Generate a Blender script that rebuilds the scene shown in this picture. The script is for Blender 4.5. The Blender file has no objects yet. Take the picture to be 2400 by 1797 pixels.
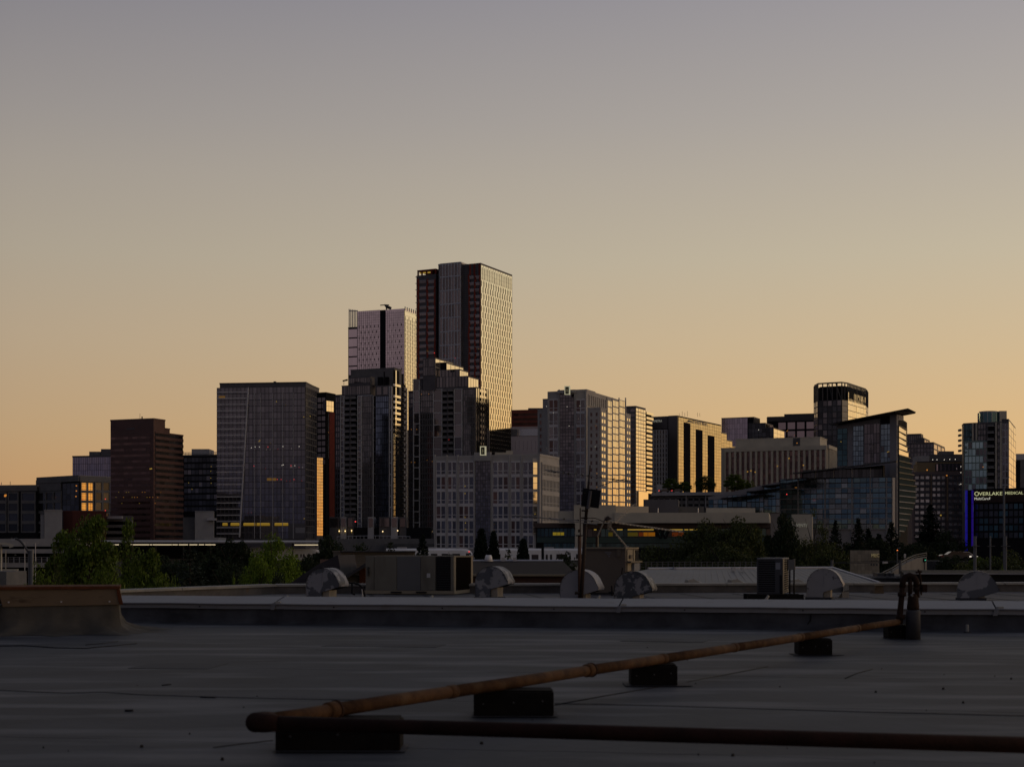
import bpy, math, random
from mathutils import Vector, Matrix
R = math.radians
rng = random.Random(7)
SC = bpy.context.scene
COL = SC.collection

# ------------------------------------------------------------------ camera
F = 3485.0      # focal length in photograph pixels (2400 px wide frame)
HY = 1290.0     # photograph row of the horizon
CZ = 1.3        # eye height above the roof membrane
GZ = -9.0       # street level
cam_d = bpy.data.cameras.new("camera")
cam = bpy.data.objects.new("camera", cam_d); COL.objects.link(cam)
cam.location = (0, 0, CZ); cam.rotation_euler = (R(90), 0, 0)
cam_d.sensor_width = 36; cam_d.lens = 36 * F / 2400
cam_d.shift_x = 0; cam_d.shift_y = (HY - 898.5) / 2400
cam_d.clip_start = 0.1; cam_d.clip_end = 30000
cam_d.dof.use_dof = True; cam_d.dof.focus_distance = 300; cam_d.dof.aperture_fstop = 4.0
SC.camera = cam

# ------------------------------------------------------------------ sky and sun
SUN_AZ = 66.0   # degrees right of the view direction
w = bpy.data.worlds.new("World"); SC.world = w; w.use_nodes = True
nt = w.node_tree; nt.nodes.clear()
def N(t, **k):
    n = nt.nodes.new(t)
    for a, b in k.items(): setattr(n, a, b)
    return n
def Mth(op, a, b=None, c=None, clamp=False):
    n = N('ShaderNodeMath', operation=op); n.use_clamp = clamp
    for i, v in enumerate((a, b, c)):
        if v is None: continue
        if isinstance(v, (int, float)): n.inputs[i].default_value = v
        else: nt.links.new(v, n.inputs[i])
    return n.outputs[0]
tc = N('ShaderNodeTexCoord'); sep = N('ShaderNodeSeparateXYZ'); nt.links.new(tc.outputs['Generated'], sep.inputs[0])
x, y, z = sep.outputs
hl = Mth('SQRT', Mth('ADD', Mth('MULTIPLY', x, x), Mth('ADD', Mth('MULTIPLY', y, y), 1e-6)))
dot = Mth('ADD', Mth('MULTIPLY', x, math.sin(R(SUN_AZ))), Mth('MULTIPLY', y, math.cos(R(SUN_AZ))))
caz = Mth('DIVIDE', dot, hl)
fac0 = Mth('MULTIPLY_ADD', caz, 0.5, 0.5, clamp=True)
fac = Mth('MULTIPLY', fac0, Mth('POWER', Mth('DIVIDE', fac0, 0.55, clamp=True), 1.3))
elev = Mth('DIVIDE', Mth('ARCTAN2', z, hl), R(90), clamp=True)
def ramp(stops):
    r = N('ShaderNodeValToRGB'); r.color_ramp.interpolation = 'B_SPLINE' if False else 'LINEAR'
    el = r.color_ramp.elements
    while len(el) < len(stops): el.new(0.5)
    for e, (d, c) in zip(el, stops):
        e.position = d / 90.0; e.color = (*c, 1)
    nt.links.new(elev, r.inputs[0]); return r.outputs[0]
sun_side = ramp([(0, (.95, .45, .13)), (2, (.90, .50, .18)), (4.5, (.81, .53, .245)), (7.5, (.71, .535, .315)),
                 (11, (.615, .53, .38)), (16, (.475, .432, .388)), (21, (.368, .347, .368)), (40, (.185, .19, .225)), (90, (.095, .102, .135))])
anti_side = ramp([(0, (.030, .040, .070)), (1.8, (.046, .054, .088)), (4, (.105, .092, .106)), (8, (.160, .132, .138)),
                  (14, (.145, .130, .142)), (21, (.035, .045, .085)), (45, (.085, .09, .12)), (90, (.095, .102, .135))])
mx = N('ShaderNodeMix', data_type='RGBA'); nt.links.new(fac, mx.inputs[0])
nt.links.new(anti_side, mx.inputs[6]); nt.links.new(sun_side, mx.inputs[7])
sky = N('ShaderNodeTexSky', sky_type='NISHITA'); sky.sun_disc = False
sky.sun_elevation = R(1.0); sky.sun_rotation = R(SUN_AZ)
bg = N('ShaderNodeBackground'); nt.links.new(mx.outputs[2], bg.inputs[0]); bg.inputs[1].default_value = 1.0
bg2 = N('ShaderNodeBackground'); nt.links.new(sky.outputs[0], bg2.inputs[0]); bg2.inputs[1].default_value = 0.004
ad = N('ShaderNodeAddShader'); nt.links.new(bg.outputs[0], ad.inputs[0]); nt.links.new(bg2.outputs[0], ad.inputs[1])
out = N('ShaderNodeOutputWorld'); nt.links.new(ad.outputs[0], out.inputs[0])
sd = bpy.data.lights.new("sun", 'SUN'); so = bpy.data.objects.new("sun", sd); COL.objects.link(so)
sd.energy = 0.32; sd.angle = R(14); sd.color = (1.0, 0.66, 0.36)
saz, sel = R(86), R(5)
sdir = Vector((math.sin(saz) * math.cos(sel), math.cos(saz) * math.cos(sel), math.sin(sel)))
so.rotation_euler = (-sdir).to_track_quat('-Z', 'Y').to_euler()
vs = SC.view_settings; vs.view_transform = 'Standard'; vs.look = 'None'; vs.exposure = 0; vs.gamma = 1
vs.use_curve_mapping = False
SC.cycles.max_bounces = 6; SC.cycles.sample_clamp_indirect = 4

# ------------------------------------------------------------------ materials
MATS = {}
def mat(name, col=(.2, .2, .2), rough=.8, metal=0., spec=None, noise=None, nscale=3., vary=.0, bump=0., bscale=40.,
        emit=None, estr=1., coat=0., stretch=None, grime=None, transl=0.):
    if name in MATS: return MATS[name]
    if spec is None: spec = .3 if rough < .6 else .1
    m = bpy.data.materials.new(name); m.use_nodes = True; t = m.node_tree; b = t.nodes['Principled BSDF']
    L = t.links.new
    def nn(ty, **k):
        n = t.nodes.new(ty)
        for a, v in k.items(): setattr(n, a, v)
        return n
    b.inputs['Base Color'].default_value = (*col, 1); b.inputs['Roughness'].default_value = rough
    b.inputs['Metallic'].default_value = metal; b.inputs['Specular IOR Level'].default_value = spec
    b.inputs['Coat Weight'].default_value = coat
    cur = None
    tcn = nn('ShaderNodeTexCoord'); src = tcn.outputs['Object']
    if stretch:
        mp = nn('ShaderNodeMapping'); mp.inputs['Scale'].default_value = stretch; L(src, mp.inputs[0]); src = mp.outputs[0]
    def mixc(fac, a, c2, mode='MIX'):
        mxn = nn('ShaderNodeMix', data_type='RGBA', blend_type=mode)
        for s, v in ((0, fac), (6, a), (7, c2)):
            if isinstance(v, (tuple, list)): mxn.inputs[s].default_value = (*v, 1)
            elif isinstance(v, (int, float)): mxn.inputs[s].default_value = v
            else: L(v, mxn.inputs[s])
        return mxn.outputs[2]
    if noise:
        nz = nn('ShaderNodeTexNoise'); nz.inputs['Scale'].default_value = nscale; nz.inputs['Detail'].default_value = 6
        nz.inputs['Roughness'].default_value = .6
        L(src, nz.inputs['Vector'])
        cr = nn('ShaderNodeMapRange'); cr.inputs[1].default_value = .36; cr.inputs[2].default_value = .64
        L(nz.outputs[0], cr.inputs[0]); cur = mixc(cr.outputs[0], col, noise)
    if grime:
        nz = nn('ShaderNodeTexNoise'); nz.inputs['Scale'].default_value = grime[1]; nz.inputs['Detail'].default_value = 8
        mp2 = nn('ShaderNodeMapping'); mp2.inputs['Location'].default_value = (5.3, 1.7, 9.1); mp2.inputs['Scale'].default_value = grime[4] if len(grime) > 4 else (1, 1, 1)
        L(tcn.outputs['Object'], mp2.inputs[0]); L(mp2.outputs[0], nz.inputs['Vector'])
        cr = nn('ShaderNodeMapRange'); cr.inputs[1].default_value = grime[2]; cr.inputs[2].default_value = grime[3]
        L(nz.outputs[0], cr.inputs[0]); cur = mixc(cr.outputs[0], cur if cur is not None else col, grime[0])
    if vary:
        oi = nn('ShaderNodeObjectInfo'); ge = nn('ShaderNodeNewGeometry')
        ad = nn('ShaderNodeMath', operation='ADD'); L(oi.outputs['Random'], ad.inputs[0]); L(ge.outputs['Random Per Island'], ad.inputs[1])
        fr = nn('ShaderNodeMath', operation='FRACT'); L(ad.outputs[0], fr.inputs[0])
        mr = nn('ShaderNodeMapRange'); mr.inputs[3].default_value = 1 - vary; mr.inputs[4].default_value = 1 + vary * .8
        L(fr.outputs[0], mr.inputs[0])
        vm = nn('ShaderNodeVectorMath', operation='SCALE')
        if cur is not None: L(cur, vm.inputs[0])
        else: vm.inputs[0].default_value = col
        L(mr.outputs[0], vm.inputs['Scale']); cur = vm.outputs[0]
    if cur is not None: L(cur, b.inputs['Base Color'])
    if bump:
        nz = nn('ShaderNodeTexNoise'); nz.inputs['Scale'].default_value = bscale; nz.inputs['Detail'].default_value = 5
        L(src, nz.inputs['Vector'])
        bp = nn('ShaderNodeBump'); bp.inputs['Strength'].default_value = bump; bp.inputs['Distance'].default_value = .02
        L(nz.outputs[0], bp.inputs['Height']); L(bp.outputs[0], b.inputs['Normal'])
    if emit:
        b.inputs['Emission Color'].default_value = (*emit, 1); b.inputs['Emission Strength'].default_value = estr
    if transl:
        tr = nn('ShaderNodeBsdfTranslucent'); ms = nn('ShaderNodeMixShader'); ms.inputs[0].default_value = transl
        if cur is not None: L(cur, tr.inputs[0])
        else: tr.inputs[0].default_value = (*col, 1)
        L(b.outputs[0], ms.inputs[1]); L(tr.outputs[0], ms.inputs[2])
        L(ms.outputs[0], t.nodes['Material Output'].inputs[0])
    MATS[name] = m; return m
def glass(name, col, metal=.9, rough=.06, vary=.25, **k): return mat(name, col, rough, metal, .5, vary=vary, **k)
def lit(name, col, s): return mat(name, (.02, .02, .02), .5, emit=col, estr=s)

M_CONC = mat('grey concrete', (.36, .35, .35), .85, noise=(.30, .29, .30), nscale=.25)
M_CONC_D = mat('dark concrete', (.16, .155, .16), .85, noise=(.12, .12, .125), nscale=.3)
M_CREAM = mat('cream stone', (.50, .46, .38), .8, noise=(.42, .39, .33), nscale=.2)
M_WHITE = mat('white frame paint', (.62, .60, .61), .6, noise=(.52, .50, .52), nscale=.2)
M_ROOFD = mat('dark flat roofing', (.10, .10, .105), .9, noise=(.07, .07, .075), nscale=.4)
M_BROWN = mat('brown granite', (.115, .062, .058), .45, noise=(.09, .05, .048), nscale=.3)
M_BRICK = mat('red brick cladding', (.20, .065, .045), .8, noise=(.15, .05, .04), nscale=.5)
M_REDP = mat('rust red panel', (.20, .042, .032), .7, noise=(.15, .036, .028), nscale=.5)
M_GREYP = mat('charcoal panel', (.105, .10, .11), .5, noise=(.085, .08, .09), nscale=.3)
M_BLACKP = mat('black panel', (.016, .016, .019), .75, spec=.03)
M_PALE = mat('pale grey frame', (.56, .55, .55), .7, spec=.05, noise=(.48, .47, .47), nscale=.3)
M_STEEL = mat('pale steel fin', (.52, .54, .60), .6, spec=.1)
M_REDT = mat('bright rust panel', (.30, .06, .038), .7, noise=(.22, .048, .034), nscale=.5)
M_METL = mat('light metal trim', (.42, .42, .45), .45, .5)
M_METD = mat('dark metal trim', (.06, .06, .065), .5, .3)
G_DARK = glass('dark glass', (.19, .17, .175), .85, .06, .35)
G_BLUE = glass('blue tinted glass', (.20, .19, .215), .9, .05, .18)
G_MAUVE = glass('pink mirrored glass', (.80, .66, .70), .95, .06, .10)
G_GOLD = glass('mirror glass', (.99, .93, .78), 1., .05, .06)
G_PURP = glass('violet glass', (.44, .37, .44), .95, .06, .14)
G_TEAL = glass('teal glass', (.17, .25, .28), .85, .08, .28)
G_TEALD = glass('dark teal glass', (.07, .13, .15), .7, .1, .4)
G_BROWN = glass('bronze glass', (.17, .10, .09), .7, .12, .4)
G_BLACK = glass('black glass', (.07, .07, .08), .6, .1, .5)
G_SUNSET = glass('sunset tinted mirror glass', (1.0, .72, .36), 1., .05, .05)  # orange of the sunset reflection put into the glass tint
G_GLOW = glass('glow tinted mirror glass', (.80, .64, .42), 1., .05, .08)  # golden evening glow put into the tint of the mirror
E_YEL = lit('yellow office light', (1.0, .62, .10), .29)
E_ORG = lit('orange office light', (1.0, .36, .06), .5)
E_WARM = lit('warm lamp', (1.0, .72, .36), 2.2)
E_WHITE = lit('white lamp', (1.0, .90, .75), 1.1)
E_RED = lit('red lamp', (1.0, .06, .06), 1.4)
E_GREEN = lit('green lamp', (.1, .9, .55), .5)
E_BLUE = lit('blue light strip', (.02, .012, .85), .15)

# ------------------------------------------------------------------ geometry helpers
class MB:
    def __init__(s): s.v = []; s.f = []
    def quad(s, *p):
        n = len(s.v); s.v += [tuple(q) for q in p]; s.f.append(tuple(range(n, n + len(p)))); return s
    def hexa(s, b, t):
        n = len(s.v); k = len(b); s.v += [tuple(q) for q in b] + [tuple(q) for q in t]
        s.f.append(tuple(range(n + k - 1, n - 1, -1))); s.f.append(tuple(range(n + k, n + 2 * k)))
        for i in range(k):
            j = (i + 1) % k; s.f.append((n + i, n + j, n + k + j, n + k + i))
        return s
    def box(s, x0, x1, y0, y1, z0, z1):
        return s.hexa([(x0, y0, z0), (x1, y0, z0), (x1, y1, z0), (x0, y1, z0)], [(x0, y0, z1), (x1, y0, z1), (x1, y1, z1), (x0, y1, z1)])
    def prism(s, pts, z0, z1):
        a = sum(pts[i][0] * pts[(i + 1) % len(pts)][1] - pts[(i + 1) % len(pts)][0] * pts[i][1] for i in range(len(pts)))
        if a < 0: pts = pts[::-1]
        return s.hexa([(p[0], p[1], z0) for p in pts], [(p[0], p[1], z1) for p in pts])
    def tube(s, pts, r, n=8, cap=True):
        pts = [Vector(p) for p in pts]; rs = r if isinstance(r, (list, tuple)) else [r] * len(pts)
        base = len(s.v); prev = None
        for i, p in enumerate(pts):
            d = (pts[min(i + 1, len(pts) - 1)] - pts[max(i - 1, 0)]).normalized()
            if prev is None: a = d.orthogonal().normalized()
            else:
                a = prev - d * prev.dot(d); a = a.normalized() if a.length > 1e-6 else d.orthogonal().normalized()
            prev = a; b = d.cross(a)
            for k in range(n):
                an = 2 * math.pi * k / n; s.v.append(tuple(p + (a * math.cos(an) + b * math.sin(an)) * rs[i]))
        for i in range(len(pts) - 1):
            for k in range(n):
                k2 = (k + 1) % n; q = base + i * n
                s.f.append((q + k, q + k2, q + n + k2, q + n + k))
        if cap:
            s.f.append(tuple(base + k for k in range(n - 1, -1, -1))); q = base + (len(pts) - 1) * n
            s.f.append(tuple(q + k for k in range(n)))
        return s
    def mesh(s, name, m, off=(0, 0, 0), smooth=False):
        me = bpy.data.meshes.new(name)
        me.from_pydata([(a - off[0], b - off[1], c - off[2]) for a, b, c in s.v], [], s.f)
        if m: me.materials.append(m)
        if smooth: me.polygons.foreach_set('use_smooth', [True] * len(me.polygons))
        me.update(); return me
    def build(s, name, m, parent=None, smooth=False, kind=None, label=None):
        off = Vector(parent.get('_o', (0, 0, 0))) if parent else Vector((0, 0, 0))
        o = bpy.data.objects.new(name, s.mesh(name, m, off, smooth)); COL.objects.link(o)
        if parent:
            o.parent = parent; o['_o'] = tuple(off)
        if kind: o['kind'] = kind
        if label: o['label'] = label
        return o
def thing(name, label, cat, loc, group=None):
    o = bpy.data.objects.new(name, None); COL.objects.link(o); o.location = loc; o['_o'] = tuple(loc)
    o.empty_display_size = .2
    o['label'] = label; o['category'] = cat
    if group: o['group'] = group
    return o
def tag(o, label, cat, group=None, kind=None):
    if label: o['label'] = label
    if cat: o['category'] = cat
    if group: o['group'] = group
    if kind: o['kind'] = kind
    return o
def link_child(name, me, parent, loc, rot=None, m=None):
    o = bpy.data.objects.new(name, me); COL.objects.link(o); o.parent = parent
    off = parent['_o']; o.location = (loc[0] - off[0], loc[1] - off[1], loc[2] - off[2]); o['_o'] = tuple(off)
    if rot: o.rotation_euler = rot
    return o
def bevel(o, wd=.01, seg=2):
    b = o.modifiers.new('b', 'BEVEL'); b.width = wd; b.segments = seg; b.limit_method = 'ANGLE'; return o

def K(px): return (px - 1200.0) / F
def PX(px, D): return K(px) * D
def PZ(py, D): return CZ + (HY - py) / F * D
def P2(px, D): return Vector((PX(px, D), D))
def P3(px, py, D): return Vector((PX(px, D), D, PZ(py, D)))
def corners(pa, pb, pc, D, th=22., depth=None, width=None):
    """plan corners A (left), B (front corner), C (right), E (back) of a building turned th degrees"""
    c, s = math.cos(R(th)), math.sin(R(th)); B = P2(pb, D)
    ka = K(pa); sA = (B.x - ka * D) / (c + ka * s)
    A = B + Vector((-c, s)) * sA
    if pc is not None and depth is None:
        kc = K(pc); t = (kc * D - B.x) / (s - kc * c)
    else: t = depth
    C = B + Vector((s, c)) * t
    return A, B, C, A + (C - B)
class Face:
    def __init__(s, P, Q):
        s.P, s.Q = Vector(P), Vector(Q); d = (s.Q - s.P); s.L = d.length; s.u = d.normalized(); s.n = Vector((s.u.y, -s.u.x))
    def pt(s, px):
        k = K(px); t = (k * s.P.y - s.P.x) / (s.u.x - k * s.u.y); return s.P + s.u * t
    def at(s, t, off=0.): return s.P + s.u * t + s.n * off

COUNT = {}
def budget(root, key, n):
    d = COUNT.setdefault(root.name, {}); d[key] = d.get(key, 0) + n; return d[key] <= 300
def facade(root, P, Q, z0, z1, nc, nr, pane=None, frame=None, vw=.3, hw=.3, pv=.25, ph=.15, skip=None, pname='window',
           vname='mullion', hname='floor_band', tilt=.12, stag=False, force=None, base=.04, subw=1., alt=None, altp=0., hmat=None):
    f = Face(P, Q); L = f.L; H = z1 - z0; cw, ch = L / nc, H / nr
    if pane and pane.name == 'mirror glass': pv, ph = min(pv, .15), min(ph, .13)
    Dm = (f.P.y + f.Q.y) / 2
    pxw = abs(PX(1201, 1) * 0 + (cw * f.u.x * Dm - 0) / Dm * F / Dm) if False else abs(((f.P + f.u * cw).x / (f.P + f.u * cw).y - f.P.x / f.P.y)) * F
    pxh = ch / Dm * F
    if pane:
        w_, h_ = (cw - vw) * subw, ch - hw
        cells = [(i, j) for i in range(nc) for j in range(nr) if not (skip and skip(i, j))]
        ang = math.atan2(f.u.y, f.u.x)
        indiv = (min(pxw, pxh) >= 8.5) if force is None else force
        if indiv: indiv = budget(root, pname, len(cells))
        if indiv:
            mesh = {}
            for mm in {pane, alt or pane}:
                mb = MB(); mb.box(-w_ / 2, w_ / 2, -.02, .04, -h_ / 2, h_ / 2); mesh[mm] = mb.mesh(pname, mm)
            for i, j in cells:
                c = f.at((i + .5) * cw, base); mm = alt if (alt and rng.random() < altp) else pane
                link_child(pname, mesh[mm], root, (c.x, c.y, z0 + (j + .5) * ch),
                           (R(rng.gauss(0, tilt)), 0, ang + R(rng.gauss(0, tilt))))
        else:
            mbs = {pane: MB()}
            if alt: mbs[alt] = MB()
            for i, j in cells:
                mm = alt if (alt and rng.random() < altp) else pane
                a = (i + .5) * cw - w_ / 2; b = a + w_; zc = z0 + (j + .5) * ch
                if stag: zc += (ch * .5 if i % 2 else 0) * (1 if zc + ch < z1 else 0)
                t1, t2 = rng.gauss(0, 1) * w_ * math.tan(R(tilt)), rng.gauss(0, 1) * h_ * math.tan(R(tilt))
                o1 = base + .05 + abs(t1) + abs(t2)
                q = []
                for (s_, zz) in ((a, -1), (b, -1), (b, 1), (a, 1)):
                    p = f.at(s_, o1 + (t1 / 2 if s_ == a else -t1 / 2) + zz * t2 / 2); q.append((p.x, p.y, zc + zz * h_ / 2))
                mbs[mm].quad(*q)
            for mm, mb in mbs.items():
                if mb.f: mb.build(pname if pname.endswith('s') else pname + 's', mm, root, kind='stuff')
    if frame:
        def bar(a, b, za, zb, pr):
            p, q, r_, s_ = f.at(a, pr), f.at(b, pr), f.at(b, .01), f.at(a, .01)
            return ([(p.x, p.y, za), (q.x, q.y, za), (r_.x, r_.y, za), (s_.x, s_.y, za)], [(p.x, p.y, zb), (q.x, q.y, zb), (r_.x, r_.y, zb), (s_.x, s_.y, zb)])
        big = Dm < 5000 and H / Dm * F > 30
        if vw and pv:
            many = nc + 1 > 26 or vw / Dm * F < .7
            mb = MB()
            for i in range(nc + 1):
                a = max(0, i * cw - vw / 2); b = min(L, i * cw + vw / 2)
                if many: mb.hexa(*bar(a, b, z0, z1, pv))
                elif budget(root, vname, 1): MB().hexa(*bar(a, b, z0, z1, pv)).build(vname, frame, root)
            if mb.f: mb.build(vname + 's', frame, root, kind='stuff')
        if hw and ph:
            many = nr + 1 > 45 or hw / Dm * F < .7
            mb = MB()
            for j in range(nr + 1):
                a = max(z0, z0 + j * ch - hw / 2); b = min(z1, z0 + j * ch + hw / 2)
                if many: mb.hexa(*bar(.02, L - .02, a, b, ph))
                elif budget(root, hname, 1): MB().hexa(*bar(.02, L - .02, a, b, ph)).build(hname, hmat or frame, root)
            if mb.f: mb.build(hname + 's', hmat or frame, root, kind='stuff')
    return f
def fac(root, face, px0, px1, py0, py1, nc, nr, off=0., **k):
    """facade on part of a face, given by photograph columns and rows measured on that face"""
    a, b = face.pt(px0), face.pt(px1); D = (a.y + b.y) / 2
    a, b = a + face.n * off, b + face.n * off
    facade(root, a, b, PZ(py1, D), PZ(py0, D), nc, nr, **k)
def bump(root, face, px0, px1, py0, py1, depth, m, name='panel', start=.01, label=None):
    a, b = face.pt(px0), face.pt(px1); D = (a.y + b.y) / 2
    p = [a + face.n * start, b + face.n * start, b + face.n * (start + depth), a + face.n * (start + depth)]
    return MB().prism([(q.x, q.y) for q in p], PZ(py1, D), PZ(py0, D)).build(name, m, root, label=label)
def wall(root, cs, z0, z1, m, name='wall', parapet=.7, pm=None):
    o = MB().prism([(c.x, c.y) for c in cs], z0, z1).build(name, m, root)
    if parapet:
        g = sum(cs, Vector((0, 0))) / len(cs)
        big = [(c + (c - g).normalized() * .18) for c in cs]; sm = [(c - (c - g).normalized() * .5) for c in cs]
        mb = MB(); n = len(cs)
        for i in range(n):
            j = (i + 1) % n; P_ = [big[i], big[j], sm[j], sm[i]]
            mb.hexa([(p.x, p.y, z1 - .02) for p in P_], [(p.x, p.y, z1 + parapet) for p in P_])
        mb.build('parapet', pm or m, o)
    return o
def dots(root, pts, D, m, name='ceiling_light', size=.5):
    size = size * .6
    for (px, py) in pts:
        p = P3(px, py, D); s = size / 2
        MB().box(p.x - s, p.x + s, p.y - s, p.y + s, p.z - s, p.z + s).build(name, m, root)
def text(root, s, size, loc, ang, m, name='lettering', ext=.04, sx=1., sp=1., fit=None):
    cu = bpy.data.curves.new(name, 'FONT'); cu.body = s; cu.size = size; cu.extrude = ext; cu.resolution_u = 2; cu.space_character = sp
    t_ = bpy.data.objects.new(name, cu); me = bpy.data.meshes.new_from_object(t_); bpy.data.objects.remove(t_)
    me.materials.clear(); me.materials.append(m)
    if fit:
        xs = [v.co.x for v in me.vertices]; sx = fit / (max(xs) - min(xs))
    o = bpy.data.objects.new(name, me); COL.objects.link(o)
    o.parent = root; f = root['_o']; o.location = (loc[0] - f[0], loc[1] - f[1], loc[2] - f[2])
    o.rotation_euler = (R(90), 0, ang); o.scale = (sx, 1, 1); return o

# ------------------------------------------------------------------ ground
def struct(name, mb, m, smooth=False):
    o = mb.build(name, m, smooth=smooth); o['kind'] = 'structure'; return o
M_GROUND = mat('dark earth and verge', (.035, .04, .028), .95, noise=(.055, .05, .04), nscale=.05)
M_ASPH = mat('asphalt', (.05, .05, .052), .85, noise=(.04, .04, .042), nscale=.6)
struct('ground', MB().quad((-9000, -3000, GZ), (9000, -3000, GZ), (9000, 14000, GZ), (-9000, 14000, GZ)), M_GROUND)
def building(label, D, px, cat='building', name='office_building', group=None):
    return thing(name, label, cat, (PX(px, D), D, GZ), group)

# ---- low grid office, far left
b = building('low grey grid office at the left edge of the skyline, mirror windows tinted sunset orange', 560, 120)
A, B, C, E = corners(-90, 87, None, 572, 12, depth=22)
zt = PZ(1140, 572); wall(b, [A, B, C, E], GZ, zt, M_BLACKP, pm=M_CONC)
f1 = Face(A, B)
bump(b, f1, -90, 87.5, 1137, 1151, .5, M_CONC_D, 'cornice')
for a, c in ((-30, 16), (19, 44), (50, 84)):
    fac(b, f1, a, c, 1152, 1248, 1, 4, pane=G_BLACK, frame=M_CONC_D, vw=.8, hw=1.2, pv=.35, ph=.3, tilt=.3, vname='pier')
A, B, C, E = corners(87, 186, 258, 556, 40)
zt = PZ(1118, 556); wall(b, [A, B, C, E], GZ, zt, M_BLACKP, pm=M_CONC)
f1 = Face(A, B); f2 = Face(B, C)
bump(b, f1, 88, 186, 1116, 1130, .5, M_CONC_D, 'cornice'); bump(b, f2, 186.3, 258, 1116, 1129, .45, M_CONC_D, 'cornice')
bump(b, f1, 88, 144, 1131, 1150, .3, M_CONC_D, 'panel')
fac(b, f1, 90, 145, 1151, 1248, 3, 4, pane=G_BLACK, frame=M_CONC_D, vw=.7, hw=1.1, pv=.4, ph=.35, vname='pier')
fac(b, f1, 147, 185, 1132, 1248, 4, 9, pane=G_BLACK, frame=M_METD, vw=.2, hw=.2, pv=.1, ph=.08)
f2a = Face(f2.pt(188.5), f2.pt(219)); f2b = Face(f2.pt(221), f2.pt(257))
facade(b, f2a.P + f2a.n * .1, f2a.Q + f2a.n * .1, PZ(1199, 560), PZ(1129, 560), 2, 3, pane=G_SUNSET, frame=M_CONC_D, vw=.8, hw=1.0, pv=.15, ph=.13, force=True, vname='pier', tilt=.15)  # these columns are tinted for the mirrored sunset, the next ones kept black
facade(b, f2a.P + f2a.n * .12, f2a.Q + f2a.n * .12, PZ(1199, 560), PZ(1129, 560), 8, 12, frame=M_BLACKP, vw=.07, hw=.10, pv=.10, ph=.09)
facade(b, f2b.P + f2b.n * .1, f2b.Q + f2b.n * .1, PZ(1199, 570), PZ(1130, 570), 2, 3, pane=G_BLACK, frame=M_CONC_D, vw=.8, hw=1.0, pv=.3, ph=.25, force=True, vname='pier')
facade(b, f2.at(.5), f2.at(f2.L - .3), GZ, PZ(1199, 560), 4, 5, pane=G_BLACK, frame=M_CONC_D, vw=.8, hw=1.0, pv=.3, ph=.25, vname='pier')
MB().box(PX(84, 575), PX(92, 575), 575, 585, zt - 8, PZ(1125, 575)).build('penthouse', M_CONC_D, b)
dots(b, [(13, 1160), (12, 1162)], 569, E_ORG, size=1.0); dots(b, [(179, 1138), (179, 1150), (178, 1163)], 553, E_ORG, size=.6)
dots(b, [(247, 1169), (247, 1196)], 556, E_RED, size=.4)
mb = MB().tube([P3(3, 1136, 575), P3(3, 1130, 575)], .12, 6); mb.tube([P3(24, 1136, 575), P3(24, 1128, 575)], .1, 6); mb.build('antenna', M_METD, b)

b = building('pale grey blank box building below the grid office', 470, 124, name='concrete_building')
wall(b, [P2(104, 470), P2(145, 470), P2(146, 490), P2(106, 490)], GZ, PZ(1196, 470), M_CONC, parapet=.3)
wall(b, [P2(95, 474), P2(103.5, 474), P2(104, 490), P2(96, 490)], GZ, PZ(1207, 474), M_CONC, parapet=.3)
b = building('red brown low building behind the big leafy tree', 480, 200, name='brick_building')
wall(b, [P2(148, 480), P2(170, 478), P2(249, 482), P2(249, 500), P2(149, 500)], GZ, PZ(1199, 480), mat('dark oxide cladding', (.085, .032, .030), .8), parapet=.3)
fac(b, Face(P2(170, 478), P2(249, 482)), 172, 248, 1201, 1260, 14, 1, frame=MATS['dark oxide cladding'], vw=.25, hw=.3, pv=.12, ph=.1, vname='seam')
b = building('low grey building with ribbon windows right of the red brown one', 500, 280)
wall(b, [P2(249, 500), P2(310, 500), P2(312, 520), P2(250, 520)], GZ, PZ(1211, 500), M_CONC_D, parapet=.3)
fac(b, Face(P2(249, 500), P2(310, 500)), 250, 309, 1218, 1262, 1, 3, pane=G_BLACK, frame=M_CONC_D, vw=.2, hw=3.2, pv=.1, ph=.3)
MB().box(PX(250, 497), PX(284, 497), 498, 499.4, PZ(1215, 497), PZ(1209, 497)).build('canopy', M_METL, b)

# ---- violet glass building
b = building('violet mirrored glass office left of the brown striped tower', 700, 215)
A, B, C, E = corners(170, 268, None, 700, 14, depth=30)
wall(b, [A, B, C, E], GZ, PZ(1070, 700), M_GREYP)
fac(b, Face(A, B), 170.5, 266, 1071, 1180, 22, 7, pane=G_PURP, frame=M_GREYP, vw=.14, hw=.16, pv=.16, ph=.12)
MB().box(PX(209, 712), PX(236, 712), 712, 722, PZ(1075, 712), PZ(1058, 712)).build('penthouse', M_CONC_D, b)
MB().box(PX(236.5, 710), PX(268, 710), 710, 726, PZ(1075, 710), PZ(1052, 710)).build('penthouse', M_GREYP, b)

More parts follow.
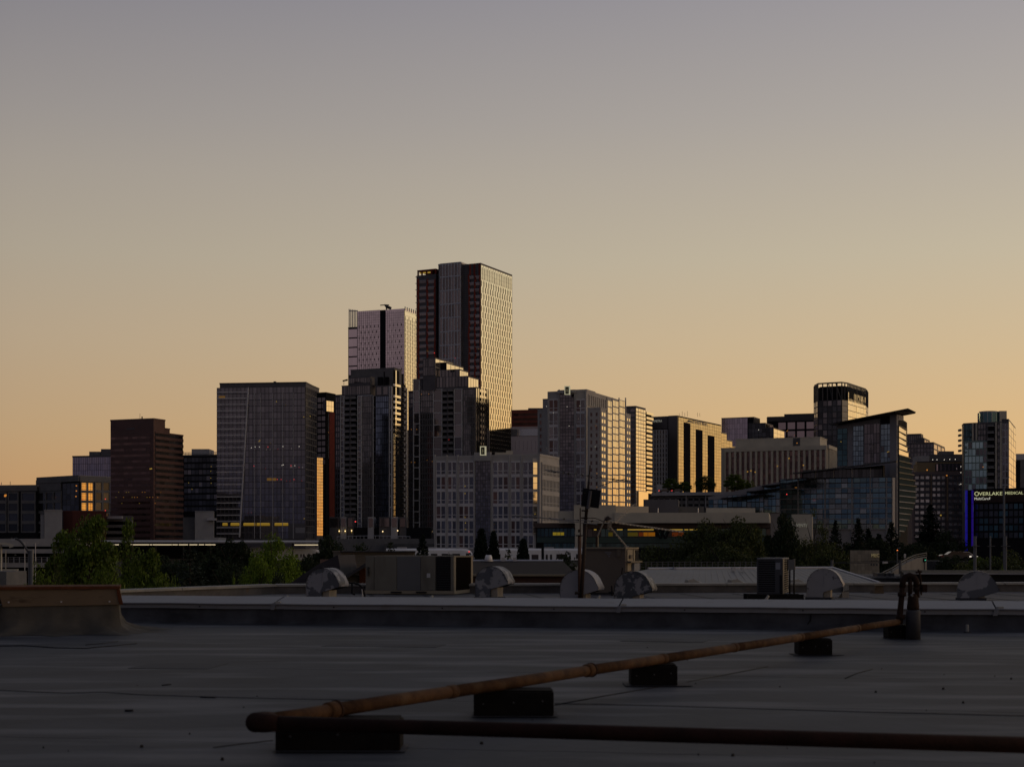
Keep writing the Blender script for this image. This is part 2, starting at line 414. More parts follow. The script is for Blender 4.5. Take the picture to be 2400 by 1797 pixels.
# ---- brown striped tower
b = building('dark brown tower with horizontal window stripes and stepped roof', 620, 340, name='office_tower')
A, B, C, E = corners(259, 360, 429, 620, 22)
zt = PZ(1012, 620); wall(b, [A, B, C, E], GZ, zt, M_BROWN, parapet=0)
f1 = Face(A, B); f2 = Face(B, C)
Cm = f2.pt(387); hi = [A, B, Cm, A + (Cm - B)]
wall(b, hi, zt - .01, PZ(983, 620), M_BROWN, parapet=.6)
Cn = f2.pt(398); wall(b, [Cm + f2.u * .05, Cn, Cn + (A - B) * .8, Cm + (A - B) * .8], zt - .02, PZ(1002, 620), M_BROWN, parapet=.5)
def rib(root, face, a, c, y0, y1, n, gm, wm, prd=.3, frac=.55, split=True):
    P_, Q_ = face.pt(a), face.pt(c); D = (P_.y + Q_.y) / 2; z0, z1 = PZ(y1, D), PZ(y0, D); h = (z1 - z0) / n
    ncell = max(2, int((c - a) / 10))
    facade(root, P_, Q_, z0, z1, ncell, n, pane=gm, vw=.0, hw=h * frac, tilt=.25, base=.02, pname='window')
    for j in range(n + 1):
        za, zb = z0 + j * h - h * frac / 2, z0 + j * h + h * frac / 2
        q = [P_ + face.n * .01, Q_ + face.n * .01, Q_ + face.n * prd, P_ + face.n * prd]
        MB().prism([(v.x, v.y) for v in q], max(z0, za), min(z1, zb)).build('spandrel_band', wm, root)
rib(b, f1, 259.5, 352, 1019, 1268, 18, G_BROWN, M_BROWN, .12, .6)
rib(b, f2, 363, 428.6, 1015, 1264, 18, G_BLACK, M_BROWN, .35, .5)
bump(b, f1, 297, 316, 1003, 1006, .05, G_BLACK, 'vent')
dots(b, [(355, 1098), (352, 1098.5)], 617, E_YEL, size=.7)
for i in range(18): dots(b, [(270 + 6.2 * i + rng.random() * 3, rng.choice([1153, 1165, 1165, 1179]))], 615, rng.choice([E_ORG, E_YEL]), size=.32)
mb = MB().tube([P3(328, 981, 628), P3(328, 969, 628)], .08, 6).tube([P3(333, 981, 628), P3(333, 976, 628)], .3, 6); mb.build('antenna', M_METD, b)

# ---- black glass building with ring
b = building('black glass building with a railing ring on its roof, beside the wide glass tower', 720, 468)
A, B, C, E = corners(427, 512, None, 720, 12, depth=34)
wall(b, [A, B, C, E], GZ, PZ(1068, 720), M_BLACKP, pm=M_METD)
fac(b, Face(A, B), 431, 510, 1070, 1200, 9, 9, pane=G_BLACK, frame=M_BLACKP, vw=.2, hw=.9, pv=.1, ph=.14, alt=G_DARK, altp=.12)
mb = MB()
for i in range(12):
    p = A + (B - A) * (i / 11); mb.box(p.x - .06, p.x + .06, p.y - .06, p.y + .06, PZ(1068, 720), PZ(1059.5, 720))
a2, b2 = Vector((*A, 0)), Vector((*B, 0))
for py in (1059.5, 1062.5): mb.tube([(A.x, A.y - .3, PZ(py, 720)), (B.x, B.y - .3, PZ(py, 720))], .14, 6)
mb.build('railing', M_METL, b)
MB().box(PX(449, 726), PX(490, 726), 726, 738, PZ(1069, 720), PZ(1052, 726)).build('penthouse', M_CONC, b)
dots(b, [(495, 1093), (494, 1104), (494, 1120), (495, 1132), (442, 1131), (450, 1146)], 716, E_YEL, size=.45)
b = building('pale concrete podium block below the black glass building', 600, 478, name='concrete_building')
wall(b, [P2(457, 596), P2(501, 596), P2(502, 612), P2(458, 612)], GZ, PZ(1199, 596), M_CONC, parapet=.3)
wall(b, [P2(429, 602), P2(456.5, 602), P2(457, 620), P2(430, 620)], GZ, PZ(1214, 602), M_CONC_D, parapet=.4)
MB().box(PX(485, 594), PX(506, 594), 594.2, 595.9, PZ(1219, 594), PZ(1214, 594)).build('canopy', M_METL, b)
MB().box(PX(478, 560), PX(512, 560), 560, 575, GZ, PZ(1259, 560)).build('annex', M_CONC, b)

# ---- wide glass tower
b = building('wide dark glass tower with a slanting white line and banded left side', 640, 620, name='glass_tower')
A, B, C, E = corners(508, 716, 742, 640, 7)
zt = PZ(906, 640); wall(b, [A, B, C, E], GZ, zt, M_GREYP, parapet=0)
f1 = Face(A, B); f2 = Face(B, C)
i1, i2, i3, i4 = f1.pt(514) - f1.n * .6, f1.pt(716) - f1.n * .6, f2.pt(735) - f2.n * .6, f1.pt(514) - f1.n * 20
wall(b, [i1, i2, i3, i3 - f1.n * 12, i4], zt - .03, PZ(897, 640), M_GREYP, parapet=.5, pm=M_METD)
facade(b, f1.at(.1), f1.at(f1.L - .1), PZ(1262, 640), PZ(906, 640), 22, 24, pane=G_BLUE, frame=M_GREYP, vw=.16, hw=.3, pv=.3, ph=.1, tilt=.16, vname='fin')
facade(b, f2.at(.1), f2.at(f2.L - .1), PZ(1262, 640), PZ(906, 640), 5, 24, pane=G_BLACK, frame=M_GREYP, vw=.2, hw=.3, pv=.16, ph=.1)
p0, p1 = f1.pt(562) + f1.n * .5, f1.pt(583) + f1.n * .5
MB().tube([(p0.x, p0.y, PZ(1258, 636)), (p1.x, p1.y, PZ(904, 636))], .35, 6).build('slanting_trim', M_WHITE, b)
for j in range(24):
    py = 918 + 14.4 * j; xe = 583 - 21 * (py - 904) / 354
    bump(b, f1, 508.5, xe, py, py + 2.1, .12, M_WHITE, 'white_band', start=.42)
mb = MB()
for px in (597, 611, 640, 663, 688): 
    q = f1.pt(px) + f1.n * .33; mb.box(q.x - .12, q.x + .12, q.y - .3, q.y, PZ(1262, 640), PZ(920, 640))
mb.build('tall_fins', M_METL, b, kind='stuff')
for (a, c) in ((522, 534), (541, 562), (571, 599), (602, 633), (644, 676)): bump(b, f1, a, c, 1225.5, 1231.5, .1, lit('dim yellow lobby light', (1.0, .58, .05), .17), 'lit_window', start=.28); bump(b, f1, a + 1, c - 1, 1225.2, 1226.6, .1, E_YEL, 'ceiling_light', start=.39)
for i in range(6): bump(b, f1, 693, 715, 1236 + 2.2 * i, 1237.1 + 2.2 * i, .12, M_METL, 'louvre', start=.32)
bump(b, f1, 676, 716, 1226, 1262, .1, M_GREYP, 'panel', start=.25)
dots(b, [(589, 1049), (598, 1047), (608, 1047), (663, 1046), (701, 1046), (661, 1090), (664, 1089), (691, 1091)], 634, E_WHITE, size=.34)
dots(b, [(628, 1047), (650, 1123), (659, 1123), (689, 1123), (682, 1091), (595, 1092)], 634, E_RED, size=.34)
dots(b, [(607, 1034), (609, 1032), (648, 941), (712, 977), (727, 975), (713, 1215)], 634, E_YEL, size=.5)
for (a, c) in ((626, 636), (637, 648)): bump(b, f1, a, c, 1120, 1126, .05, mat('dim office light', (.02, .02, .02), .5, emit=(1, .5, .1), estr=.10), 'lit_window', start=.28)
bump(b, f1, 513, 528, 928, 934, .05, MATS['dim office light'], 'lit_window', start=.28)
MB().box(PX(641, 655), PX(646, 655), 655, 658, PZ(897, 640), PZ(893.5, 655)).build('roof_unit', M_METD, b)

# ---- dark towers between
b = building('narrow dark tower with one golden window box, right of the wide glass tower', 760, 760, name='office_tower')
A, B, C, E = corners(725, 764, 786, 760, 22)
wall(b, [A, B, C, E], GZ, PZ(922, 760), M_BLACKP)
f1 = Face(A, B); f2 = Face(B, C)
fac(b, f1, 726, 763, 930, 1250, 4, 22, pane=G_DARK, frame=M_BLACKP, vw=.3, hw=.9, pv=.15, ph=.2)
tq = corners(757, 764.5, 782, 757, 31); MB().prism([tuple(c) for c in tq], PZ(964, 757), PZ(938, 757)).build('bay', M_GREYP, b)
facade(b, Face(tq[1], tq[2]).at(.1), Face(tq[1], tq[2]).at(Face(tq[1], tq[2]).L - .1), PZ(963.5, 757), PZ(938.5, 757), 3, 2, pane=G_GOLD, frame=M_METD, vw=.12, hw=.12, pv=.12, ph=.11)
bump(b, f2, 766.5, 769, 964, 1075, .5, G_GOLD, 'fin')
bump(b, f2, 771, 783, 966, 1250, .25, M_REDP, 'red_panel')
b = building('small golden reflecting slab tower squeezed beside the wide glass tower', 560, 749, name='glass_tower')
A, B, C, E = corners(738, 742, 757, 560, 44)
wall(b, [A, B, C, E], GZ, PZ(1070, 560), M_GREYP, parapet=0)
facade(b, Face(B, C).at(.1), Face(B, C).at(Face(B, C).L - .1), PZ(1255, 560), PZ(1072, 560), 3, 26, pane=G_GLOW, frame=M_METD, vw=.12, hw=.14, pv=.13, ph=.12, tilt=.4)
b = building('plain dark grey tower left of the balcony tower', 790, 795, name='office_tower')
A, B, C, E = corners(776, 812, None, 790, 22, depth=25)
wall(b, [A, B, C, E], GZ, PZ(927, 790), M_GREYP)
fac(b, Face(A, B), 777, 811, 930, 1260, 7, 24, pane=G_DARK, frame=M_GREYP, vw=.5, hw=.8, pv=.1, ph=.12)

# ---- mauve mirrored tower
b = building('pink mauve mirrored tower with a black slot and rooftop crane', 1060, 890, name='glass_tower')
A, B, C, E = corners(837, 948, 992, 1060, 22)
zt = PZ(727, 1060); wall(b, [A, B, C, E], GZ, zt, M_GREYP, pm=G_MAUVE, parapet=1.2)
f1 = Face(A, B); f2 = Face(B, C)
for (a, c, n) in ((838, 891, 11), (904, 947.5, 9)):
    fac(b, f1, a, c, 728, 900, n, 30, pane=G_MAUVE, frame=M_GREYP, vw=.12, hw=.14, pv=.2, ph=.1, tilt=.1)
bump(b, f1, 891.5, 903.5, 727, 950, .35, M_BLACKP, 'dark_slot')
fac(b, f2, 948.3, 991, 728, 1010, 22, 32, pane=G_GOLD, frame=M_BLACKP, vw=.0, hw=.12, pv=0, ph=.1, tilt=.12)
mb = MB(); mb2 = MB()
for j in range(9):
    for i in range(12):
        if not 6 <= i <= 6:
            px = 842 + i * 9 + (j % 2) * 4.5; py = 760 + 13 * j
            if px > 887 and px < 908 or px > 944: continue
            q = f1.pt(px) + f1.n * .3; mb.box(q.x - .13, q.x + .13, q.y - .1, q.y + .1, PZ(py + 3, 1060), PZ(py - 2.5, 1060))
for i in range(11):
    for j in range(21):
        s_ = f2.L * (i + .5) / 11; q = f2.at(s_, .32); zc = PZ(745 + 13 * j + (6.5 if i % 2 else 0), 1060); 
        mb2.hexa([(*f2.at(s_ - .3, .18), zc - 2), (*f2.at(s_ + .3, .18), zc - 2), (*f2.at(s_ + .3, .05), zc - 2), (*f2.at(s_ - .3, .05), zc - 2)],
                 [(*f2.at(s_ - .3, .18), zc + 1.5), (*f2.at(s_ + .3, .18), zc + 1.5), (*f2.at(s_ + .3, .05), zc + 1.5), (*f2.at(s_ - .3, .05), zc + 1.5)])
mb.build('slot_windows', M_BLACKP, b, kind='stuff'); mb2.build('slot_windows', M_GREYP, b, kind='stuff')
A2, B2, C2, E2 = corners(816, 840, None, 1090, 22, depth=30)
wall(b, [A2, B2, C2, E2], GZ, PZ(768, 1090), M_GREYP)
rib(b, Face(A2, B2), 817, 837, 770, 880, 5, G_MAUVE, M_BLACKP, .3, .12)
mb = MB()
for i in range(6):
    px = 818 + i * 3.9; mb.box(PX(px, 1090) - .25, PX(px, 1090) + .25, 1090, 1093, PZ(768, 1090), PZ(724 + i * .6, 1090))
mb.box(PX(817.5, 1090), PX(838, 1090), 1093.05, 1093.4, PZ(728, 1090), PZ(726, 1090))
mb.build('screen_fins', M_METL, b)
mb = MB()
for i in range(9): 
    q = f2.at(f2.L * (i + .3) / 9); mb.box(q.x - .3, q.x + .3, q.y - .6, q.y + .6, zt, zt + 2.6)
mb.build('screen_fins', M_METL, b)
mb = MB().tube([P3(891, 715.5, 1065), P3(905, 714.5, 1065), P3(912, 715, 1065)], .35, 6).tube([P3(901, 714, 1065), P3(907, 719, 1065), P3(917, 723, 1065)], [.5, 1.2, 1.0], 6).tube([P3(905, 716, 1065), P3(906, 726, 1065)], .5, 6)
tag(mb.build('crane', M_METD), 'small window cleaning crane on top of the mauve tower', 'crane')

# ---- tallest tower
b = building('tallest tower, red and charcoal front, gold lit right side', 960, 1090, name='skyscraper')
A, B, C, E = corners(1029, 1127, 1200, 960, 26)
zt = PZ(620, 960); wall(b, [A, B, C, E], GZ, zt, M_GREYP, parapet=1.0)
f1 = Face(A, B); f2 = Face(B, C)
q1, q2 = f1.pt(1030), f1.pt(1084)
wall(b, [q1 + f1.n * 1.5, q2 + f1.n * 1.5, q2 - f1.n * 14, q1 - f1.n * 14], PZ(905, 960), PZ(614.5, 960), M_GREYP, name='core', parapet=1, pm=M_METL)
fc = Face(q1 + f1.n * 1.5, q2 + f1.n * 1.5)
fac(b, fc, 1031, 1080, 616, 905, 7, 9, pane=glass('plum glass', (.19, .165, .172), .85, .08, .35), frame=M_STEEL, vw=.42, hw=.7, pv=.5, ph=.4, vname='fin')
G_PLUM = MATS['plum glass']
fac(b, f1, 1085, 1126.5, 618, 1000, 9, 78, frame=M_BLACKP, vw=.1, hw=.12, pv=.06, ph=.05)
def redzone(face, a, c, y0, y1, pitch, seed):
    r_ = random.Random(seed); n = int((y1 - y0) / pitch)
    wdt = (c - a)
    for j in range(n):
        yy = y0 + j * pitch
        for k in range(2):
            sx = a + wdt * (.12 + .45 * k) + r_.uniform(-1, 1)
            bump(b, face, sx, sx + wdt * .36, yy + 3.5, yy + 9.2, .12, G_PLUM, 'window', start=.2)
            bump(b, face, sx, sx + wdt * .36, yy + 2.0, yy + 3.4, .25, M_METL, 'sill', start=.2)
    m_ = MB()
    for s0 in (.02, .50, .93):
        for j in range(n):
            yy = y0 + j * pitch; dx = r_.uniform(-1.2, 1.2)
            p_, q_ = face.pt(a + wdt * s0 + dx) + face.n * .02, face.pt(min(c, a + wdt * s0 + 4.0 + dx)) + face.n * .02; D = p_.y
            hx = [p_, q_, q_ + face.n * .3, p_ + face.n * .3]
            m_.hexa([(v.x, v.y, PZ(yy + pitch * .93, D)) for v in hx], [(v.x, v.y, PZ(yy - 1, D)) for v in hx])
    m_.build('red_panels', M_REDT, b, kind='stuff')
redzone(f1, 1097, 1126.5, 645, 1000, 15.0, 3)
bump(b, f1, 1100, 1104, 619, 645, .3, M_REDT, 'red_panel'); bump(b, f1, 1110, 1114, 618, 645, .3, M_REDP, 'red_panel'); bump(b, f1, 1122, 1126, 618, 645, .3, M_REDP, 'red_panel')
# gold side: mirrored panels with staggered dark slots
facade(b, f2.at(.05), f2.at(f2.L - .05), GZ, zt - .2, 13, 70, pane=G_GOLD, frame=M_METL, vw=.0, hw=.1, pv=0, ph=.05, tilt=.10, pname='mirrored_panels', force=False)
mb = MB(); cw = f2.L / 26
for i in range(26):
    for j in range(46):
        zc = zt - 12 - j * 4.05 * 1.0
        if (i + j) % 2 or zc < GZ + 3: continue
        h_ = 1.75
        s_ = (i + .5) * cw; q = [f2.at(s_ - .30, .16), f2.at(s_ + .30, .16), f2.at(s_ + .30, .05), f2.at(s_ - .30, .05)]
        mb.hexa([(*v, zc - h_) for v in q], [(*v, zc + h_) for v in q])
for i in range(14):
    s_ = f2.L * i / 13.0; a_, c_ = max(.02, s_ - .07), min(f2.L - .02, s_ + .07); q = [f2.at(a_, .17), f2.at(c_, .17), f2.at(c_, .05), f2.at(a_, .05)]
    mb.hexa([(*v, GZ) for v in q], [(*v, zt) for v in q])
for i in range(13):
    s_ = f2.L * (i + .5) / 13.0; q = [f2.at(s_ - .25, .18), f2.at(s_ + .25, .18), f2.at(s_ + .25, .05), f2.at(s_ - .25, .05)]
    mb.hexa([(*v, zt - 9.5) for v in q], [(*v, zt - 1.5) for v in q])
mb.build('slot_windows', M_BLACKP, b, kind='stuff')
# left wing, behind a dark recess
A2, B2, C2, E2 = corners(976, 1022, None, 975, 26, depth=34)
z2 = PZ(642, 975); wall(b, [A2, B2, C2, E2], GZ, z2, M_GREYP, name='wing', parapet=0)
fw = Face(A2, B2)
redzone(fw, 978, 1021, 655, 1010, 15.1, 5)
mb = MB()
for px in (979, 988, 999, 1010, 1020):
    q = fw.pt(px) - fw.n * .6; mb.box(q.x - .55, q.x + .55, q.y - .5, q.y + .5, z2, PZ(631, 975))
q1, q2 = fw.pt(978) + fw.n * .1, fw.pt(1022) + fw.n * .1
mb.prism([(v.x, v.y) for v in (q1, q2, q2 - fw.n * 22, q1 - fw.n * 22)], PZ(632.5, 975), PZ(629.5, 975))
mb.build('crown_frame', M_REDP, b)
bump(b, Face(q1 - fw.n * 4, q2 - fw.n * 4), 984, 1012, 633.5, 641, .2, E_YEL, 'lit_lounge')
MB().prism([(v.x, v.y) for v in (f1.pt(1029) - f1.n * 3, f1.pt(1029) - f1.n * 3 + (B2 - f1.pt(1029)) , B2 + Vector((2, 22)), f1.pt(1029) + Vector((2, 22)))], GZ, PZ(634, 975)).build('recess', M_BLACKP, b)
dots(b, [(1018, 827)], 965, E_RED, size=.6); dots(b, [(1067, 839)], 957, E_RED, size=.35); dots(b, [(1122, 818), (1001, 822), (1003, 823)], 955, E_YEL, size=.4)
m_ = MB()
for j in range(24):
    yy = 645 + 15.1 * j; p = fw.pt(977); m_.box(p.x - .9, p.x + .3, p.y - .6, p.y + .3, PZ(yy + 1, 975), PZ(yy - .4, 975))
m_.build('balcony_edges', M_METL, b, kind='stuff')

# ---- balcony tower (front left)
b = building('grey residential tower with balconies down the front and a gold lit fin', 720, 870, name='apartment_tower')
A, B, C, E = corners(798, 872, 882, 720, 22)
z0 = PZ(927, 720); wall(b, [A, B, C, E], GZ, z0, M_GREYP, parapet=.4, pm=M_METL)
f1 = Face(A, B); f2 = Face(B, C)
def ladder(root, face, a, c, y0, y1, n, gm=G_DARK, off=.05): fac(root, face, a, c, y0, y1, 1, n, off=off, pane=gm, frame=M_PALE, vw=.8, hw=.45, pv=.5, ph=.4, vname='pier', tilt=.4)
ladder(b, f1, 798.5, 808, 928, 1240, 24); ladder(b, f1, 838.5, 848.5, 928, 1240, 24); ladder(b, f2, 873, 880.5, 928, 1240, 12)
fac(b, f1, 849, 871.5, 928, 1240, 5, 24, pane=G_DARK, frame=M_CONC_D, vw=.5, hw=.3, pv=.1, ph=.1)
def balconies(root, face, a, c, y0, pitch, n, dep=1.3, m=None, mm=None, h=4.6, gm=G_BLACK):
    for j in range(n):
        yy = y0 + pitch * j
        sl_ = bump(root, face, a, c, yy + pitch * .5, yy + pitch * .5 + 1.2, dep, m or M_CONC_D, 'balcony_slab')
        bump(sl_, face, a + .3, c - .3, yy + pitch * .5 - h, yy + pitch * .5 - .1, .12, mm or M_GREYP, 'balcony_rail', start=dep - .15)
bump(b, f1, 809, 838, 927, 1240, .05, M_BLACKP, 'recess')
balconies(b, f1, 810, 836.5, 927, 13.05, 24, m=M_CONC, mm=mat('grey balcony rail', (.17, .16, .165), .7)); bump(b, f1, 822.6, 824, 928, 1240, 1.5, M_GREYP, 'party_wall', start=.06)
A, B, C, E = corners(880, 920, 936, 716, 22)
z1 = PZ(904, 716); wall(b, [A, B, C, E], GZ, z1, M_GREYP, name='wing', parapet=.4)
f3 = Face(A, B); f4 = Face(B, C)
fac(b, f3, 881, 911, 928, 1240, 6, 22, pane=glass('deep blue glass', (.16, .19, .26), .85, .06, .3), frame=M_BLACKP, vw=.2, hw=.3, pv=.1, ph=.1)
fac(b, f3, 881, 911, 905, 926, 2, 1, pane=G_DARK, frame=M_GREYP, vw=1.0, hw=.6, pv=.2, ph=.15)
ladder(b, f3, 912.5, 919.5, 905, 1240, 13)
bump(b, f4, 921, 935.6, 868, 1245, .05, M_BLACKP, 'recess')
bump(b, f4, 924.8, 927, 868, 1015, .5, G_GOLD, 'fin', start=.07)
for j in range(9):
    yy = 903 + 13.1 * j + (13 if j else 0)
    bump(b, f4, 921, 934, yy - 2, yy + 3.6, 1.2, G_GOLD, 'balcony')
for j in range(17):
    yy = 1016 + 12.9 * j; bump(b, f4, 920.6, 925, yy, yy + 11, .5, G_GOLD, 'window', start=.06)
    if j < 4: bump(b, f4, 929, 932, yy + 4, yy + 9, .4, G_GOLD, 'balcony', start=.07)
A, B, C, E = corners(928, 936, 946, 754, 22); wall(b, [A, B, C, E], GZ, PZ(876, 754), M_BLACKP, name='rear_wing', parapet=.3)
balconies(b, Face(B, C), 937, 945, 900, 13, 26, dep=1.6, m=M_GREYP, mm=M_BLACKP)
A, B, C, E = corners(938, 946, 952.5, 764, 22); wall(b, [A, B, C, E], GZ, PZ(909, 764), M_GREYP, name='rear_wing', parapet=.3)
ladder(b, Face(B, C), 946.5, 952, 910, 1240, 13)
A, B, C, E = corners(817, 868, 878, 726, 22); wall(b, [A, B, C, E], z0 - .5, PZ(884, 726), M_GREYP, name='upper_floor', parapet=.3)
fac(b, Face(A, B), 818, 867, 885, 898, 12, 1, pane=G_DARK, frame=M_GREYP, vw=.3, hw=.4, pv=.1, ph=.12)
A, B, C, E = corners(801, 868, 880, 723, 22); wall(b, [A, B, C, E], z0 - .6, PZ(902, 723), M_GREYP, name='upper_floor', parapet=.3)
fac(b, Face(A, B), 802, 867, 904, 925, 15, 1, pane=G_DARK, frame=M_GREYP, vw=.35, hw=.4, pv=.1, ph=.12)
A, B, C, E = corners(822, 924, 941, 734, 22); wall(b, [A, B, C, E], z0 - .7, PZ(863, 734), M_CONC_D, name='penthouse', parapet=.4)
MB().box(PX(899, 722), PX(902, 722), 722, 723.5, PZ(905, 722), PZ(871, 722)).build('flue', M_BLACKP, b)
for a, c in ((885, 897), (901, 912)): MB().box(PX(a, 724), PX(c, 724), 724, 728, PZ(905, 722), PZ(882, 722)).build('roof_unit', M_BLACKP, b)
mb = MB().hexa([(*P2(803, 722), PZ(892, 722)), (*P2(815, 722), PZ(890, 722)), (*P2(815, 726), PZ(890, 722)), (*P2(803, 726), PZ(892, 722))], [(*P2(803, 722), PZ(891, 722)), (*P2(815, 722), PZ(888, 722)), (*P2(815, 726), PZ(888, 722)), (*P2(803, 726), PZ(891, 722))])
mb.tube([P3(806, 892, 723), P3(806, 902, 723)], .1, 6); mb.build('awning', M_BLACKP, b)
for i, (a, c) in enumerate(((772, 796), (798, 812), (814, 828), (862, 876), (888, 914), (916, 932), (936, 952))):
    bx = MB().box(PX(a, 700), PX(c, 700), 700, 712, GZ, PZ(1211, 700)); bx.build('townhouse_bay', M_METL if i % 2 else M_GREYP, b)
    MB().box(PX(a + 2, 700), PX(c - 2, 700), 699.6, 699.99, PZ(1234, 700), PZ(1214, 700)).build('bay_window', G_DARK, b)
MB().box(PX(770, 702), PX(1010, 702), 701, 709, GZ, PZ(1236, 700)).build('podium', M_BLACKP, b)
dots(b, [(795, 1244), (809, 1244), (824, 1243), (897, 1245), (932, 1243)], 698, E_WARM, size=.7); dots(b, [(833, 1222)], 698, E_RED, size=.8)
for px in (809, 824, 795): MB().box(PX(px, 699) - .15, PX(px, 699) + .15, 699, 699.3, PZ(1248, 699), PZ(1240, 699)).build('wall_light', E_YEL, b)

# ---- stepped tower
b = building('stepped residential tower with gold lit roof terraces before the tallest tower', 800, 1060, name='apartment_tower')
A, B, C, E = corners(985, 1114, 1146, 800, 22)
z0 = PZ(909, 800); wall(b, [A, B, C, E], GZ, z0, M_GREYP, parapet=.5, pm=M_CONC_D)
f1 = Face(A, B); f2 = Face(B, C)
fac(b, f1, 986, 1015, 912, 1250, 7, 24, pane=G_DARK, frame=M_CONC_D, vw=.4, hw=.5, pv=.12, ph=.12)
ladder(b, f1, 1016, 1037, 911, 1250, 12); ladder(b, f1, 1064.5, 1084, 911, 1250, 12)
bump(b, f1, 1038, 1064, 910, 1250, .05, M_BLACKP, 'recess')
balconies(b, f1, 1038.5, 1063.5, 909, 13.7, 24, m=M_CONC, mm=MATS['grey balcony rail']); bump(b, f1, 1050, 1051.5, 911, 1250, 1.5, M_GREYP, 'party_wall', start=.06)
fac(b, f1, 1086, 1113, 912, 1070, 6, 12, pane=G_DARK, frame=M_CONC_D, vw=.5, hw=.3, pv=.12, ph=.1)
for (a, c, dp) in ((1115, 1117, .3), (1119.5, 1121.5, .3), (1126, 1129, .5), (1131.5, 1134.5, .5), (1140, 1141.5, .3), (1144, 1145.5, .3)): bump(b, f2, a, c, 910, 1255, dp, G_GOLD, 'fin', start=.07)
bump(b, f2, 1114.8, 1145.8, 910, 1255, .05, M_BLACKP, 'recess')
for j in range(24): bump(b, f2, 1123, 1138, 914 + 13.7 * j, 920 + 13.7 * j, .4, G_GOLD, 'balcony', start=.08)
def tier(A_, B_, C_, yt, ybase, D, n, m=M_GREYP, gold=True, front=True, sub=1):
    a, bb, c, e = corners(A_, B_, C_, D, 22); zt_ = PZ(yt, D)
    wall(b, [a, bb, c, e], z0 - .3, zt_, m, name='upper_floor', parapet=.3)
    if front: fac(b, Face(a, bb), A_ + 1, B_ - .5, yt + 1, ybase, n, sub, pane=G_DARK, frame=m, vw=.5, hw=.4, pv=.15, ph=.12)
    if gold:
        ff = Face(bb, c); facade(b, ff.at(.1), ff.at(ff.L - .1), PZ(ybase, D), zt_ - .3, 4, sub, pane=G_GOLD, frame=M_CREAM, vw=.3, hw=.3, pv=.2, ph=.15)
tier(993, 1097, 1121, 882, 908, 802, 14); tier(993.5, 1077, 1097, 866, 906, 806, 10, sub=2)
tier(1000, 1046, 1086, 850, 882, 812, 4, front=False); tier(991, 1020, 1062, 839, 880, 808, 6, sub=2)
bump(b, Face(P2(1032, 803), P2(1047, 803)), 1032, 1046, 850, 866, .3, M_BLACKP, 'recess')
A, B, C, E = corners(968, 990, None, 812, 22, depth=22); wall(b, [A, B, C, E], GZ, PZ(889, 812), M_GREYP, name='wing', parapet=.4)
ladder(b, Face(A, B), 969, 984.5, 890, 1250, 14)
A, B, C, E = corners(957, 975, None, 822, 22, depth=22); wall(b, [A, B, C, E], GZ, PZ(917, 822), M_BROWN, name='wing', parapet=.4)
fac(b, Face(A, B), 958, 968, 920, 1250, 2, 25, pane=G_DARK, frame=M_GREYP, vw=.4, hw=.8, pv=.12, ph=.12)
dots(b, [(976.5, 1006), (964, 966 + 40), (988, 924), (1005, 923), (1001, 1078), (1013, 1081), (964, 1083), (972, 1083)], 796, E_ORG, size=.4)
dots(b, [(1052, 1030)], 796, E_RED, size=.35)
dots(b, [(968, 1244)], 800, E_WARM, size=.7)

# ---- white grid midrise
def gridbays(root, face, bays, y0, y1, nr, gm=G_DARK, fm=M_WHITE, split=True, alt=None, altp=0, pier=.5):
    for a, c, n in bays:
        fac(root, face, a, c, y0, y1, n, nr, pane=gm, frame=fm, vw=.45, hw=1.15, pv=.3, ph=.35, tilt=.3, alt=alt, altp=altp, base=.03)
        if split:
            p, q = face.pt(a), face.pt(c); D = (p.y + q.y) / 2; mb = MB(); h = (y1 - y0) / nr
            for j in range(nr):
                yy = y0 + h * (j + .68); z_ = PZ(yy, D); vv = [p + face.n * .1, q + face.n * .1, q + face.n * .26, p + face.n * .26]
                MB().hexa([(v.x, v.y, z_ - .13) for v in vv], [(v.x, v.y, z_ + .13) for v in vv]).build('transom', fm, root)
M_GRID = mat('white grid stone', (.43, .41, .395), .75, noise=(.37, .353, .34), nscale=.15)
b = building('white gridded ten storey office with rooftop sign box, nearest of the grid pair', 560, 1170)
A, B, C, E = corners(1018, 1265, 1310, 560, 20)
zt = PZ(1068, 560); wall(b, [A, B, C, E], GZ, zt, M_GRID, parapet=.8)
f1 = Face(A, B); f2 = Face(B, C)
gridbays(b, f1, ((1022.5, 1045, 2), (1049.5, 1070.5, 2), (1075.5, 1111, 3), (1155, 1192, 3), (1197.5, 1220, 2), (1225.5, 1251, 2)), 1080, 1286, 6, gm=G_DARK, alt=G_BROWN, altp=.1)
fac(b, f1, 1115, 1150, 1064, 1290, 6, 26, off=.2, pane=G_PLUM, frame=M_GREYP, vw=.2, hw=.22, pv=.1, ph=.08)
for px in (1020, 1047.2, 1073, 1112.7, 1152.5, 1194.7, 1222.7): bump(b, f1, px - 1.6, px + 1.6, 1066, 1300, .5, M_GRID, 'pier')
wa, wc, wd = f1.pt(1251.5) + f1.n * 1.5, f1.pt(1260) + f1.n * .06, f1.pt(1251.5) + f1.n * .06
MB().prism([tuple(wa), tuple(wc), tuple(wd)], PZ(1250, 560), PZ(1074, 560)).build('angled_mirror_bay', M_GRID, b)  # wedge added to turn its panes towards the golden sky
for j in range(5): facade(b, Face(wa, wc).at(.12, .03), Face(wa, wc).at(Face(wa, wc).L - .12, .03), PZ(1112 + 34.3 * j, 560), PZ(1083 + 34.3 * j, 560), 1, 2, pane=G_GOLD if j < 4 else G_DARK, frame=M_GRID, vw=.14, hw=.14, pv=.1, ph=.09, force=True)
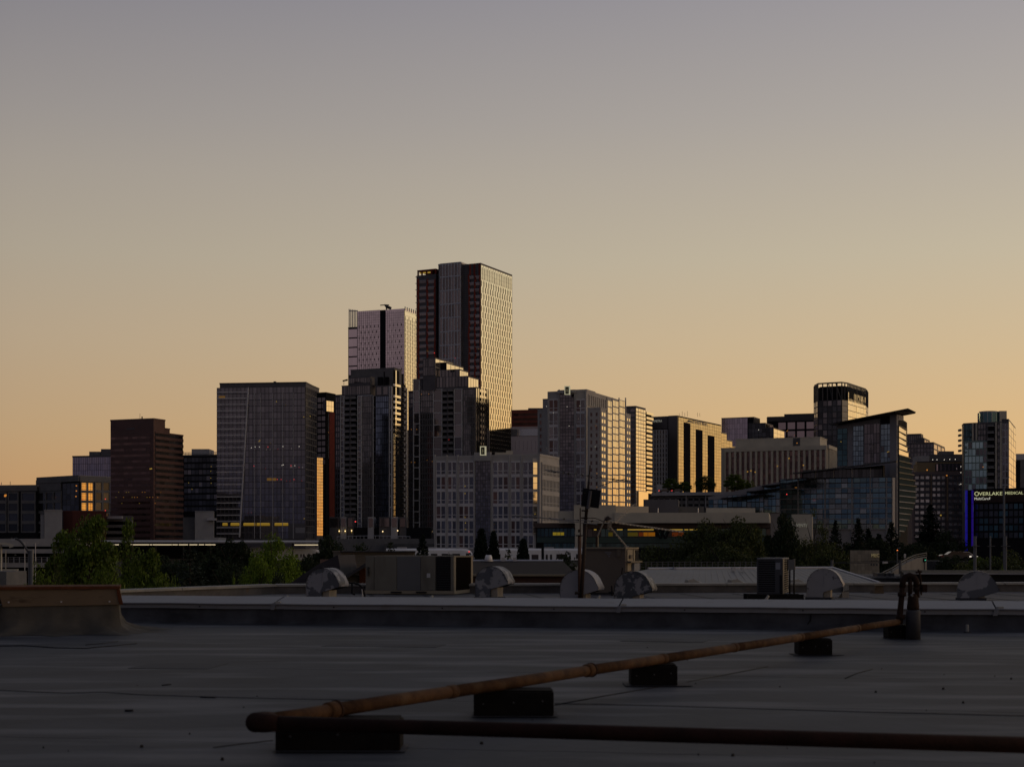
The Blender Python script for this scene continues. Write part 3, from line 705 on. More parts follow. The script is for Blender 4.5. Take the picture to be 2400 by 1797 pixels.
fac(b, f2, 1268, 1308, 1086, 1262, 12, 5, pane=G_BLACK, frame=M_GRID, vw=.85, hw=1.7, pv=.5, ph=.55, vname='pier')
for j in range(5): bump(b, f2, 1268, 1308, 1108 + 35 * j, 1109.6 + 35 * j, .45, M_GRID, 'transom')
MB().box(PX(1160, 566), PX(1190, 566), 566, 574, zt, PZ(1060, 566)).build('penthouse', M_CREAM, b)
MB().box(PX(1186, 568), PX(1202, 568), 568, 574, zt, PZ(1056, 568)).build('penthouse', M_CREAM, b)
bump(b, f1, 1113, 1152, 1060, 1080, .9, M_GRID, 'bay_crown')
dots(b, [(1090, 1139), (1090, 1156), (1091, 1225), (1090, 1212), (1091, 1240), (1254, 1204)], 553.5, E_YEL, size=.5)
def emblem_box(px0, px1, py0, py1, D, lab):
    t = thing('rooftop_sign', lab, 'sign', (PX((px0 + px1) / 2, D), D, PZ(py1, D)))
    x0, x1, z0_, z1_ = PX(px0, D), PX(px1, D), PZ(py1, D), PZ(py0, D); fr = .35
    MB().box(x0, x1, D, D + 1.6, z0_, z1_).build('panel', M_BLACKP, t)
    mb = MB()
    for a in ((x0, x0 + fr, z0_, z1_), (x1 - fr, x1, z0_, z1_), (x0 + fr, x1 - fr, z0_, z0_ + fr), (x0 + fr, x1 - fr, z1_ - fr, z1_)): mb.box(a[0], a[1], D - .3, D - .01, a[2], a[3])
    mb.box(x1 + .01, x1 + .3, D - .3, D + 1.6, z0_, z1_)
    mb.build('frame', mat('gilded sign frame', (.75, .70, .50), .4, emit=(.9, .85, .55), estr=.28), t)
    xc = (x0 + x1) / 2; zc = (z0_ + z1_) / 2; w_ = (x1 - x0) * .12; h_ = (z1_ - z0_) * .33
    MB().hexa([(xc, D - .12, zc - h_), (xc + w_, D - .12, zc), (xc, D - .12, zc + h_), (xc - w_, D - .12, zc)], [(xc, D - .02, zc - h_), (xc + w_, D - .02, zc), (xc, D - .02, zc + h_), (xc - w_, D - .02, zc)]).build('emblem', mat('dull brass', (.35, .33, .2), .5, emit=(.5, .45, .25), estr=.12), t)
emblem_box(1125, 1138, 1045.5, 1067, 557, 'lit framed sign box with diamond emblem on the nearer white grid office')
emblem_box(1323, 1335, 904.5, 925, 677, 'lit framed sign box with diamond emblem on the taller white grid tower')

# ---- tall grid tower
b = building('tall white gridded office tower, gold windows on its right side', 680, 1370, name='office_tower')
A, B, C, E = corners(1284, 1375, 1421, 680, 22)
zt = PZ(918, 680); wall(b, [A, B, C, E], GZ, zt, M_GRID, parapet=.8)
f1 = Face(A, B); f2 = Face(B, C)
gridbays(b, f1, ((1287, 1308.5, 2), (1350, 1372, 2)), 935, 1250, 10, alt=G_BROWN, altp=.15)
fac(b, f1, 1313, 1346, 924, 1250, 5, 40, off=.3, pane=G_PLUM, frame=M_GREYP, vw=.2, hw=.25, pv=.1, ph=.08)
for px in (1285.5, 1311, 1348, 1373.6): bump(b, f1, px - 1.4, px + 1.4, 913 if px > 1300 else 920, 1250, .5, M_GRID, 'pier')
bump(b, f1, 1308, 1350, 914, 921, 1.0, M_GRID, 'bay_crown')
A4, B4, C4, E4 = A, f1.pt(1308), None, None
wall(b, [f1.pt(1310), B, B - f1.n * 12, f1.pt(1310) - f1.n * 12], zt - .01, PZ(914, 680), M_GRID, name='crown', parapet=.4)
fac(b, f2, 1378, 1420, 930, 956, 9, 1, pane=G_BLACK, frame=M_GRID, vw=1.6, hw=.6, pv=.4, ph=.3, vname='pier')
fac(b, f2, 1378, 1420, 960, 1190, 6, 15, pane=G_BLACK, frame=M_GRID, vw=1.6, hw=1.6, pv=.4, ph=.3)
A5, B5, C5, E5 = corners(1377, 1408, 1420, 669, 22); wall(b, [A5, B5, C5, E5], GZ, PZ(957, 669), M_GRID, name='wing', parapet=.5)
fac(b, Face(A5, B5), 1380, 1405, 963, 1190, 2, 14, pane=G_BROWN, frame=M_GRID, vw=1.6, hw=1.5, pv=.3, ph=.25)
fac(b, Face(B5, C5), 1409, 1419.5, 963, 1190, 2, 14, pane=G_GOLD, frame=M_GRID, vw=1.1, hw=1.5, pv=.3, ph=.25, tilt=.6)
q = corners(1400, 1422, 1467, C.y, 22); wall(b, list(q), GZ, PZ(931, C.y), M_GRID, name='wing', parapet=.6)
f3 = Face(q[1], q[2])
for a, c, n in ((1423, 1434, 3), (1435.5, 1449, 4), (1451, 1464, 4)):
    fac(b, f3, a, c, 938, 1192, n, 16, pane=G_GOLD, frame=M_GRID, vw=.35, hw=.6, pv=.15, ph=.15, tilt=.4)
for px in (1422.7, 1434.7, 1450.2, 1465.5): bump(b, f3, px - .8, px + .8, 932, 1192, .3, M_GRID, 'pier')
q2 = corners(1450, 1467, 1478, q[2].y + 1, 22); wall(b, list(q2), GZ, PZ(970, q2[1].y), M_GRID, name='wing', parapet=.5)
fac(b, Face(q2[1], q2[2]), 1468, 1477.5, 976, 1190, 2, 14, pane=G_GOLD, frame=M_GRID, vw=1.4, hw=1.9, pv=.3, ph=.25, tilt=.6)
q3 = corners(1272, 1290, None, 692, 22, depth=30); wall(b, list(q3), GZ, PZ(936, 692), M_GRID, name='wing', parapet=.4)
q4 = corners(1260, 1285, None, 700, 22, depth=30); wall(b, list(q4), GZ, PZ(961, 700), M_GRID, name='wing', parapet=.4)
fac(b, Face(q4[0], q4[1]), 1262, 1284, 966, 1190, 2, 14, pane=G_BROWN, frame=M_GRID, vw=1.4, hw=1.5, pv=.3, ph=.25)
dots(b, [(1329, 953), (1334, 998), (1359, 951), (1395, 1047), (1281, 952), (1297, 967), (1281, 1050)], 668, E_WHITE, size=.3)
dots(b, [(1396, 998), (1399, 1109), (1399, 1141)], 666, E_ORG, size=.5)

# ---- unseen block, added so that its dark mirror image fills the foot of the tallest tower
b = building('unseen dark block added behind the tall grid tower to be mirrored in the tallest tower', 1030, 1380)
pl = [Vector((28, 1022)), Vector((74, 1022)), Vector((74, 1085)), Vector((28, 1085))]
wall(b, pl, GZ, 86, M_BLACKP)
facade(b, Face(pl[3], pl[0]).at(.1), Face(pl[3], pl[0]).at(62.8), GZ, 86, 16, 24, pane=G_BLACK, frame=M_BLACKP, vw=.8, hw=1.2, pv=.3, ph=.3, force=False)
# ---- buildings between tallest and grid tower
b = building('brick red topped block between the tallest tower and the tall grid tower', 900, 1240, name='apartment_building')
q = corners(1198, 1290, None, 900, 12, depth=30); wall(b, list(q), GZ, PZ(961, 900), M_BRICK, parapet=.5)
rib(b, Face(q[0], q[1]), 1203, 1272, 966, 1010, 4, G_BROWN, M_BRICK, .4, .45)
MB().box(PX(1238, 905), PX(1275, 905), 905, 920, PZ(962, 900), PZ(956, 905)).build('penthouse', M_GREYP, b)
b = building('pale pink office with a grey band behind the nearer white grid office', 850, 1230)
q = corners(1198, 1290, None, 850, 12, depth=30); wall(b, list(q), GZ, PZ(1002, 850), mat('pale pink stone', (.50, .44, .46), .8), parapet=.8)
ff = Face(q[0], q[1]); bump(b, ff, 1198, 1282, 1005, 1021, .3, glass('slate glass', (.38, .4, .45), .9, .1, .05), 'band')
fac(b, ff, 1203, 1270, 1028, 1120, 7, 3, pane=G_PURP, frame=MATS['pale pink stone'], vw=2.2, hw=2.2, pv=.4, ph=.3)

# ---- narrow balcony tower
b = building('narrow apartment tower with gold side and small balconies, beside the grid tower', 800, 1500, name='apartment_tower')
q = corners(1460, 1490, 1513, 800, 25); wall(b, list(q), GZ, PZ(953, 800), M_CONC_D, parapet=.5)
fac(b, Face(q[0], q[1]), 1462, 1489.5, 956, 1180, 2, 20, pane=G_PLUM, frame=M_CONC_D, vw=.8, hw=1.0, pv=.2, ph=.25)
f2 = Face(q[1], q[2]); facade(b, f2.at(.1), f2.at(f2.L - .1), PZ(1185, 800), PZ(955, 800), 4, 26, pane=G_GOLD, frame=M_CREAM, vw=.35, hw=.45, pv=.2, ph=.15, tilt=.4)
q2 = corners(1500, 1512, 1527, q[2].y + 2, 25); wall(b, list(q2), GZ, PZ(968, q2[1].y), M_BLACKP, name='wing', parapet=.3)
fb = Face(q2[1], q2[2])
for j in range(19):
    yy = 967 + 10.2 * j + (1 if j % 2 else 0)
    bump(b, fb, 1512, 1525 + (3 if j < 2 else 0), yy, yy + 5.5, .9, G_GOLD, 'balcony')
bump(b, f2, 1491, 1513, 1152, 1190, 1.5, G_GOLD, 'base_wall')

# ---- terraced mirrored office with name signs
b = building('terraced gold mirrored office with three dark slots and company name on top', 850, 1620, name='glass_office')
th = 28; A, B, C, E = corners(1517, 1590, 1690, 850, th)
zt = PZ(976, 850); wall(b, [A, B, C, E], GZ, zt, M_BLACKP, parapet=.5)
f1 = Face(A, B); f2 = Face(B, C)
steps = [(1590, 1690, 976), (1690, 1703, 994), (1703, 1716, 1010), (1716, 1728, 1023)]
for i, (a, c, yt) in enumerate(steps):
    p, q_ = f2.pt(a) if i else B, f2.pt(c)
    if i: wall(b, [p + f2.u * .02, q_, q_ - f2.n * 25, p + f2.u * .02 - f2.n * 25], GZ, PZ(yt, 850), M_BLACKP, name='terrace_block', parapet=.4, pm=M_CREAM)
    n = max(2, round((c - a) / 5.5)); z1_ = PZ(yt, 850) - .2; z0_ = PZ(1160, 850)
    facade(b, p, q_, z0_, z1_, n, round((z1_ - z0_) / 1.9), pane=glass('gold tinted glass', (.56, .50, .35), 1., .06, .12), frame=M_METD, vw=.10, hw=.13, pv=.10, ph=.09, tilt=.15, base=.01, force=False)
for (a, c, yt) in ((1603, 1617, 991), (1631, 1645.5, 1007), (1659, 1673.5, 1021)):
    bump(b, f2, a, c, yt, 1160, .3, mat('matt black glazing', (.014, .014, .018), .95, spec=0.), 'dark_bay')
bump(b, f1, 1568, 1589.5, 974, 1160, 1.0, G_BLACK, 'dark_bay')
fac(b, f1, 1519, 1565, 1007, 1160, 7, 14, pane=G_DARK, frame=M_CONC, vw=1.0, hw=.6, pv=.25, ph=.15)
bump(b, f1, 1519, 1565, 976, 1005, .3, G_BLACK, 'sign_band')
M_SIGN = mat('pale sign letters', (.7, .7, .6), .5, emit=(.8, .8, .65), estr=.18)
M_SIGN2 = mat('grey blue sign letters', (.38, .38, .40), .5)
p = f1.pt(1529.5) + f1.n * .45; text(b, 'SYMETRA', 2.0, (p.x, p.y, PZ(991.5, 862)), math.atan2(f1.u.y, f1.u.x), M_SIGN, fit=(f1.pt(1552) - f1.pt(1529.5)).length)
bump(b, f1, 1522.5, 1528.5, 985, 991.5, .1, mat('blue logo', (.06, .12, .22), .5), 'logo', start=.4)
p = f2.pt(1622) + f2.n * .45; text(b, 'SYMETRA', 2.5, (p.x, p.y, PZ(990.5, 868)), math.atan2(f2.u.y, f2.u.x), M_SIGN2, sp=1.3, fit=(f2.pt(1656) - f2.pt(1622)).length)
a_ = [f2.pt(1606) + f2.n * .5, f2.pt(1614) + f2.n * .5, f2.pt(1623) + f2.n * .5]
MB().quad((*a_[0], PZ(991, 855)), (*a_[1], PZ(985.5, 858)), (*a_[2], PZ(987.5, 862)), (*a_[1], PZ(983.5, 858))).quad((*f2.pt(1608.5), PZ(984, 855)), (*f2.pt(1616), PZ(984.5, 858)), (*a_[2], PZ(986.5, 862)), (*a_[1], PZ(982, 858))).build('logo', MATS['blue logo'], b)
mb = MB()
for px, h in ((1592, 8), (1599, 12), (1605, 9), (1611, 13), (1635, 9), (1640, 8)): mb.tube([P3(px, 976, 870), P3(px, 976 - h, 870)], .09, 5)
mb.build('antenna', M_METD, b)

# ---- violet grey block with gold side, behind
b = building('violet grey block with stepped gold side behind the white ribbed office', 1000, 1760)
for (pa, pb, pc, yt, D) in ((1691, 1767, 1781, 978, 1180), (1754, 1794, 1812, 992, 1160), (1768, 1813, 1838, 1003, 1140)):
    q = corners(pa, pb, pc, D, 24); wall(b, list(q), GZ, PZ(yt, D), M_GREYP, parapet=.5)
    g = Face(q[1], q[2]); facade(b, g.at(.1), g.at(g.L - .1), PZ(1080, D), PZ(yt + 1, D), 3, 8, pane=G_GOLD, frame=M_CREAM, vw=.3, hw=.2, pv=.15, ph=.12)
    g = Face(q[0], q[1])
    if D == 1180: fac(b, g, 1692, 1752, 980, 1080, 10, 8, pane=G_PURP, frame=M_GREYP, vw=.14, hw=.14, pv=.1, ph=.08); bump(b, g, 1753, 1766.5, 979, 1080, .5, M_BLACKP, 'dark_bay')
    else: fac(b, g, pa + 1, pb - .5, yt + 1, 1080, 5, 8, pane=G_BLACK, frame=M_BLACKP, vw=.2, hw=.2, pv=.1, ph=.08)
dots(b, [(1778, 1007)], 1120, E_WHITE, size=.5)

# ---- white ribbed office
b = building('cream office with tall vertical ribs and bronze windows', 700, 1830)
A, B, C, E = corners(1690, 1938, 1963, 700, 22)
zt = PZ(1046, 700); wall(b, [A, B, C, E], GZ, zt, M_CREAM, parapet=.6)
f1 = Face(A, B); f2 = Face(B, C)
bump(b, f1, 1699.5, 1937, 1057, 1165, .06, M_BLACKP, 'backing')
fac(b, f1, 1699.5, 1937, 1057, 1165, 19, 8, off=.07, pane=G_BROWN, frame=M_CREAM, vw=1.05, hw=.5, pv=1.1, ph=.06, vname='rib', hname='spandrel', hmat=M_BROWN, tilt=.4)
fac(b, f2, 1940, 1962, 1055, 1165, 8, 8, pane=G_BROWN, frame=M_CREAM, vw=1.3, hw=.5, pv=.9, ph=.05, vname='rib', hname='spandrel', hmat=M_BROWN, tilt=.5)
bump(b, f1, 1699, 1937.4, 1046.5, 1056.5, 1.05, M_CREAM, 'fascia'); bump(b, f2, 1938.6, 1962.7, 1046.8, 1054.5, .9, M_CREAM, 'fascia')
q = corners(1724, 1922, 1938, 706, 22); wall(b, list(q), zt - .1, PZ(1025, 706), M_CREAM, name='penthouse', parapet=.4)
bump(b, Face(q[0], q[1]), 1859, 1875, 1026, 1046, .2, M_ROOFD, 'recess'); dots(b, [(1868, 1038)], 704, E_ORG, size=.6)
dots(b, [(1752, 1105), (1760, 1103), (1770, 1106), (1822, 1092), (1849, 1074), (1883, 1090)], 695, mat('faint amber light', (.02, .02, .02), .5, emit=(1, .5, .08), estr=.35), size=.8)

# ---- dark flat office with violet cells
b = building('dark flat topped office with large violet window cells behind the ribbed office', 1230, 1850)
A, B, C, E = corners(1797, 1925, None, 1230, 18, depth=36); wall(b, [A, B, C, E], GZ, PZ(977, 1230), M_BLACKP)
fac(b, Face(A, B), 1822, 1910, 987, 1090, 4, 5, pane=glass('rosy glass', (.42, .34, .36), .95, .06, .15), frame=M_BLACKP, vw=1.6, hw=1.6, pv=.4, ph=.4, vname='pier')
bump(b, Face(A, B), 1798, 1921, 975, 986, .5, M_METD, 'cornice')
q = corners(1838, 1925, None, 1242, 18, depth=20); wall(b, list(q), PZ(977, 1230), PZ(969, 1242), M_METD, name='penthouse', parapet=.4)
dots(b, [(1846, 1009), (1844, 1010)], 1215, E_ORG, size=.6)

# ---- octagonal crown tower
b = building('dark faceted tower with an open framed crown, gold lit right flank', 1020, 1970, name='office_tower')
pl = [P2(1908, 1037), P2(1917, 1024), P2(1973, 1016), P2(1987, 1021), P2(2029, 1058), P2(2034, 1074), P2(2010, 1090), P2(1925, 1077)]
z1_ = PZ(938, 1020); wall(b, pl, GZ, z1_, M_BLACKP, parapet=0)
g1, g2, g3 = Face(pl[0], pl[1]), Face(pl[1], pl[2]), Face(pl[3], pl[4])
for g, n in ((g1, 2), (g2, 5)): facade(b, g.at(.1), g.at(g.L - .1), PZ(1090, 1020), z1_, n, 11, pane=G_BLACK, frame=M_METD, vw=.6, hw=.7, pv=.3, ph=.25, vname='pier', alt=G_DARK, altp=.3)
g = Face(pl[2], pl[3]); facade(b, g.at(.1), g.at(g.L - .1), PZ(1090, 1020), z1_, 1, 11, pane=M_CREAM, frame=M_METD, vw=.3, hw=.4, pv=.2, ph=.18)
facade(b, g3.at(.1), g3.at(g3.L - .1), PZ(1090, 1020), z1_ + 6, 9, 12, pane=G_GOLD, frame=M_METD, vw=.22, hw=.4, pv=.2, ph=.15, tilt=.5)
g = Face(pl[4], pl[5]); facade(b, g.at(.1), g.at(g.L - .1), PZ(1090, 1020), z1_, 2, 11, pane=G_DARK, frame=M_CREAM, vw=.3, hw=.4, pv=.2, ph=.18)
cen = sum(pl, Vector((0, 0))) / 8; mb = MB()
def inn(p, k): return cen + (p - cen) * k
mb.prism([tuple(inn(p, .90)) for p in pl], z1_ - .5, PZ(904, 1020)); mb.build('plant_room', M_BLACKP, b)
ztp = PZ(899, 1020)
for i in range(8):
    a, c = pl[i], pl[(i + 1) % 8]; n = max(1, int((c - a).length / 3.2))
    for j in range(n):
        p = a + (c - a) * (j / n); MB().box(p.x - .35, p.x + .35, p.y - .35, p.y + .35, z1_, ztp).build('crown_post', M_METD, b)
    m2 = MB(); aa, cc = inn(a, .97), inn(c, .97); m2.hexa([(*a, ztp), (*c, ztp), (*cc, ztp), (*aa, ztp)], [(*a, ztp + .9), (*c, ztp + .9), (*cc, ztp + .9), (*aa, ztp + .9)]); m2.build('crown_beam', M_METD, b)
for i, (a, c) in enumerate(((pl[1], pl[2]), (pl[3], pl[4]))):
    for k in range(2):
        m2 = MB().tube([(*(a + (c - a) * (.45 + .3 * k)), ztp), (*(a + (c - a) * (.62 + .35 * k)), z1_)], .3, 6); m2.build('brace', M_METD, b)
bump(b, g3, 1990, 2001, 917, 935, .2, M_BLACKP, 'black_opening_panel', start=.1)

# ---- glass hall with slanted roofs
b = building('teal glass civic building with upswept slanting roofs', 480, 1950, name='civic_building')
M_STONE = mat('grey stone pier', (.27, .265, .28), .8, noise=(.23, .225, .24), nscale=.3)
def loft(pts, m, name, kind=None): return MB().hexa(*pts).build(name, m, b)
def v3(px, py, D): return tuple(P3(px, py, D))
loft(([v3(1962, 1366, 490), v3(2106, 1366, 476), v3(2118, 1366, 500), v3(1978, 1366, 512)], [v3(1962, 997, 490), v3(2106, 972, 476), v3(2118, 975, 500), v3(1978, 997, 512)]), M_STONE, 'wall')
fu = Face(P2(1962, 490), P2(2106, 476))
def strip(a, c, y0, y1, n, r_, m, fm=M_METD, **k): fac(b, fu, a, c, y0, y1, n, r_, off=.02, pane=m, frame=fm, vw=.12, hw=.18, pv=.12, ph=.1, **k)
strip(1963, 1986, 1004, 1092, 2, 7, G_TEALD); strip(2000, 2024, 998, 1092, 4, 8, glass('pale teal glass', (.24, .30, .34), .9, .08, .3)); strip(2026, 2062, 993, 1085, 5, 4, G_PLUM); strip(2065, 2088, 978, 1085, 3, 8, MATS['pale teal glass'], alt=G_DARK, altp=.2)
strip(2037, 2049, 1028, 1084, 2, 4, G_DARK)
bump(b, fu, 2089.5, 2105.5, 972, 1262, 1.2, M_STONE, 'pier')
bump(b, fu, 2065, 2088, 977, 994, .5, M_BLACKP, 'vent_band')
# right flank leaning outward
loft(([v3(2107, 1366, 476.1), v3(2126, 1366, 494), v3(2128, 1366, 515), v3(2118.5, 1366, 500.2)], [v3(2107, 985, 476.1), v3(2124, 990, 494), v3(2126, 990, 515), v3(2118.5, 985, 500.2)]), M_BLACKP, 'wall')
for j in range(19):
    y0_ = 1000 + 13.6 * j; wb = 2124 + min(22, max(0, (y0_ - 1030) * .21)) - (max(0, y0_ - 1165) * .33)
    za, zb = PZ(y0_ + 11.5, 478), PZ(y0_, 478)
    mb = MB(); 
    p0, p1, p2, p3 = P2(2107.5, 475.5), P2(wb, 492), P2(wb, 494), P2(2108, 478)
    mb.hexa([(*p0, za), (*p1, za), (*p2, za), (*p3, za)], [(*p0, zb), (*p1, zb), (*p2, zb), (*p3, zb)])
    mb.build('window', G_GOLD if j < 5 else mat('matt dark teal pane', (.035, .05, .055), .85, spec=.02), b)  # reflection edge put into the materials: mirror panes above, matt dark ones below
    MB().hexa([(*(p0 + Vector((0, -.3))), zb), (*(p1 + Vector((.3, -.3))), zb), (*p2, zb), (*p3, zb)], [(*(p0 + Vector((0, -.3))), zb + .28), (*(p1 + Vector((.3, -.3))), zb + .28), (*p2, zb + .28), (*p3, zb + .28)]).build('floor_band', M_CONC if j > 10 else M_METD, b)
# main roof wedge
loft(([v3(1943, 996, 487), v3(2098, 967, 474), v3(2145, 969, 494), v3(1985, 1000, 520)], [v3(1943, 993, 487), v3(2128, 956.5, 466), v3(2147, 965.5, 494), v3(1985, 994, 520)]), M_METD, 'roof')
# lower wing
fl = Face(P2(1826, 472), P2(2092, 458))
loft(([v3(1828, 1366, 472), v3(2092, 1366, 458), v3(2098, 1366, 474), v3(1834, 1366, 488)], [v3(1828, 1122, 472), v3(2092, 1119, 458), v3(2098, 1119, 474), v3(1834, 1122, 488)]), M_STONE, 'wing')
fac(b, fl, 1829, 2090, 1120, 1240, 18, 10, off=.05, pane=G_TEAL, frame=M_METD, vw=.12, hw=.32, pv=.12, ph=.1, alt=glass('milky teal glass', (.26, .29, .32), .8, .2, .3), altp=.25, tilt=.4)
for px in (1871, 1934, 1997, 2040, 2078): bump(b, fl, px - 1.5, px + 1.5, 1120, 1262, .25, M_STONE, 'pier', start=.1)
for j in range(5): bump(b, fl, 1829, 2090, 1143 + 24 * j, 1145 + 24 * j, .3, M_STONE, 'spandrel', start=.06)
loft(([v3(1880, 1121, 466), v3(2070, 1119, 460), v3(2074, 1119, 470), v3(1884, 1121, 478)], [v3(1880, 1107, 466), v3(2070, 1090, 460), v3(2074, 1090, 470), v3(1884, 1107, 478)]), M_BLACKP, 'clerestory')
fcl = Face(P2(1880, 465.8), P2(2070, 459.8)); fac(b, fcl, 1882, 2068, 1100, 1119, 20, 1, pane=G_BLACK, frame=M_METD, vw=.12, hw=.1, pv=.15, ph=.1)
for px in (1912, 1954, 1997, 2040): bump(b, fcl, px - .8, px + .8, 1097, 1119, .4, M_CONC, 'column')
loft(([v3(1858, 1110, 463), v3(2100, 1082, 455), v3(2104, 1083, 472), v3(1862, 1111, 482)], [v3(1858, 1107.5, 463), v3(2101, 1079, 455), v3(2104, 1080, 472), v3(1862, 1108, 482)]), M_METD, 'roof')
for (x0, x1, y0_, y1_) in ((1826, 1892, 1126, 1118), (1786, 1876, 1138, 1129), (1750, 1834, 1152, 1142), (1690, 1790, 1167, 1157)):
    loft(([v3(x0, y0_ + 2.3, 452), v3(x1, y1_ + 2.3, 450), v3(x1, y1_ + 2.3, 464), v3(x0, y0_ + 2.3, 466)], [v3(x0, y0_, 452), v3(x1, y1_, 450), v3(x1, y1_, 464), v3(x0, y0_, 466)]), M_BLACKP, 'roof')
loft(([v3(1660, 1366, 465), v3(1829, 1366, 456), v3(1829, 1366, 470), v3(1662, 1366, 479)], [v3(1660, 1164, 465), v3(1829, 1128, 456), v3(1829, 1128, 470), v3(1662, 1164, 479)]), M_STONE, 'wing')
fl2 = Face(P2(1660, 464.9), P2(1829, 455.9)); 
for (a, c, yt) in ((1661, 1705, 1170), (1706, 1750, 1160), (1751, 1790, 1150), (1791, 1828, 1136)):
    fac(b, fl2, a, c, yt, 1202, 4, 3 if yt > 1151 else 4, off=.05, pane=G_TEAL, frame=M_METD, vw=.14, hw=.25, pv=.12, ph=.1, alt=MATS['milky teal glass'], altp=.25, tilt=.4)
dots(b, [(1844, 1158)], 450, E_RED, size=.4); dots(b, [(1867, 1142), (1864, 1142)], 450, E_ORG, size=.25); dots(b, [(2083, 1058), (2080, 1059), (1971, 1035)], 462, E_YEL, size=.35)

# ---- right hand blocks
b = building('stepped dark block right of the upswept roof', 800, 2165)
for (pa, pb, pc, yt, D) in ((2120, 2158, 2163, 1018, 800), (2150, 2166, 2179, 1028, 795), (2126, 2188, 2214, 1038, 788)):
    q = corners(pa, pb, pc, D, 24); wall(b, list(q), GZ, PZ(yt, D), M_GREYP, parapet=.5)
    g = Face(q[1], q[2])
    facade(b, g.at(.1), g.at(g.L - .1), PZ(1090, D), PZ(yt + 1, D), 3, 4, pane=G_PURP, frame=M_CREAM, vw=.5, hw=.6, pv=.25, ph=.2)
    g = Face(q[0], q[1]); fac(b, g, pa + 1, pb - .5, yt + 2, 1110, 8, 7, pane=G_DARK, frame=M_GREYP, vw=.5, hw=.6, pv=.15, ph=.12)
b = building('pinkish banded apartment block with small roof lights left of the rounded tower', 700, 2200, name='apartment_building')
q = corners(2138, 2262, None, 700, 10, depth=26); wall(b, list(q), GZ, PZ(1107, 700), mat('dusty pink stucco', (.24, .19, .18), .85), parapet=.5)
g = Face(q[0], q[1])
for (a, c, n) in ((2143, 2180, 3), (2184, 2216, 3), (2222, 2256, 3)):
    fac(b, g, a, c, 1112, 1262, n, 11, pane=glass('pale curtain glass', (.5, .52, .58), .8, .2, .6), frame=MATS['dusty pink stucco'], vw=.7, hw=1.3, pv=.9, ph=1.1, hmat=M_GREYP)
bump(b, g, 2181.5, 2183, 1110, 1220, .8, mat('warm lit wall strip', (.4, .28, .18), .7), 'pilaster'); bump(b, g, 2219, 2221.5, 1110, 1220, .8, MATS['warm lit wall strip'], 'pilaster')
q = corners(2150, 2258, None, 706, 10, depth=20); wall(b, list(q), PZ(1108, 700), PZ(1082, 706), mat('ochre stone', (.30, .22, .12), .8), name='upper_floor', parapet=.4, pm=M_METD)
fac(b, Face(q[0], q[1]), 2192, 2256, 1086, 1104, 7, 1, pane=G_PURP, frame=M_METD, vw=1.2, hw=.5, pv=.2, ph=.15)
q = corners(2180, 2256, None, 716, 10, depth=16); wall(b, list(q), PZ(1085, 706), PZ(1066, 716), M_CONC_D, name='upper_floor', parapet=.4)
MB().box(PX(2152, 714), PX(2178, 714), 714, 724, PZ(1085, 706), PZ(1068, 714)).build('roof_unit', M_CONC, b)
MB().box(PX(2206, 724), PX(2236, 724), 724, 730, PZ(1068, 716), PZ(1057, 724)).build('roof_unit', M_CONC_D, b)
dots(b, [(2186, 1077), (2196, 1077), (2213, 1077), (2226, 1076), (2239, 1076), (2252, 1093), (2252, 1107), (2252, 1134)], 698, E_WHITE, size=.42)
dots(b, [(2173, 1101), (2219, 1114)], 698, E_ORG, size=.8); dots(b, [(2205, 1207)], 698, E_YEL, size=.9)

b = building('rounded apartment tower with glass drum on top and gold right edge', 650, 2315, name='apartment_tower')
A, B, C, E = corners(2253, 2364, 2380, 650, 22); A = A + Vector((0, 2))
p1, p2 = Face(A, B).pt(2257), Face(A, B).pt(2278)
plan = [A + (C - B) * .2, p1 + Vector((.5, .8)), p2, B, C, E]
zt = PZ(990, 650); wall(b, plan, GZ, zt, M_GREYP, parapet=.5)
f1 = Face(p2, B); f2 = Face(B, C)
gc = Face(p1 + Vector((.5, .8)), p2); facade(b, gc.at(.1), gc.at(gc.L - .05), PZ(1200, 650), zt, 4, 14, pane=G_TEALD, frame=M_METD, vw=.15, hw=.35, pv=.12, ph=.1)
for px in (2278.5, 2287): bump(b, f1, px, px + 3.5, 991, 1035, .5, M_CREAM, 'pilaster')
fac(b, f1, 2292, 2311, 992, 1034, 3, 3, pane=G_DARK, frame=M_CONC_D, vw=.4, hw=.9, pv=.2, ph=.2)
bump(b, f1, 2260, 2314, 1033, 1200, .7, mat('seafoam panel', (.17, .24, .23), .5), 'panel_bay')
fpb = Face(Face(p2, B).pt(2260) + f1.n * .72, Face(p2, B).pt(2314) + f1.n * .72)
fac(b, fpb, 2261, 2313, 1035, 1200, 6, 10, pane=glass('seafoam glass', (.45, .60, .60), .8, .1, .2), frame=MATS['seafoam panel'], vw=.3, hw=.5, pv=.1, ph=.08, alt=G_DARK, altp=.3)
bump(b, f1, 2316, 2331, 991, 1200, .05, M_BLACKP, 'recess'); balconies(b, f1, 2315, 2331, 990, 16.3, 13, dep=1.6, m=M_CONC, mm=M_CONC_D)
for px in (2333, 2344): bump(b, f1, px, px + 4, 990, 1200, .6, M_CREAM, 'pilaster')
fac(b, f1, 2338, 2343.5, 992, 1200, 1, 13, pane=G_DARK, frame=M_CONC_D, vw=.3, hw=1.4, pv=.15, ph=.15)
fac(b, f1, 2349, 2363, 992, 1200, 2, 13, pane=G_DARK, frame=M_METL, vw=.3, hw=.35, pv=.2, ph=.15)
facade(b, f2.at(.1), f2.at(f2.L - .1), PZ(1200, 650), PZ(985, 650), 3, 13, pane=G_GOLD, frame=M_METL, vw=.3, hw=.3, pv=.2, ph=.15)
wall(b, [B + f2.u * .3, C, C - f1.u * 3, B + f2.u * .3 - f1.u * 3], zt, PZ(983, 650), M_GREYP, name='crown', parapet=.3)
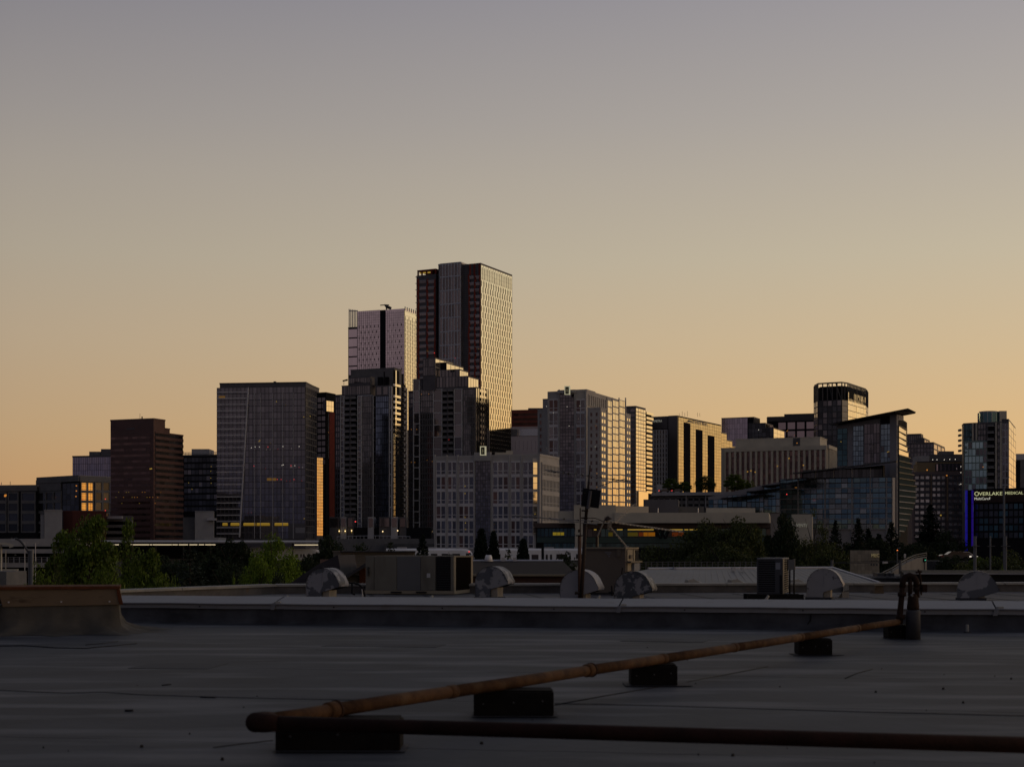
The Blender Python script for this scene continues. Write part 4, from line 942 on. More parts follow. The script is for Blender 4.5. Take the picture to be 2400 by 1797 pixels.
cx = f1.pt(2308) - f1.n * 14; mb = MB(); ring = [(cx.x + 5.2 * math.cos(R(a)), cx.y + 5.2 * math.sin(R(a))) for a in range(0, 360, 20)]
mb.prism(ring, zt, PZ(967, 664)); mb.build('drum', G_TEALD, b)
mb = MB().prism([(cx.x + 4.0 * math.cos(R(a)) - .8, cx.y + 4.0 * math.sin(R(a))) for a in range(0, 360, 20)], PZ(967, 664), PZ(963, 664)); mb.build('drum_cap', M_CONC, b)
mb = MB()
for a in range(0, 360, 20): mb.tube([(cx.x + 5.3 * math.cos(R(a)), cx.y + 5.3 * math.sin(R(a)), zt), (cx.x + 5.3 * math.cos(R(a)), cx.y + 5.3 * math.sin(R(a)), PZ(966, 664))], .12, 5)
mb.build('drum_fins', M_METL, b)
MB().box(cx.x + 2.5, cx.x + 5.6, cx.y - 5.6, cx.y - 2, zt, PZ(964, 664)).build('stair_box', M_CREAM, b)
for j in range(5): MB().box(PX(2250, 652), PX(2254, 652), 652, 655, PZ(1010 + 12 * j, 652), PZ(1005 + 12 * j, 652)).build('balcony', M_CONC_D, b)
dots(b, [(2304, 1094)], 640, E_ORG, size=.5)
b = building('plain grey building cut by the right edge of the frame', 850, 2395, name='office_building')
q = corners(2376, 2440, None, 850, 10, depth=20); wall(b, list(q), GZ, PZ(1078, 850), M_CONC_D); bump(b, Face(q[0], q[1]), 2381, 2435, 1063, 1077, .3, M_METL, 'screen')
bump(b, Face(q[0], q[1]), 2381, 2391, 1079, 1240, .3, M_BLACKP, 'panel')

# ---- medical centre
b = building('dark medical centre with glowing blue corner strips and lit name sign', 300, 2340, name='medical_building')
A, B = P2(2282, 300), P2(2520, 290); zt = PZ(1149, 300)
wall(b, [A, B, B + Vector((12, 30)), A * (331 / 300)], GZ, zt, M_BLACKP, parapet=.3)
f1 = Face(A, B)
bump(b, f1, 2282.2, 2519, 1147, 1176, .6, mat('dark bronze sign band', (.045, .030, .028), .6), 'sign_band')
fac(b, f1, 2283, 2519, 1177, 1262, 20, 5, off=.02, pane=G_BLACK, frame=M_BLACKP, vw=.2, hw=.4, pv=.12, ph=.1, alt=G_TEALD, altp=.35)
MB().prism([tuple(P2(2265, 299)), tuple(P2(2281, 299)), tuple(P2(2281, 299.9)), tuple(P2(2265.2, 306))], GZ, PZ(1148, 299)).build('corner_tower', M_BLACKP, b)
for i in range(5):
    y0_, y1_ = 1149 + 33 * i, 1181 + 33 * i
    MB().box(PX(2263, 298.6), PX(2266.6, 298.6), 298.3, 298.9, PZ(y1_, 299), PZ(y0_, 299)).build('blue_light_strip', E_BLUE, b)
    if i < 4: MB().box(PX(2277.6, 298.6), PX(2280.4, 298.6), 298.3, 298.9, PZ(y1_, 299), PZ(y0_, 299)).build('blue_light_strip', lit('violet blue light strip', (.06, .012, .75), .13), b)
M_SG = mat('lit pale green letters', (.3, .3, .2), .5, emit=(.80, .80, .42), estr=.5)
M_SW = mat('lit white letters', (.3, .3, .3), .5, emit=(.85, .82, .68), estr=.5)
def onband(px): p = f1.pt(px) + f1.n * .72; return (p.x, p.y)
an = math.atan2(f1.u.y, f1.u.x)
def ft(a_, c_): return (f1.pt(c_) - f1.pt(a_)).length
text(b, 'O', 1.28, (*onband(2285), PZ(1161, 297)), an, M_SG, fit=ft(2285, 2296)); text(b, 'VERLAKE', .98, (*onband(2296.3), PZ(1160, 297)), an, M_SG, fit=ft(2296.3, 2351))
text(b, '|', .90, (*onband(2353.5), PZ(1159.5, 297)), an, M_SG); text(b, 'MEDICAL CENTER', .78, (*onband(2357), PZ(1158.7, 297)), an, M_SG, fit=ft(2357, 2441))
text(b, 'MultiCare', .72, (*onband(2285.5), PZ(1170.3, 297)), an, M_SW, fit=ft(2285.5, 2318.5))
q0, q1_ = onband(2320), onband(2328.7); za, zb = PZ(1170, 299), PZ(1164, 299); yy = q0[1]
mb = MB(); mb.hexa([(q0[0], yy, za), (q1_[0] - .12, yy, za), (q1_[0] - .12, yy + .1, za), (q0[0], yy + .1, za)], [(q0[0] + .18, yy, zb), (q1_[0], yy, zb), (q1_[0], yy + .1, zb), (q0[0] + .18, yy + .1, zb)])
mb.build('logo', M_SW, b)
xm = (q0[0] + q1_[0]) / 2 + .05; zm = (za + zb) / 2
MB().box(xm - .09, xm + .16, yy - .03, yy - .01, zm - .1, zm + .12).box(xm - .16, xm - .09, yy - .03, yy - .01, za + .01, za + .14).build('logo_cross', M_BLACKP, b)
dots(b, [(2370, 1206), (2371, 1210)], 297.2, mat('dim yellow window light', (.02, .02, .02), .5, emit=(.6, .5, .05), estr=.16), size=.65)
mb = MB().tube([P3(2367, 1150, 296), P3(2366, 1140, 296)], .0001, 4)

# ---- convention hall
b = building('long convention hall with pale fascia, brown soffit and lit glass front', 400, 1550, name='convention_hall')
MB().prism([P2(1440, 398), P2(1802, 396), P2(1806, 440), P2(1442, 440)], PZ(1225, 397), PZ(1201, 397)).build('roof_fascia', M_CREAM, b)
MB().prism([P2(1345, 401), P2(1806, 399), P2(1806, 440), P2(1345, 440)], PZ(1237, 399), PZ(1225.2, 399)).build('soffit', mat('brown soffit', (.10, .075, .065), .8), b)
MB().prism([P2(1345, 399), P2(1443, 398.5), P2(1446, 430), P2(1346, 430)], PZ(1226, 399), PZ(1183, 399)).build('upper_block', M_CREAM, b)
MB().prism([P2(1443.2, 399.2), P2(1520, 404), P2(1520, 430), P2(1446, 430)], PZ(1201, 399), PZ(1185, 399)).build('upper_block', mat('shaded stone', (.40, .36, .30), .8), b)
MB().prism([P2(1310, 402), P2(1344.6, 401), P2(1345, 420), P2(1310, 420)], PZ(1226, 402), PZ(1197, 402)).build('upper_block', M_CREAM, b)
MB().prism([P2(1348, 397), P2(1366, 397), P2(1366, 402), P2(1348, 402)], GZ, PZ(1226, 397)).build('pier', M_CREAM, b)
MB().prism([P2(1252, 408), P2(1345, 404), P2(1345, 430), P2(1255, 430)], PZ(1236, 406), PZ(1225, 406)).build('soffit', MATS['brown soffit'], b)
A, B = P2(1258, 410), P2(1347, 408)
wall(b, [A, B, B + Vector((0, 20)), A + Vector((0, 20))], GZ, PZ(1236, 409), M_BLACKP, parapet=0)
g = Face(A, B); fac(b, g, 1259, 1347, 1237, 1257, 10, 1, pane=G_TEALD, frame=M_METD, vw=.15, hw=.2, pv=.15, ph=.1); fac(b, g, 1274, 1347, 1272, 1290, 8, 1, pane=G_TEALD, frame=M_METD, vw=.15, hw=.2, pv=.15, ph=.1)
bump(b, g, 1259, 1347, 1258, 1271, .3, glass('dark green spandrel', (.03, .07, .07), .2, .3, .1), 'spandrel')
for a, c in ((1296, 1305), (1306, 1313), (1314, 1322)): bump(b, g, a, c, 1247, 1254, .06, lit('dim yellow room', (1, .7, .05), .16), 'lit_window', start=.12)
A, B = P2(1366.5, 404), P2(1806, 402)
wall(b, [A, B, B + Vector((0, 20)), A + Vector((0, 20))], GZ, PZ(1237.5, 403), M_BLACKP, parapet=0)
g = Face(A, B); fac(b, g, 1367, 1806, 1238, 1258, 42, 1, pane=G_TEALD, frame=M_METD, vw=.15, hw=.2, pv=.15, ph=.1, alt=G_BLACK, altp=.3)
bump(b, g, 1367, 1806, 1258.5, 1272, .3, MATS['dark green spandrel'], 'spandrel'); fac(b, g, 1367, 1806, 1273, 1284, 40, 1, pane=G_TEALD, frame=M_METD, vw=.12, hw=.2, pv=.12, ph=.1)
for a, c in ((1392, 1398), (1446, 1459), (1471, 1532), (1562, 1600), (1604, 1613), (1616, 1642), (1768, 1778)): bump(b, g, a, c, 1239.5, 1242, .05, E_YEL, 'ceiling_light', start=.13)
for a, c, m_ in ((1497, 1507, 'a'), (1508, 1518, 'b'), (1519, 1535, 'b'), (1575, 1590, 'a'), (1591, 1603, 'a'), (1426, 1436, 'c'), (1471, 1495, 'c'), (1607, 1615, 'c')):
    bump(b, g, a, c, 1247, 1256, .05, {'a': lit('dull red room', (.7, .12, .01), .09), 'b': lit('amber room', (1, .33, .01), .17), 'c': lit('dim olive room', (.6, .42, .03), .07)}[m_], 'lit_window', start=.13)
mb = MB()
for px in (1548, 1560): mb.tube([P3(px, 1262, 399), P3(px + 10, 1240, 399)], .25, 6).tube([P3(px, 1262, 399), P3(px - 12, 1240, 399)], .25, 6)
mb.build('roof_strut', M_BLACKP, b)
MB().prism([P2(1855, 395), P2(1904, 394), P2(1905, 420), P2(1856, 420)], GZ, PZ(1205, 395)).build('sign_wall', M_CREAM, b)
text(b, 'VENTE', 1.28, (PX(1866, 394), 393.9, PZ(1234.5, 394)), 0, mat('pale metal letters', (.75, .75, .65), .5, emit=(.8, .8, .6), estr=.08), sx=.78)
MB().prism([P2(1508, 412), P2(1590, 411), P2(1592, 425), P2(1508, 425)], PZ(1202, 412), PZ(1170, 412)).build('plant_box', M_GREYP, b)
MB().prism([P2(1590.5, 412), P2(1650, 415), P2(1650, 428), P2(1592.4, 425)], PZ(1202, 412), PZ(1187, 412)).build('plant_box', M_ROOFD, b)
for px in (1542, 1636): MB().tube([P3(px, 1202, 400), P3(px, 1190, 400)], .15, 6).build('roof_pole', M_METL, b)
MB().prism([P2(1655, 440), P2(1770, 440), P2(1770, 455), P2(1655, 455)], GZ, PZ(1190, 440)).build('rear_block', M_CREAM, b)

b = building('low parking terrace with pale parapet and garden trees below the mirrored office', 600, 1650, name='parking_building')
MB().prism([P2(1527, 600), P2(1752, 590), P2(1752, 640), P2(1527, 640)], PZ(1161, 598), PZ(1153.5, 598)).build('parapet', M_CONC, b)
MB().prism([P2(1528, 602), P2(1752, 592), P2(1752, 638), P2(1528, 638)], GZ, PZ(1161.2, 600)).build('wall', M_ROOFD, b)
g = Face(P2(1528, 601.9), P2(1752, 591.9)); fac(b, g, 1530, 1750, 1163, 1190, 16, 2, pane=M_BLACKP, frame=M_CONC_D, vw=.6, hw=1.4, pv=.3, ph=.3)
for px in (1608, 1654): bump(b, g, px, px + 1.2, 1161, 1190, .5, M_METL, 'downpipe', start=.35)
MB().prism([P2(1540, 622), P2(1600, 620), P2(1600, 634), P2(1540, 634)], PZ(1160, 620), PZ(1134, 620)).build('pavilion', M_CONC, b)
b = building('grey retaining wall and ramp below the balcony towers', 470, 880, cat='ramp', name='retaining_ramp')
MB().prism([P2(750, 470), P2(1018, 466), P2(1018, 476), P2(750, 480)], GZ, PZ(1262, 470)).build('wall', M_CONC_D, b)
MB().prism([P2(900, 462), P2(1018, 460), P2(1018, 465.6), P2(900, 467.6)], GZ, PZ(1274, 462)).build('wall', M_ROOFD, b)
mb = MB()
for i in range(20):
    px = 790 + i * 9; mb.box(PX(px, 469) - .05, PX(px, 469) + .05, 468.9, 469.0, PZ(1264, 469), PZ(1257 - 2 * math.sin(i / 19 * math.pi), 469))
pp = [P3(790 + i * 9, 1257 - 2 * math.sin(i / 19 * math.pi), 469) for i in range(20)]; mb.tube(pp, .08, 5)
mb.build('railing', M_METL, b)

# ================================================================== trees
import numpy as np
M_BARK = mat('bark', (.07, .055, .045), .95, noise=(.045, .036, .03), nscale=6)
LEAF = {'bright': mat('bright spring leaves', (.13, .20, .018), .6, spec=.25, vary=.55, transl=.35),
        'mid': mat('mid green leaves', (.085, .128, .013), .6, spec=.25, vary=.6, transl=.3),
        'olive': mat('olive leaves', (.055, .068, .020), .65, spec=.2, vary=.6, transl=.25),
        'dark': mat('dark green leaves', (.020, .032, .013), .7, spec=.2, vary=.6, transl=.2),
        'conifer': mat('conifer needles', (.013, .021, .013), .8, spec=.15, vary=.6, transl=.1),
        'bluefir': mat('grey green needles', (.026, .036, .026), .8, spec=.15, vary=.5, transl=.1)}
def leaf_mesh(name, C_, size, rg, m, droop=0.):
    n = len(C_); a = rg.normal(size=(n, 3)); a /= np.linalg.norm(a, axis=1)[:, None]
    if droop: a[:, 2] = a[:, 2] * (1 - droop) ; a /= np.linalg.norm(a, axis=1)[:, None]
    b_ = rg.normal(size=(n, 3)); b_ -= (b_ * a).sum(1)[:, None] * a; b_ /= np.linalg.norm(b_, axis=1)[:, None]
    s = (size * rg.uniform(.6, 1.35, n))[:, None]
    v = np.stack([C_ - a * s, C_ + b_ * s * .55, C_ + a * s, C_ - b_ * s * .55], 1).reshape(-1, 3)
    me = bpy.data.meshes.new(name); me.vertices.add(4 * n); me.vertices.foreach_set('co', v.astype(np.float32).ravel())
    me.loops.add(4 * n); me.loops.foreach_set('vertex_index', np.arange(4 * n, dtype=np.int32))
    me.polygons.add(n); me.polygons.foreach_set('loop_start', np.arange(0, 4 * n, 4, dtype=np.int32))
    me.update(calc_edges=True); me.materials.append(m); return me
def trunk_broad(seed, wd):
    r_ = random.Random(seed); mb = MB(); mb.tube([(0, 0, -.02), (0, 0, .2), (.01, .01, .5), (.0, .01, .85)], [.018, .014, .009, .002], 7)
    for i in range(11):
        a = i * 2.4 + r_.random(); z = .2 + .055 * i; l = wd * (.9 - .45 * i / 11)
        mb.tube([(0, 0, z), (math.cos(a) * l * .5, math.sin(a) * l * .5, z + .09), (math.cos(a) * l, math.sin(a) * l, z + .2)], [.007, .005, .0012], 5)
    return mb.mesh('trunk', M_BARK)
def crown_broad(seed, wd, m, nleaf=14000, zlo=.16, shape=1., size=.013, ncl=70, crad=.085):
    rg = np.random.default_rng(seed); cs = []
    while len(cs) < ncl:
        p = rg.uniform(-1, 1, 3)
        t = (p[2] + 1) / 2; wr = (math.sin(math.pi * min(1, (t * .86 + .12))) ** .6) * (1 - .25 * t * shape)
        if math.hypot(p[0], p[1]) < wr and (rg.random() < .35 or math.hypot(p[0], p[1]) > wr * .55):
            cs.append((p[0] * wd, p[1] * wd, zlo + (1 - zlo - crad * .6) * t))
    cs.append((0, 0, 1 - crad)); cs = np.array(cs); rr = crad * rg.uniform(.55, 1.35, len(cs))
    k = rg.integers(0, len(cs), nleaf); d = rg.normal(size=(nleaf, 3)); d /= np.linalg.norm(d, axis=1)[:, None]
    C_ = cs[k] + d * (rr[k] * rg.random(nleaf) ** .45)[:, None] * np.array([1, 1, .8])
    return leaf_mesh('crown', C_, size, rg, m)
def crown_conifer(seed, wd, m, layers=40, size=.014, droop=.12, ragged=.3, pw=.85):
    rg = np.random.default_rng(seed); C_ = []
    for i in range(layers):
        t = i / layers; z = .08 + .9 * t; L = wd * (1 - t) ** pw + .008
        nb = 11 if t < .7 else 7
        for j in range(nb):
            a = j * 2 * math.pi / nb + i * 1.3 + rg.normal() * .2; l = L * rg.uniform(1 - ragged, 1.1)
            n = max(3, int(26 * l / wd)) + 4
            s = rg.random(n) ** .7; w_ = (1 - s) * .0 + .22 * l * (1 - s * .6)
            off = rg.normal(size=n) * w_ * .5
            C_.append(np.stack([math.cos(a) * l * s - math.sin(a) * off, math.sin(a) * l * s + math.cos(a) * off, z - droop * l * s + rg.normal(size=n) * .008], 1))
    return leaf_mesh('crown', np.concatenate(C_), size, rg, m, droop=.5)
def trunk_conifer():
    mb = MB().tube([(0, 0, -.02), (0, 0, .5), (0, 0, .98)], [.016, .010, .002], 7)
    for i in range(14):
        a = i * 2.1; z = .1 + i * .055; l = .16 * (1 - z); mb.tube([(0, 0, z), (math.cos(a) * l, math.sin(a) * l, z - .01)], [.004, .001], 4)
    return mb.mesh('trunk', M_BARK)
PROTO = {}
def proto(kind):
    if kind not in PROTO:
        sd = sum(map(ord, kind))
        if kind.startswith('con') or kind.startswith('fir') or kind.startswith('cyp'):
            c_ = {'conifer': lambda: crown_conifer(sd, .26, LEAF['conifer']), 'conslim': lambda: crown_conifer(sd, .17, LEAF['conifer'], 44, .012, .2, .35),
                  'fir': lambda: crown_conifer(sd, .34, LEAF['bluefir'], 26, .013, .05, .25, .7), 'cypress': lambda: crown_conifer(sd, .14, LEAF['conifer'], 60, .014, -.5, .1, .45),
                  'conpine': lambda: crown_conifer(sd, .30, LEAF['dark'], 22, .013, -.15, .45, .6)}[kind]()
            PROTO[kind] = (c_, trunk_conifer())
        else:
            wd, ml, kw = {'maple': (.30, 'mid', dict(nleaf=26000, size=.0125, ncl=85, crad=.085)), 'tall': (.15, 'mid', dict(nleaf=10000, size=.0115, ncl=60, crad=.06, shape=2.2)),
                          'bright': (.34, 'bright', dict(nleaf=26000, size=.011, ncl=90, crad=.11)), 'oak': (.42, 'dark', dict(nleaf=24000, size=.013, ncl=110, crad=.10)),
                          'olive': (.40, 'olive', dict(nleaf=26000, size=.0125, ncl=120, crad=.10)), 'sparse': (.28, 'olive', dict(nleaf=6500, size=.010, ncl=80, crad=.07)),
                          'young': (.34, 'bright', dict(nleaf=5000, size=.016, ncl=40, crad=.10)), 'dome': (.60, 'dark', dict(nleaf=14000, size=.016, ncl=90, crad=.13)),
                          'thicket': (.62, 'mid', dict(nleaf=14000, size=.015, ncl=70, crad=.14)), 'lawn': (.80, 'olive', dict(nleaf=16000, size=.016, ncl=90, crad=.14))}[kind]
            PROTO[kind] = (crown_broad(sd, wd, LEAF[ml], **kw), trunk_broad(sd, wd * .8))
    return PROTO[kind]
WD = {'maple': .33, 'tall': .18, 'bright': .37, 'oak': .45, 'olive': .43, 'sparse': .31, 'young': .37, 'dome': .62, 'thicket': .64, 'lawn': .8,
      'conifer': .26, 'conslim': .17, 'fir': .34, 'cypress': .15, 'conpine': .3}
def tree(kind, px, py, D, wpx, label, gz=GZ, group='trees between the roof and the city', name=None, rot=None):
    zt = PZ(py, D); h = zt - gz; hw = wpx * (1.0 if gz != GZ or kind in ('cypress', 'bright', 'young', 'sparse', 'tall') else 1.38) / 2 / F * D
    o = thing(name or ('conifer_tree' if kind in ('conifer', 'conslim', 'fir', 'cypress', 'conpine') else 'leafy_tree'), label, 'tree', (PX(px, D), D, gz), group)
    c_, t_ = proto(kind); s = hw / WD[kind]; 
    for nm, me in (('crown', c_), ('trunk', t_)):
        ch = bpy.data.objects.new(nm, me); COL.objects.link(ch); ch.parent = o; ch['_o'] = tuple(o.location)
    o.scale = (s, s, h); o.rotation_euler = (0, 0, rng.random() * 6.28 if rot is None else rot); return o
T = [('maple', 212, 1196, 92, 150, 'tallest leafy green tree on the left, top reaching the orange windows'),
     ('tall', 303, 1212, 90, 80, 'slender leafy tree with a spire like top, right of the tallest left tree'),
     ('maple', 340, 1275, 86, 110, 'leafy tree just right of the slender spire like tree'),
     ('maple', 160, 1232, 96, 110, 'leafy tree leaning out left of the tallest left tree'),
     ('sparse', 128, 1262, 84, 60, 'thin see through sapling left of the tall leafy trees'),
     ('thicket', 95, 1312, 76, 130, 'low green bush behind the street lamp at the left'),
     ('thicket', 235, 1300, 78, 190, 'broad low foliage under the tallest left tree'),
     ('thicket', 395, 1345, 72, 110, 'low bush just above the left parapet'),
     ('fir', 445, 1272, 110, 190, 'grey green spreading fir left of centre'),
     ('oak', 540, 1248, 160, 130, 'very dark round tree before the wide glass tower'),
     ('conifer', 500, 1300, 130, 150, 'black conifer beside the grey green fir'),
     ('oak', 420, 1300, 150, 160, 'dark tree filling the gap behind the grey green fir'),
     ('bright', 640, 1237, 122, 165, 'bright green rounded tree in front of the wide glass tower'),
     ('bright', 608, 1285, 112, 125, 'lower bright green tree overlapping the rounded one'),
     ('young', 548, 1340, 80, 30, 'tiny bright sapling above the parapet'),
     ('young', 705, 1342, 62, 80, 'pale young tree beside the dark gabled roof'),
     ('oak', 770, 1240, 170, 110, 'large black tree above the dark gabled roof'),
     ('oak', 725, 1285, 150, 80, 'dark tree in front of the short white rail car'),
     ('oak', 545, 1310, 120, 120, 'dark low tree between the fir and the bright tree'),
     ('dome', 845, 1266, 190, 130, 'rounded olive dark shrub tree behind the beige box'),
     ('conpine', 915, 1262, 200, 60, 'small dark pine behind the beige box, left'),
     ('conifer', 990, 1246, 170, 90, 'pointed conifer rising above the big rooftop air unit'),
     ('oak', 965, 1280, 172, 70, 'dark shrub tree left of the pointed conifer'),
     ('conpine', 1052, 1288, 150, 80, 'low pine in front of the rail car nose'),
     ('cypress', 1128, 1236, 300, 50, 'left of the two dark cypresses before the white grid office'),
     ('cypress', 1157, 1242, 300, 40, 'right of the two dark cypresses before the white grid office'),
     ('cypress', 1226, 1260, 300, 46, 'stout dark cypress at the foot of the white grid office'),
     ('conpine', 1192, 1274, 120, 62, 'small pine in front of the long white rail car'),
     ('oak', 1330, 1274, 110, 86, 'dark bushy tree overlapping the rail car beside the antenna mast'),
     ('lawn', 1540, 1272, 190, 200, 'low green hedge mass before the convention hall glass'),
     ('lawn', 1650, 1290, 180, 160, 'low green hedge mass under the dark trees right of the beige unit'),
     ('olive', 1652, 1206, 190, 140, 'airy olive tree covering the end of the lit hall'),
     ('olive', 1728, 1200, 186, 150, 'airy olive tree just left of the big black tree'),
     ('olive', 1690, 1262, 176, 180, 'wide low olive tree above the metal hip roof'),
     ('oak', 1835, 1184, 165, 105, 'big black tree left of the pale letters on the wall'),
     ('sparse', 1908, 1178, 150, 110, 'wispy pale tree with see through crown by the pale letters'),
     ('olive', 1955, 1262, 140, 150, 'low olive tree behind the clean rounded roof vent'),
     ('conifer', 1958, 1212, 250, 70, 'left dark fir before the teal glass building'),
     ('conifer', 2012, 1208, 255, 80, 'middle dark fir before the teal glass building'),
     ('conifer', 2090, 1218, 250, 90, 'right dark fir before the teal glass building'),
     ('oak', 2045, 1250, 245, 110, 'dark round tree filling the space between the dark firs'),
     ('oak', 1905, 1262, 180, 90, 'dark round tree under the pale letters'),
     ('conifer', 2180, 1175, 330, 110, 'dark conifer before the pinkish banded apartments'),
     ('dome', 2215, 1234, 300, 130, 'dark domed tree before the pinkish banded apartments'),
     ('oak', 2150, 1262, 260, 110, 'dark tree between the teal building and the domed tree'),
     ('oak', 2240, 1290, 200, 110, 'dark tree beside the foot of the blue light strips'),
     ('lawn', 2265, 1312, 130, 190, 'low dim shrubs before the medical centre corner'),
     ('bright', 2195, 1335, 105, 110, 'bright green low shrub under the traffic lights'),
     ('olive', 2370, 1280, 140, 190, 'broad olive tree at the right edge before the medical centre'),
     ('maple', 2310, 1300, 150, 120, 'green tree between the tall thin poles'),
     ('young', 2349, 1322, 100, 26, 'small lit yellow green sapling by a lamp')]
fill = [('oak', 385, 1290, 175, 120), ('oak', 468, 1282, 170, 110), ('dome', 590, 1290, 160, 130), ('oak', 505, 1290, 150, 120), ('oak', 690, 1300, 200, 110), ('dome', 430, 1312, 120, 140), ('dome', 530, 1318, 115, 150), ('dome', 650, 1330, 110, 130), ('dome', 800, 1282, 230, 120), ('oak', 880, 1285, 235, 90), ('oak', 935, 1290, 240, 100),
        ('dome', 1015, 1298, 235, 90), ('oak', 1085, 1302, 150, 60), ('olive', 1490, 1300, 220, 120), ('oak', 1585, 1292, 215, 120), ('oak', 1690, 1285, 225, 130), ('oak', 1770, 1262, 230, 120), ('oak', 1800, 1250, 210, 120), ('oak', 1880, 1270, 215, 110),
        ('oak', 1985, 1262, 262, 110), ('oak', 1930, 1255, 240, 100), ('conifer', 2035, 1232, 258, 90), ('oak', 2110, 1262, 262, 100), ('conifer', 2060, 1246, 250, 100), ('oak', 2190, 1262, 300, 110), ('dome', 2140, 1288, 240, 130), ('oak', 2255, 1285, 260, 100)]
ORD = ['first', 'second', 'third', 'fourth', 'fifth', 'sixth', 'seventh', 'eighth']; seen_ = {}; fill.sort(key=lambda t: t[1])
for i, (k_, px_, py_, D_, w_) in enumerate(fill):
    near = ('before the low grid office', 'before the brown striped tower', 'before the wide glass tower', 'before the balcony tower', 'before the stepped tower', 'before the white grid office', 'before the convention hall', 'before the parking terrace', 'before the slanted roof building', 'before the pinkish apartments')[min(9, int(px_ / 235))]
    seen_[near] = seen_.get(near, 0) + 1
    tree(k_, px_, py_, D_, w_, ORD[seen_[near] - 1] + ' from the left of the near black trees massed ' + near, group='near black trees massed ' + near)
for t_ in T: tree(*t_)
TZ = PZ(1153.5, 600)
for px, py, wp, lb in ((1572, 1120, 46, 'first garden tree from the left on the parking terrace'), (1604, 1127, 40, 'second garden tree from the left on the parking terrace'),
                       (1653, 1112, 56, 'largest garden tree on the parking terrace'), (1722, 1110, 60, 'garden tree before the ribbed office, on the parking terrace'), (1757, 1120, 36, 'last garden tree on the parking terrace')):
    tree('maple' if px != 1653 else 'olive', px, py, 604 if px < 1700 else 600, wp, lb, gz=TZ if px < 1750 else GZ, group='garden trees on the parking terrace')

# ================================================================== railway, decks, streets
M_TRAIN = mat('white train paint', (.72, .72, .74), .35, spec=.5, noise=(.64, .64, .66), nscale=.3)
def train(px0, px1, nose, label, wins, joins=()):
    D = 380; z0, z1 = PZ(1313, D), PZ(1285, D); x0, x1 = PX(px0, D), PX(px1, D)
    t = thing('light_rail_train', label, 'train', ((x0 + x1) / 2, D, z0), 'white light rail trains on the guideway')
    def ringp(x, sz, drop):
        h = z1 - z0; zz0 = z0 + .1; zt = z0 + h * sz
        return [(x, D, zz0), (x, D, zt - .5 - drop), (x, D + .25, zt - .12 - drop), (x, D + .7, zt - drop), (x, D + 1.9, zt - drop), (x, D + 2.35, zt - .12 - drop), (x, D + 2.6, zt - .5 - drop), (x, D + 2.6, zz0)]
    xs = [(x0, 1), (x1, 1)]
    seg = [x0] + [PX(j, D) for j in joins] + [x1]
    for i in range(len(seg) - 1):
        a, c = seg[i] + (.35 if i else 0), seg[i + 1] - (.35 if i < len(seg) - 2 else 0); prof = []
        if nose < 0 and i == 0: prof += [(a, .55, 0), (a + .5, .80, 0), (a + 1.2, .93, 0), (a + 2.4, 1, 0)]
        else: prof += [(a, 1, 0)]
        if nose > 0 and i == len(seg) - 2: prof += [(c - 2.4, 1, 0), (c - 1.2, .93, 0), (c - .5, .80, 0), (c, .55, 0)]
        else: prof += [(c, 1, 0)]
        mb = MB(); rings = [ringp(*p) for p in prof]; n = 8
        for r_ in rings: mb.v += r_
        for k in range(len(rings) - 1):
            for q in range(n): q2 = (q + 1) % n; mb.f.append((k * n + q, (k + 1) * n + q, (k + 1) * n + q2, k * n + q2))
        mb.f.append(tuple(range(n))); mb.f.append(tuple((len(rings) - 1) * n + q for q in range(n - 1, -1, -1)))
        mb.build('car_body', M_TRAIN, t)
        if i: MB().box(seg[i] - .34, seg[i] + .34, D + .2, D + 2.4, z0 + .1, z1 - .25).build('gangway', M_BLACKP, t)
    for a, c, y0_, y1_ in wins: MB().box(PX(a, D), PX(c, D), D - .04, D + .1, PZ(y1_, D), PZ(y0_, D)).build('window', G_BLACK, t)
    for px in range(int(px0) + 25, int(px1) - 10, 70): MB().box(PX(px, D), PX(px + 22, D), D + .7, D + 1.9, z1 + .02, z1 + .35).build('roof_unit', M_METL, t)
    for px in range(int(px0) + 14, int(px1) - 8, 44): MB().box(PX(px, D), PX(px + 12, D), D + .4, D + 2.2, z0 - .35, z0 + .08).build('bogie', M_METD, t)
    dx = px1 - 6 if nose > 0 else px0 + 6
    MB().hexa([(PX(dx - 3, D), D - .03, PZ(1299, D)), (PX(dx + 4, D), D - .03, PZ(1299, D)), (PX(dx + 4, D), D + .02, PZ(1299, D)), (PX(dx - 3, D), D + .02, PZ(1299, D))],
              [(PX(dx - 2, D), D - .03, PZ(1295, D)), (PX(dx + 2, D), D - .03, PZ(1295, D)), (PX(dx + 2, D), D + .02, PZ(1295, D)), (PX(dx - 2, D), D + .02, PZ(1295, D))]).build('cab_window', G_BLACK, t)
    return t
train(905, 1107, 1, 'rail train ending in a nose behind the big rooftop air unit', [(1092, 1100, 1296, 1304), (1060, 1078, 1297, 1307), (1035, 1050, 1297, 1307), (1010, 1025, 1297, 1307)], joins=(1000,))
MB().box(PX(1098, 380), PX(1101, 380), 379.9, 379.99, PZ(1293, 380), PZ(1291.5, 380)).build('tail_light', E_RED, bpy.data.objects['light_rail_train'])
train(1111, 1390, -1, 'long white rail train in two sections right of the big rooftop air unit', [(1113, 1121, 1298, 1310), (1128, 1140, 1297, 1309), (1148, 1153, 1299, 1311), (1160, 1173, 1298, 1311), (1214, 1219, 1299, 1311), (1223, 1228, 1299, 1311), (1246, 1262, 1299, 1311), (1279, 1284, 1299, 1311), (1289, 1294, 1299, 1311), (1304, 1330, 1298, 1309), (1350, 1375, 1298, 1309)], joins=(1235, 1272))
train(560, 752, 1, 'short stretch of white rail car under the lit canopy', [(693, 699, 1298, 1306), (704, 707, 1298, 1306), (710, 714, 1298, 1306), (722, 728, 1298, 1306)])
